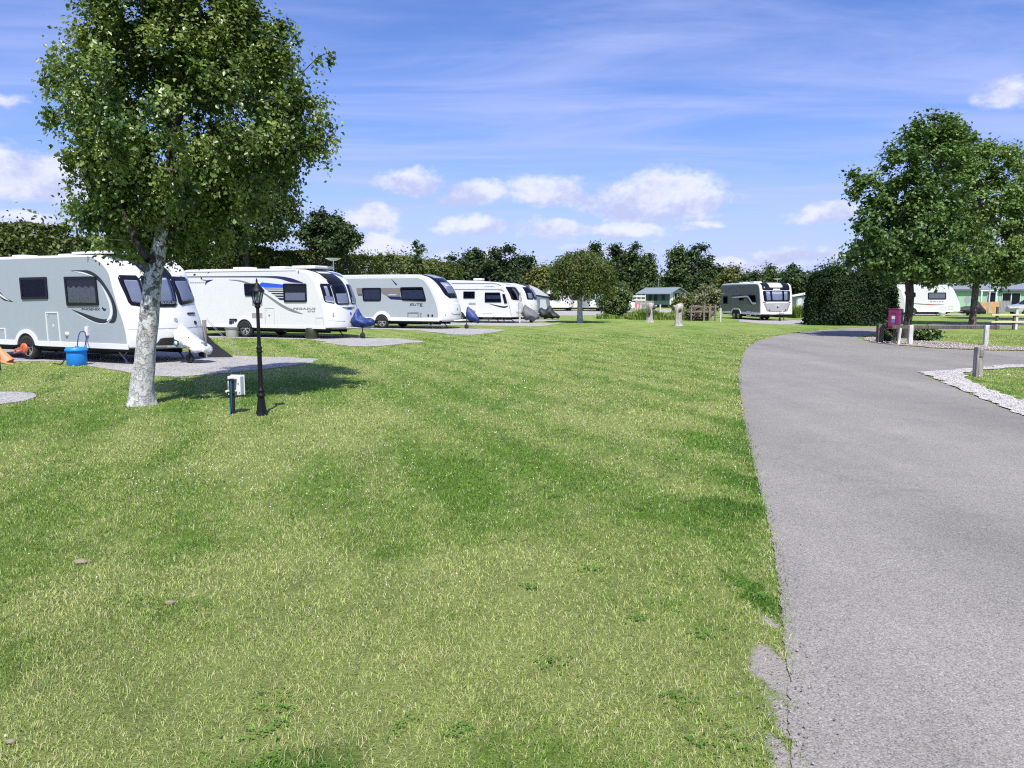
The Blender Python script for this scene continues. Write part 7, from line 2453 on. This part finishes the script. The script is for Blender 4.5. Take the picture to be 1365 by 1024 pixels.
# silver car cut by the photo edge
Yc = 66
b = P(1357.5, 404, Yc)
t = thing('parked_car', 'silver car parked before the mint home at the photo edge', 'car', (b.x, Yc, 0), R(0))
cp_ = [(0, .28), (.0, .62), (.18, .86), (1.0, .98), (1.75, 1.48), (3.0, 1.5), (3.9, 1.0), (4.2, .9), (4.25, .3)]
o = MB().prism(cp_, 0, 1.75).build('body', mat('silver_paint', (.50, .53, .58), .25, .3, .03, coat=.6), t)
md = o.modifiers.new('round', 'BEVEL'); md.width = .07; md.segments = 3
MB().prism([(1.2, 1.0), (1.8, 1.4), (2.3, 1.41), (2.3, 1.0)], -.01, .01).build('side_window', M_BLACKG, t)
MB().prism([(2.38, 1.0), (2.38, 1.41), (2.95, 1.4), (3.5, 1.04)], -.01, .01).build('side_window', M_BLACKG, t)
mb = MB(); mb.add([(1.0, .2, 1.03), (1.0, 1.55, 1.03), (1.68, 1.45, 1.49), (1.68, .3, 1.49)], [(0, 1, 2, 3)]); mb.build('windscreen', M_BLACKG, t, fix=False)
for x in (.75, 3.45):
    for y in (-.02, 1.57):
        w_ = MB().lathe([(.2, y), (.30, y), (.31, y + .03), (.31, y + .17), (.28, y + .2)], (x, 0, .31), 18, 'Y').build('wheel', M_RUBBER, t)
        MB().lathe([(.001, y - .004), (.2, y + .004)], (x, 0, .31), 14, 'Y').build('rim', M_ALLOY, w_)
for y in (.2, 1.3): MB().box((.04, y + .12, .72), (.1, .3, .12), bev=.03).build('headlight', M_CURTAIN, t)

# white hut glimpsed between the dark grey caravan and the hedge
b = P(1057, 410, 92)
t = thing('garden_tent', 'white canopy and hut glimpsed between the twin axle caravan and cypress hedge', 'hut', (b.x, 92, 0))
MB().box((1.2, 1, .9), (1.6, 2, 1.5), bev=.02).build('wall', mat('grey_canvas', (.34, .38, .44), .7), t)
mb = MB(); mb.add([(-.2, -.3, 1.7), (2.2, -.3, 2.15), (2.2, 2.2, 2.15), (-.2, 2.2, 1.7), (-.2, -.3, 1.62), (2.2, -.3, 2.0), (2.2, 2.2, 2.0), (-.2, 2.2, 1.62)], [(0, 1, 2, 3), (4, 7, 6, 5), (0, 4, 5, 1), (1, 5, 6, 2), (2, 6, 7, 3), (3, 7, 4, 0)]); mb.build('roof', M_COVWHITE, t)
MB().box((.75, -.04, .95), (.5, .06, 1.2)).build('door', M_CURTAIN, t)
MB().box((1.95, -.1, 1.4), (.12, .12, 2.2), bev=.01).build('post', M_WTRIM, t)
# white low wheelie things under the hedge
b = P(1100, 429, 46)
o = MB().box((0, 0, .22), (.5, .3, .08), bev=.02).box((-.2, 0, .1), (.05, .25, .2)).box((.2, 0, .1), (.05, .25, .2)).build('low_bench', M_WOODPALE, loc=(b.x, 46, 0)); tag(o, 'low pale bench just left of the white sign', 'bench')

# =========================== lamp post and power bollard in front
bL = G(349, 553.5)
lp = thing('lamp_post', 'black cast iron lamp post with lantern beside the power bollard', 'lamp post', (bL.x, bL.y, 0), R(20))
H = P(341, 371, bL.y).z
MB().lathe([(.082, -.02), (.080, .012), (.070, .05), (.058, .12), (.047, .22), (.043, .255)], n=8, smooth=False).build('base', M_LAMPBLK, lp)
MB().lathe([(.056, .255), (.060, .27), (.056, .285), (.046, .30), (.046, .325), (.052, .335), (.052, .345), (.040, .36), (.033, .40), (.031, .62), (.0295, .83), (.0295, .86)], n=20).build('lower_shaft', M_LAMPBLK, lp)
MB().lathe([(.036, .855), (.040, .865), (.036, .88), (.030, .89), (.036, .905), (.039, .915), (.034, .93), (.0265, .945), (.0245, 1.0), (.0215, H - .40)], n=20).build('upper_shaft', M_LAMPBLK, lp)
zl = H - .40
MB().lathe([(.020, zl), (.036, zl + .012), (.040, zl + .03), (.030, zl + .04), (.050, zl + .065), (.050, zl + .075)], n=16).build('lantern_base', M_LAMPBLK, lp)
lf = MB(); n6 = 6
for k in range(n6):
    a = 2 * math.pi * k / n6
    lf.tube([(math.cos(a) * .047, math.sin(a) * .047, zl + .07), (math.cos(a) * .083, math.sin(a) * .083, zl + .225)], [.0055, .0055], 6)
    for rr, zz in ((.047, zl + .07), (.083, zl + .225), (.066, zl + .15)):
        if zz == zl + .15: continue
        b2 = 2 * math.pi * (k + 1) / n6
        lf.tube([(math.cos(a) * rr, math.sin(a) * rr, zz), (math.cos(b2) * rr, math.sin(b2) * rr, zz)], [.0055, .0055], 6)
lf.build('lantern_frame', M_LAMPBLK, lp)
gl = MB()
for k in range(n6):
    a, b2 = 2 * math.pi * k / n6, 2 * math.pi * (k + 1) / n6
    gl.add([(math.cos(a) * .045, math.sin(a) * .045, zl + .072), (math.cos(b2) * .045, math.sin(b2) * .045, zl + .072), (math.cos(b2) * .081, math.sin(b2) * .081, zl + .222), (math.cos(a) * .081, math.sin(a) * .081, zl + .222)], [(0, 1, 2, 3)])
gl.build('lantern_glass', M_CLEAR, lp, fix=False)
MB().lathe([(.016, zl + .07), (.018, zl + .12), (.012, zl + .13)], n=10).lathe([(.012, zl + .13), (.024, zl + .15), (.026, zl + .17), (.014, zl + .195), (.001, zl + .2)], n=12).build('bulb', M_CURTAIN, lp)
MB().lathe([(.098, zl + .222), (.096, zl + .236), (.078, zl + .262), (.052, zl + .295), (.032, zl + .315), (.030, zl + .33), (.018, zl + .335), (.010, zl + .345), (.014, zl + .36), (.012, zl + .375), (.004, zl + .40)], n=18).build('lantern_roof', M_LAMPBLK, lp)
# power bollard
bH = G(310.5, 552)
pb = thing('power_bollard', 'white electric hook up box strapped to a black post by the lamp post', 'power bollard', (bH.x, bH.y, 0), R(-6))
k = bH.y / F
z0, z1 = P(311, 527.5, bH.y).z, P(311, 502, bH.y).z
MB().lathe([(.040, -.02), (.036, .04), (.032, z1 - .035), (.030, z1 - .03)], (0, 0, 0), 16).build('post', mat('black_tube', (.010, .012, .016), .45), pb)
bx = MB(); bx.box((.012, .095, (z0 + z1) / 2), (.185, .11, z1 - z0), bev=.012); bx.build('box', M_WTRIM, pb)
MB().box((.012, .158, (z0 + z1) / 2), (.20, .018, z1 - z0 + .015), bev=.006).build('box_lid', M_WTRIM, pb)
for z in (z1 - .045, z0 + .045): MB().box((0, -.005, z), (.115, .085, .022), bev=.006).build('bracket', M_BLACK, pb)
for sx_, zz in ((-.062, z1 - .09), (.085, z0 + .04), (-.062, z0 + .06), (.07, z1 - .10)): MB().lathe([(.001, .032), (.009, .033), (.010, .04)], (sx_ * .9 + .012, 0, zz), 8, 'Y').build('screw', M_GALV, pb)
MB().tube([(-.085, .09, z0 + .05), (-.125, .075, z0 + .035)], [.026, .024], 12).build('socket', M_CURTAIN, pb)
MB().tube(catmull([(.012, -.045, z1 - .06), (.016, -.05, z1 - .14), (.008, -.046, .2), (.0, -.05, .08), (-.01, -.06, 0)], 6), .0085, 8).build('cable', mat('teal_cable', (.01, .12, .16), .4), pb)
# a couple of pale stones lying on the lawn
for px, py, s_, lab in ((108, 751, .045, 'pale flat stone lying in the grass near the left edge'), (227, 806, .03, 'small pale pebble in the grass below the flat stone'), (15, 992, .022, 'little white pebble in the grass at the bottom left')):
    b = G(px, py)
    bm = bmesh.new(); bmesh.ops.create_icosphere(bm, subdivisions=2, radius=1)
    for q in bm.verts: q.co = Vector((q.co.x * s_ * random.uniform(.8, 1.15), q.co.y * s_ * random.uniform(.5, .65), q.co.z * s_ * .4 * random.uniform(.8, 1.1)))
    me = bpy.data.meshes.new('pebble'); bm.to_mesh(me); bm.free(); me.materials.append(mat('pale_stone', (.23, .21, .14), .9, 0, .3, 20, bump=.4))
    o = link(bpy.data.objects.new('pebble', me)); o.location = (b.x, b.y, .012); tag(o, lab, 'stone')
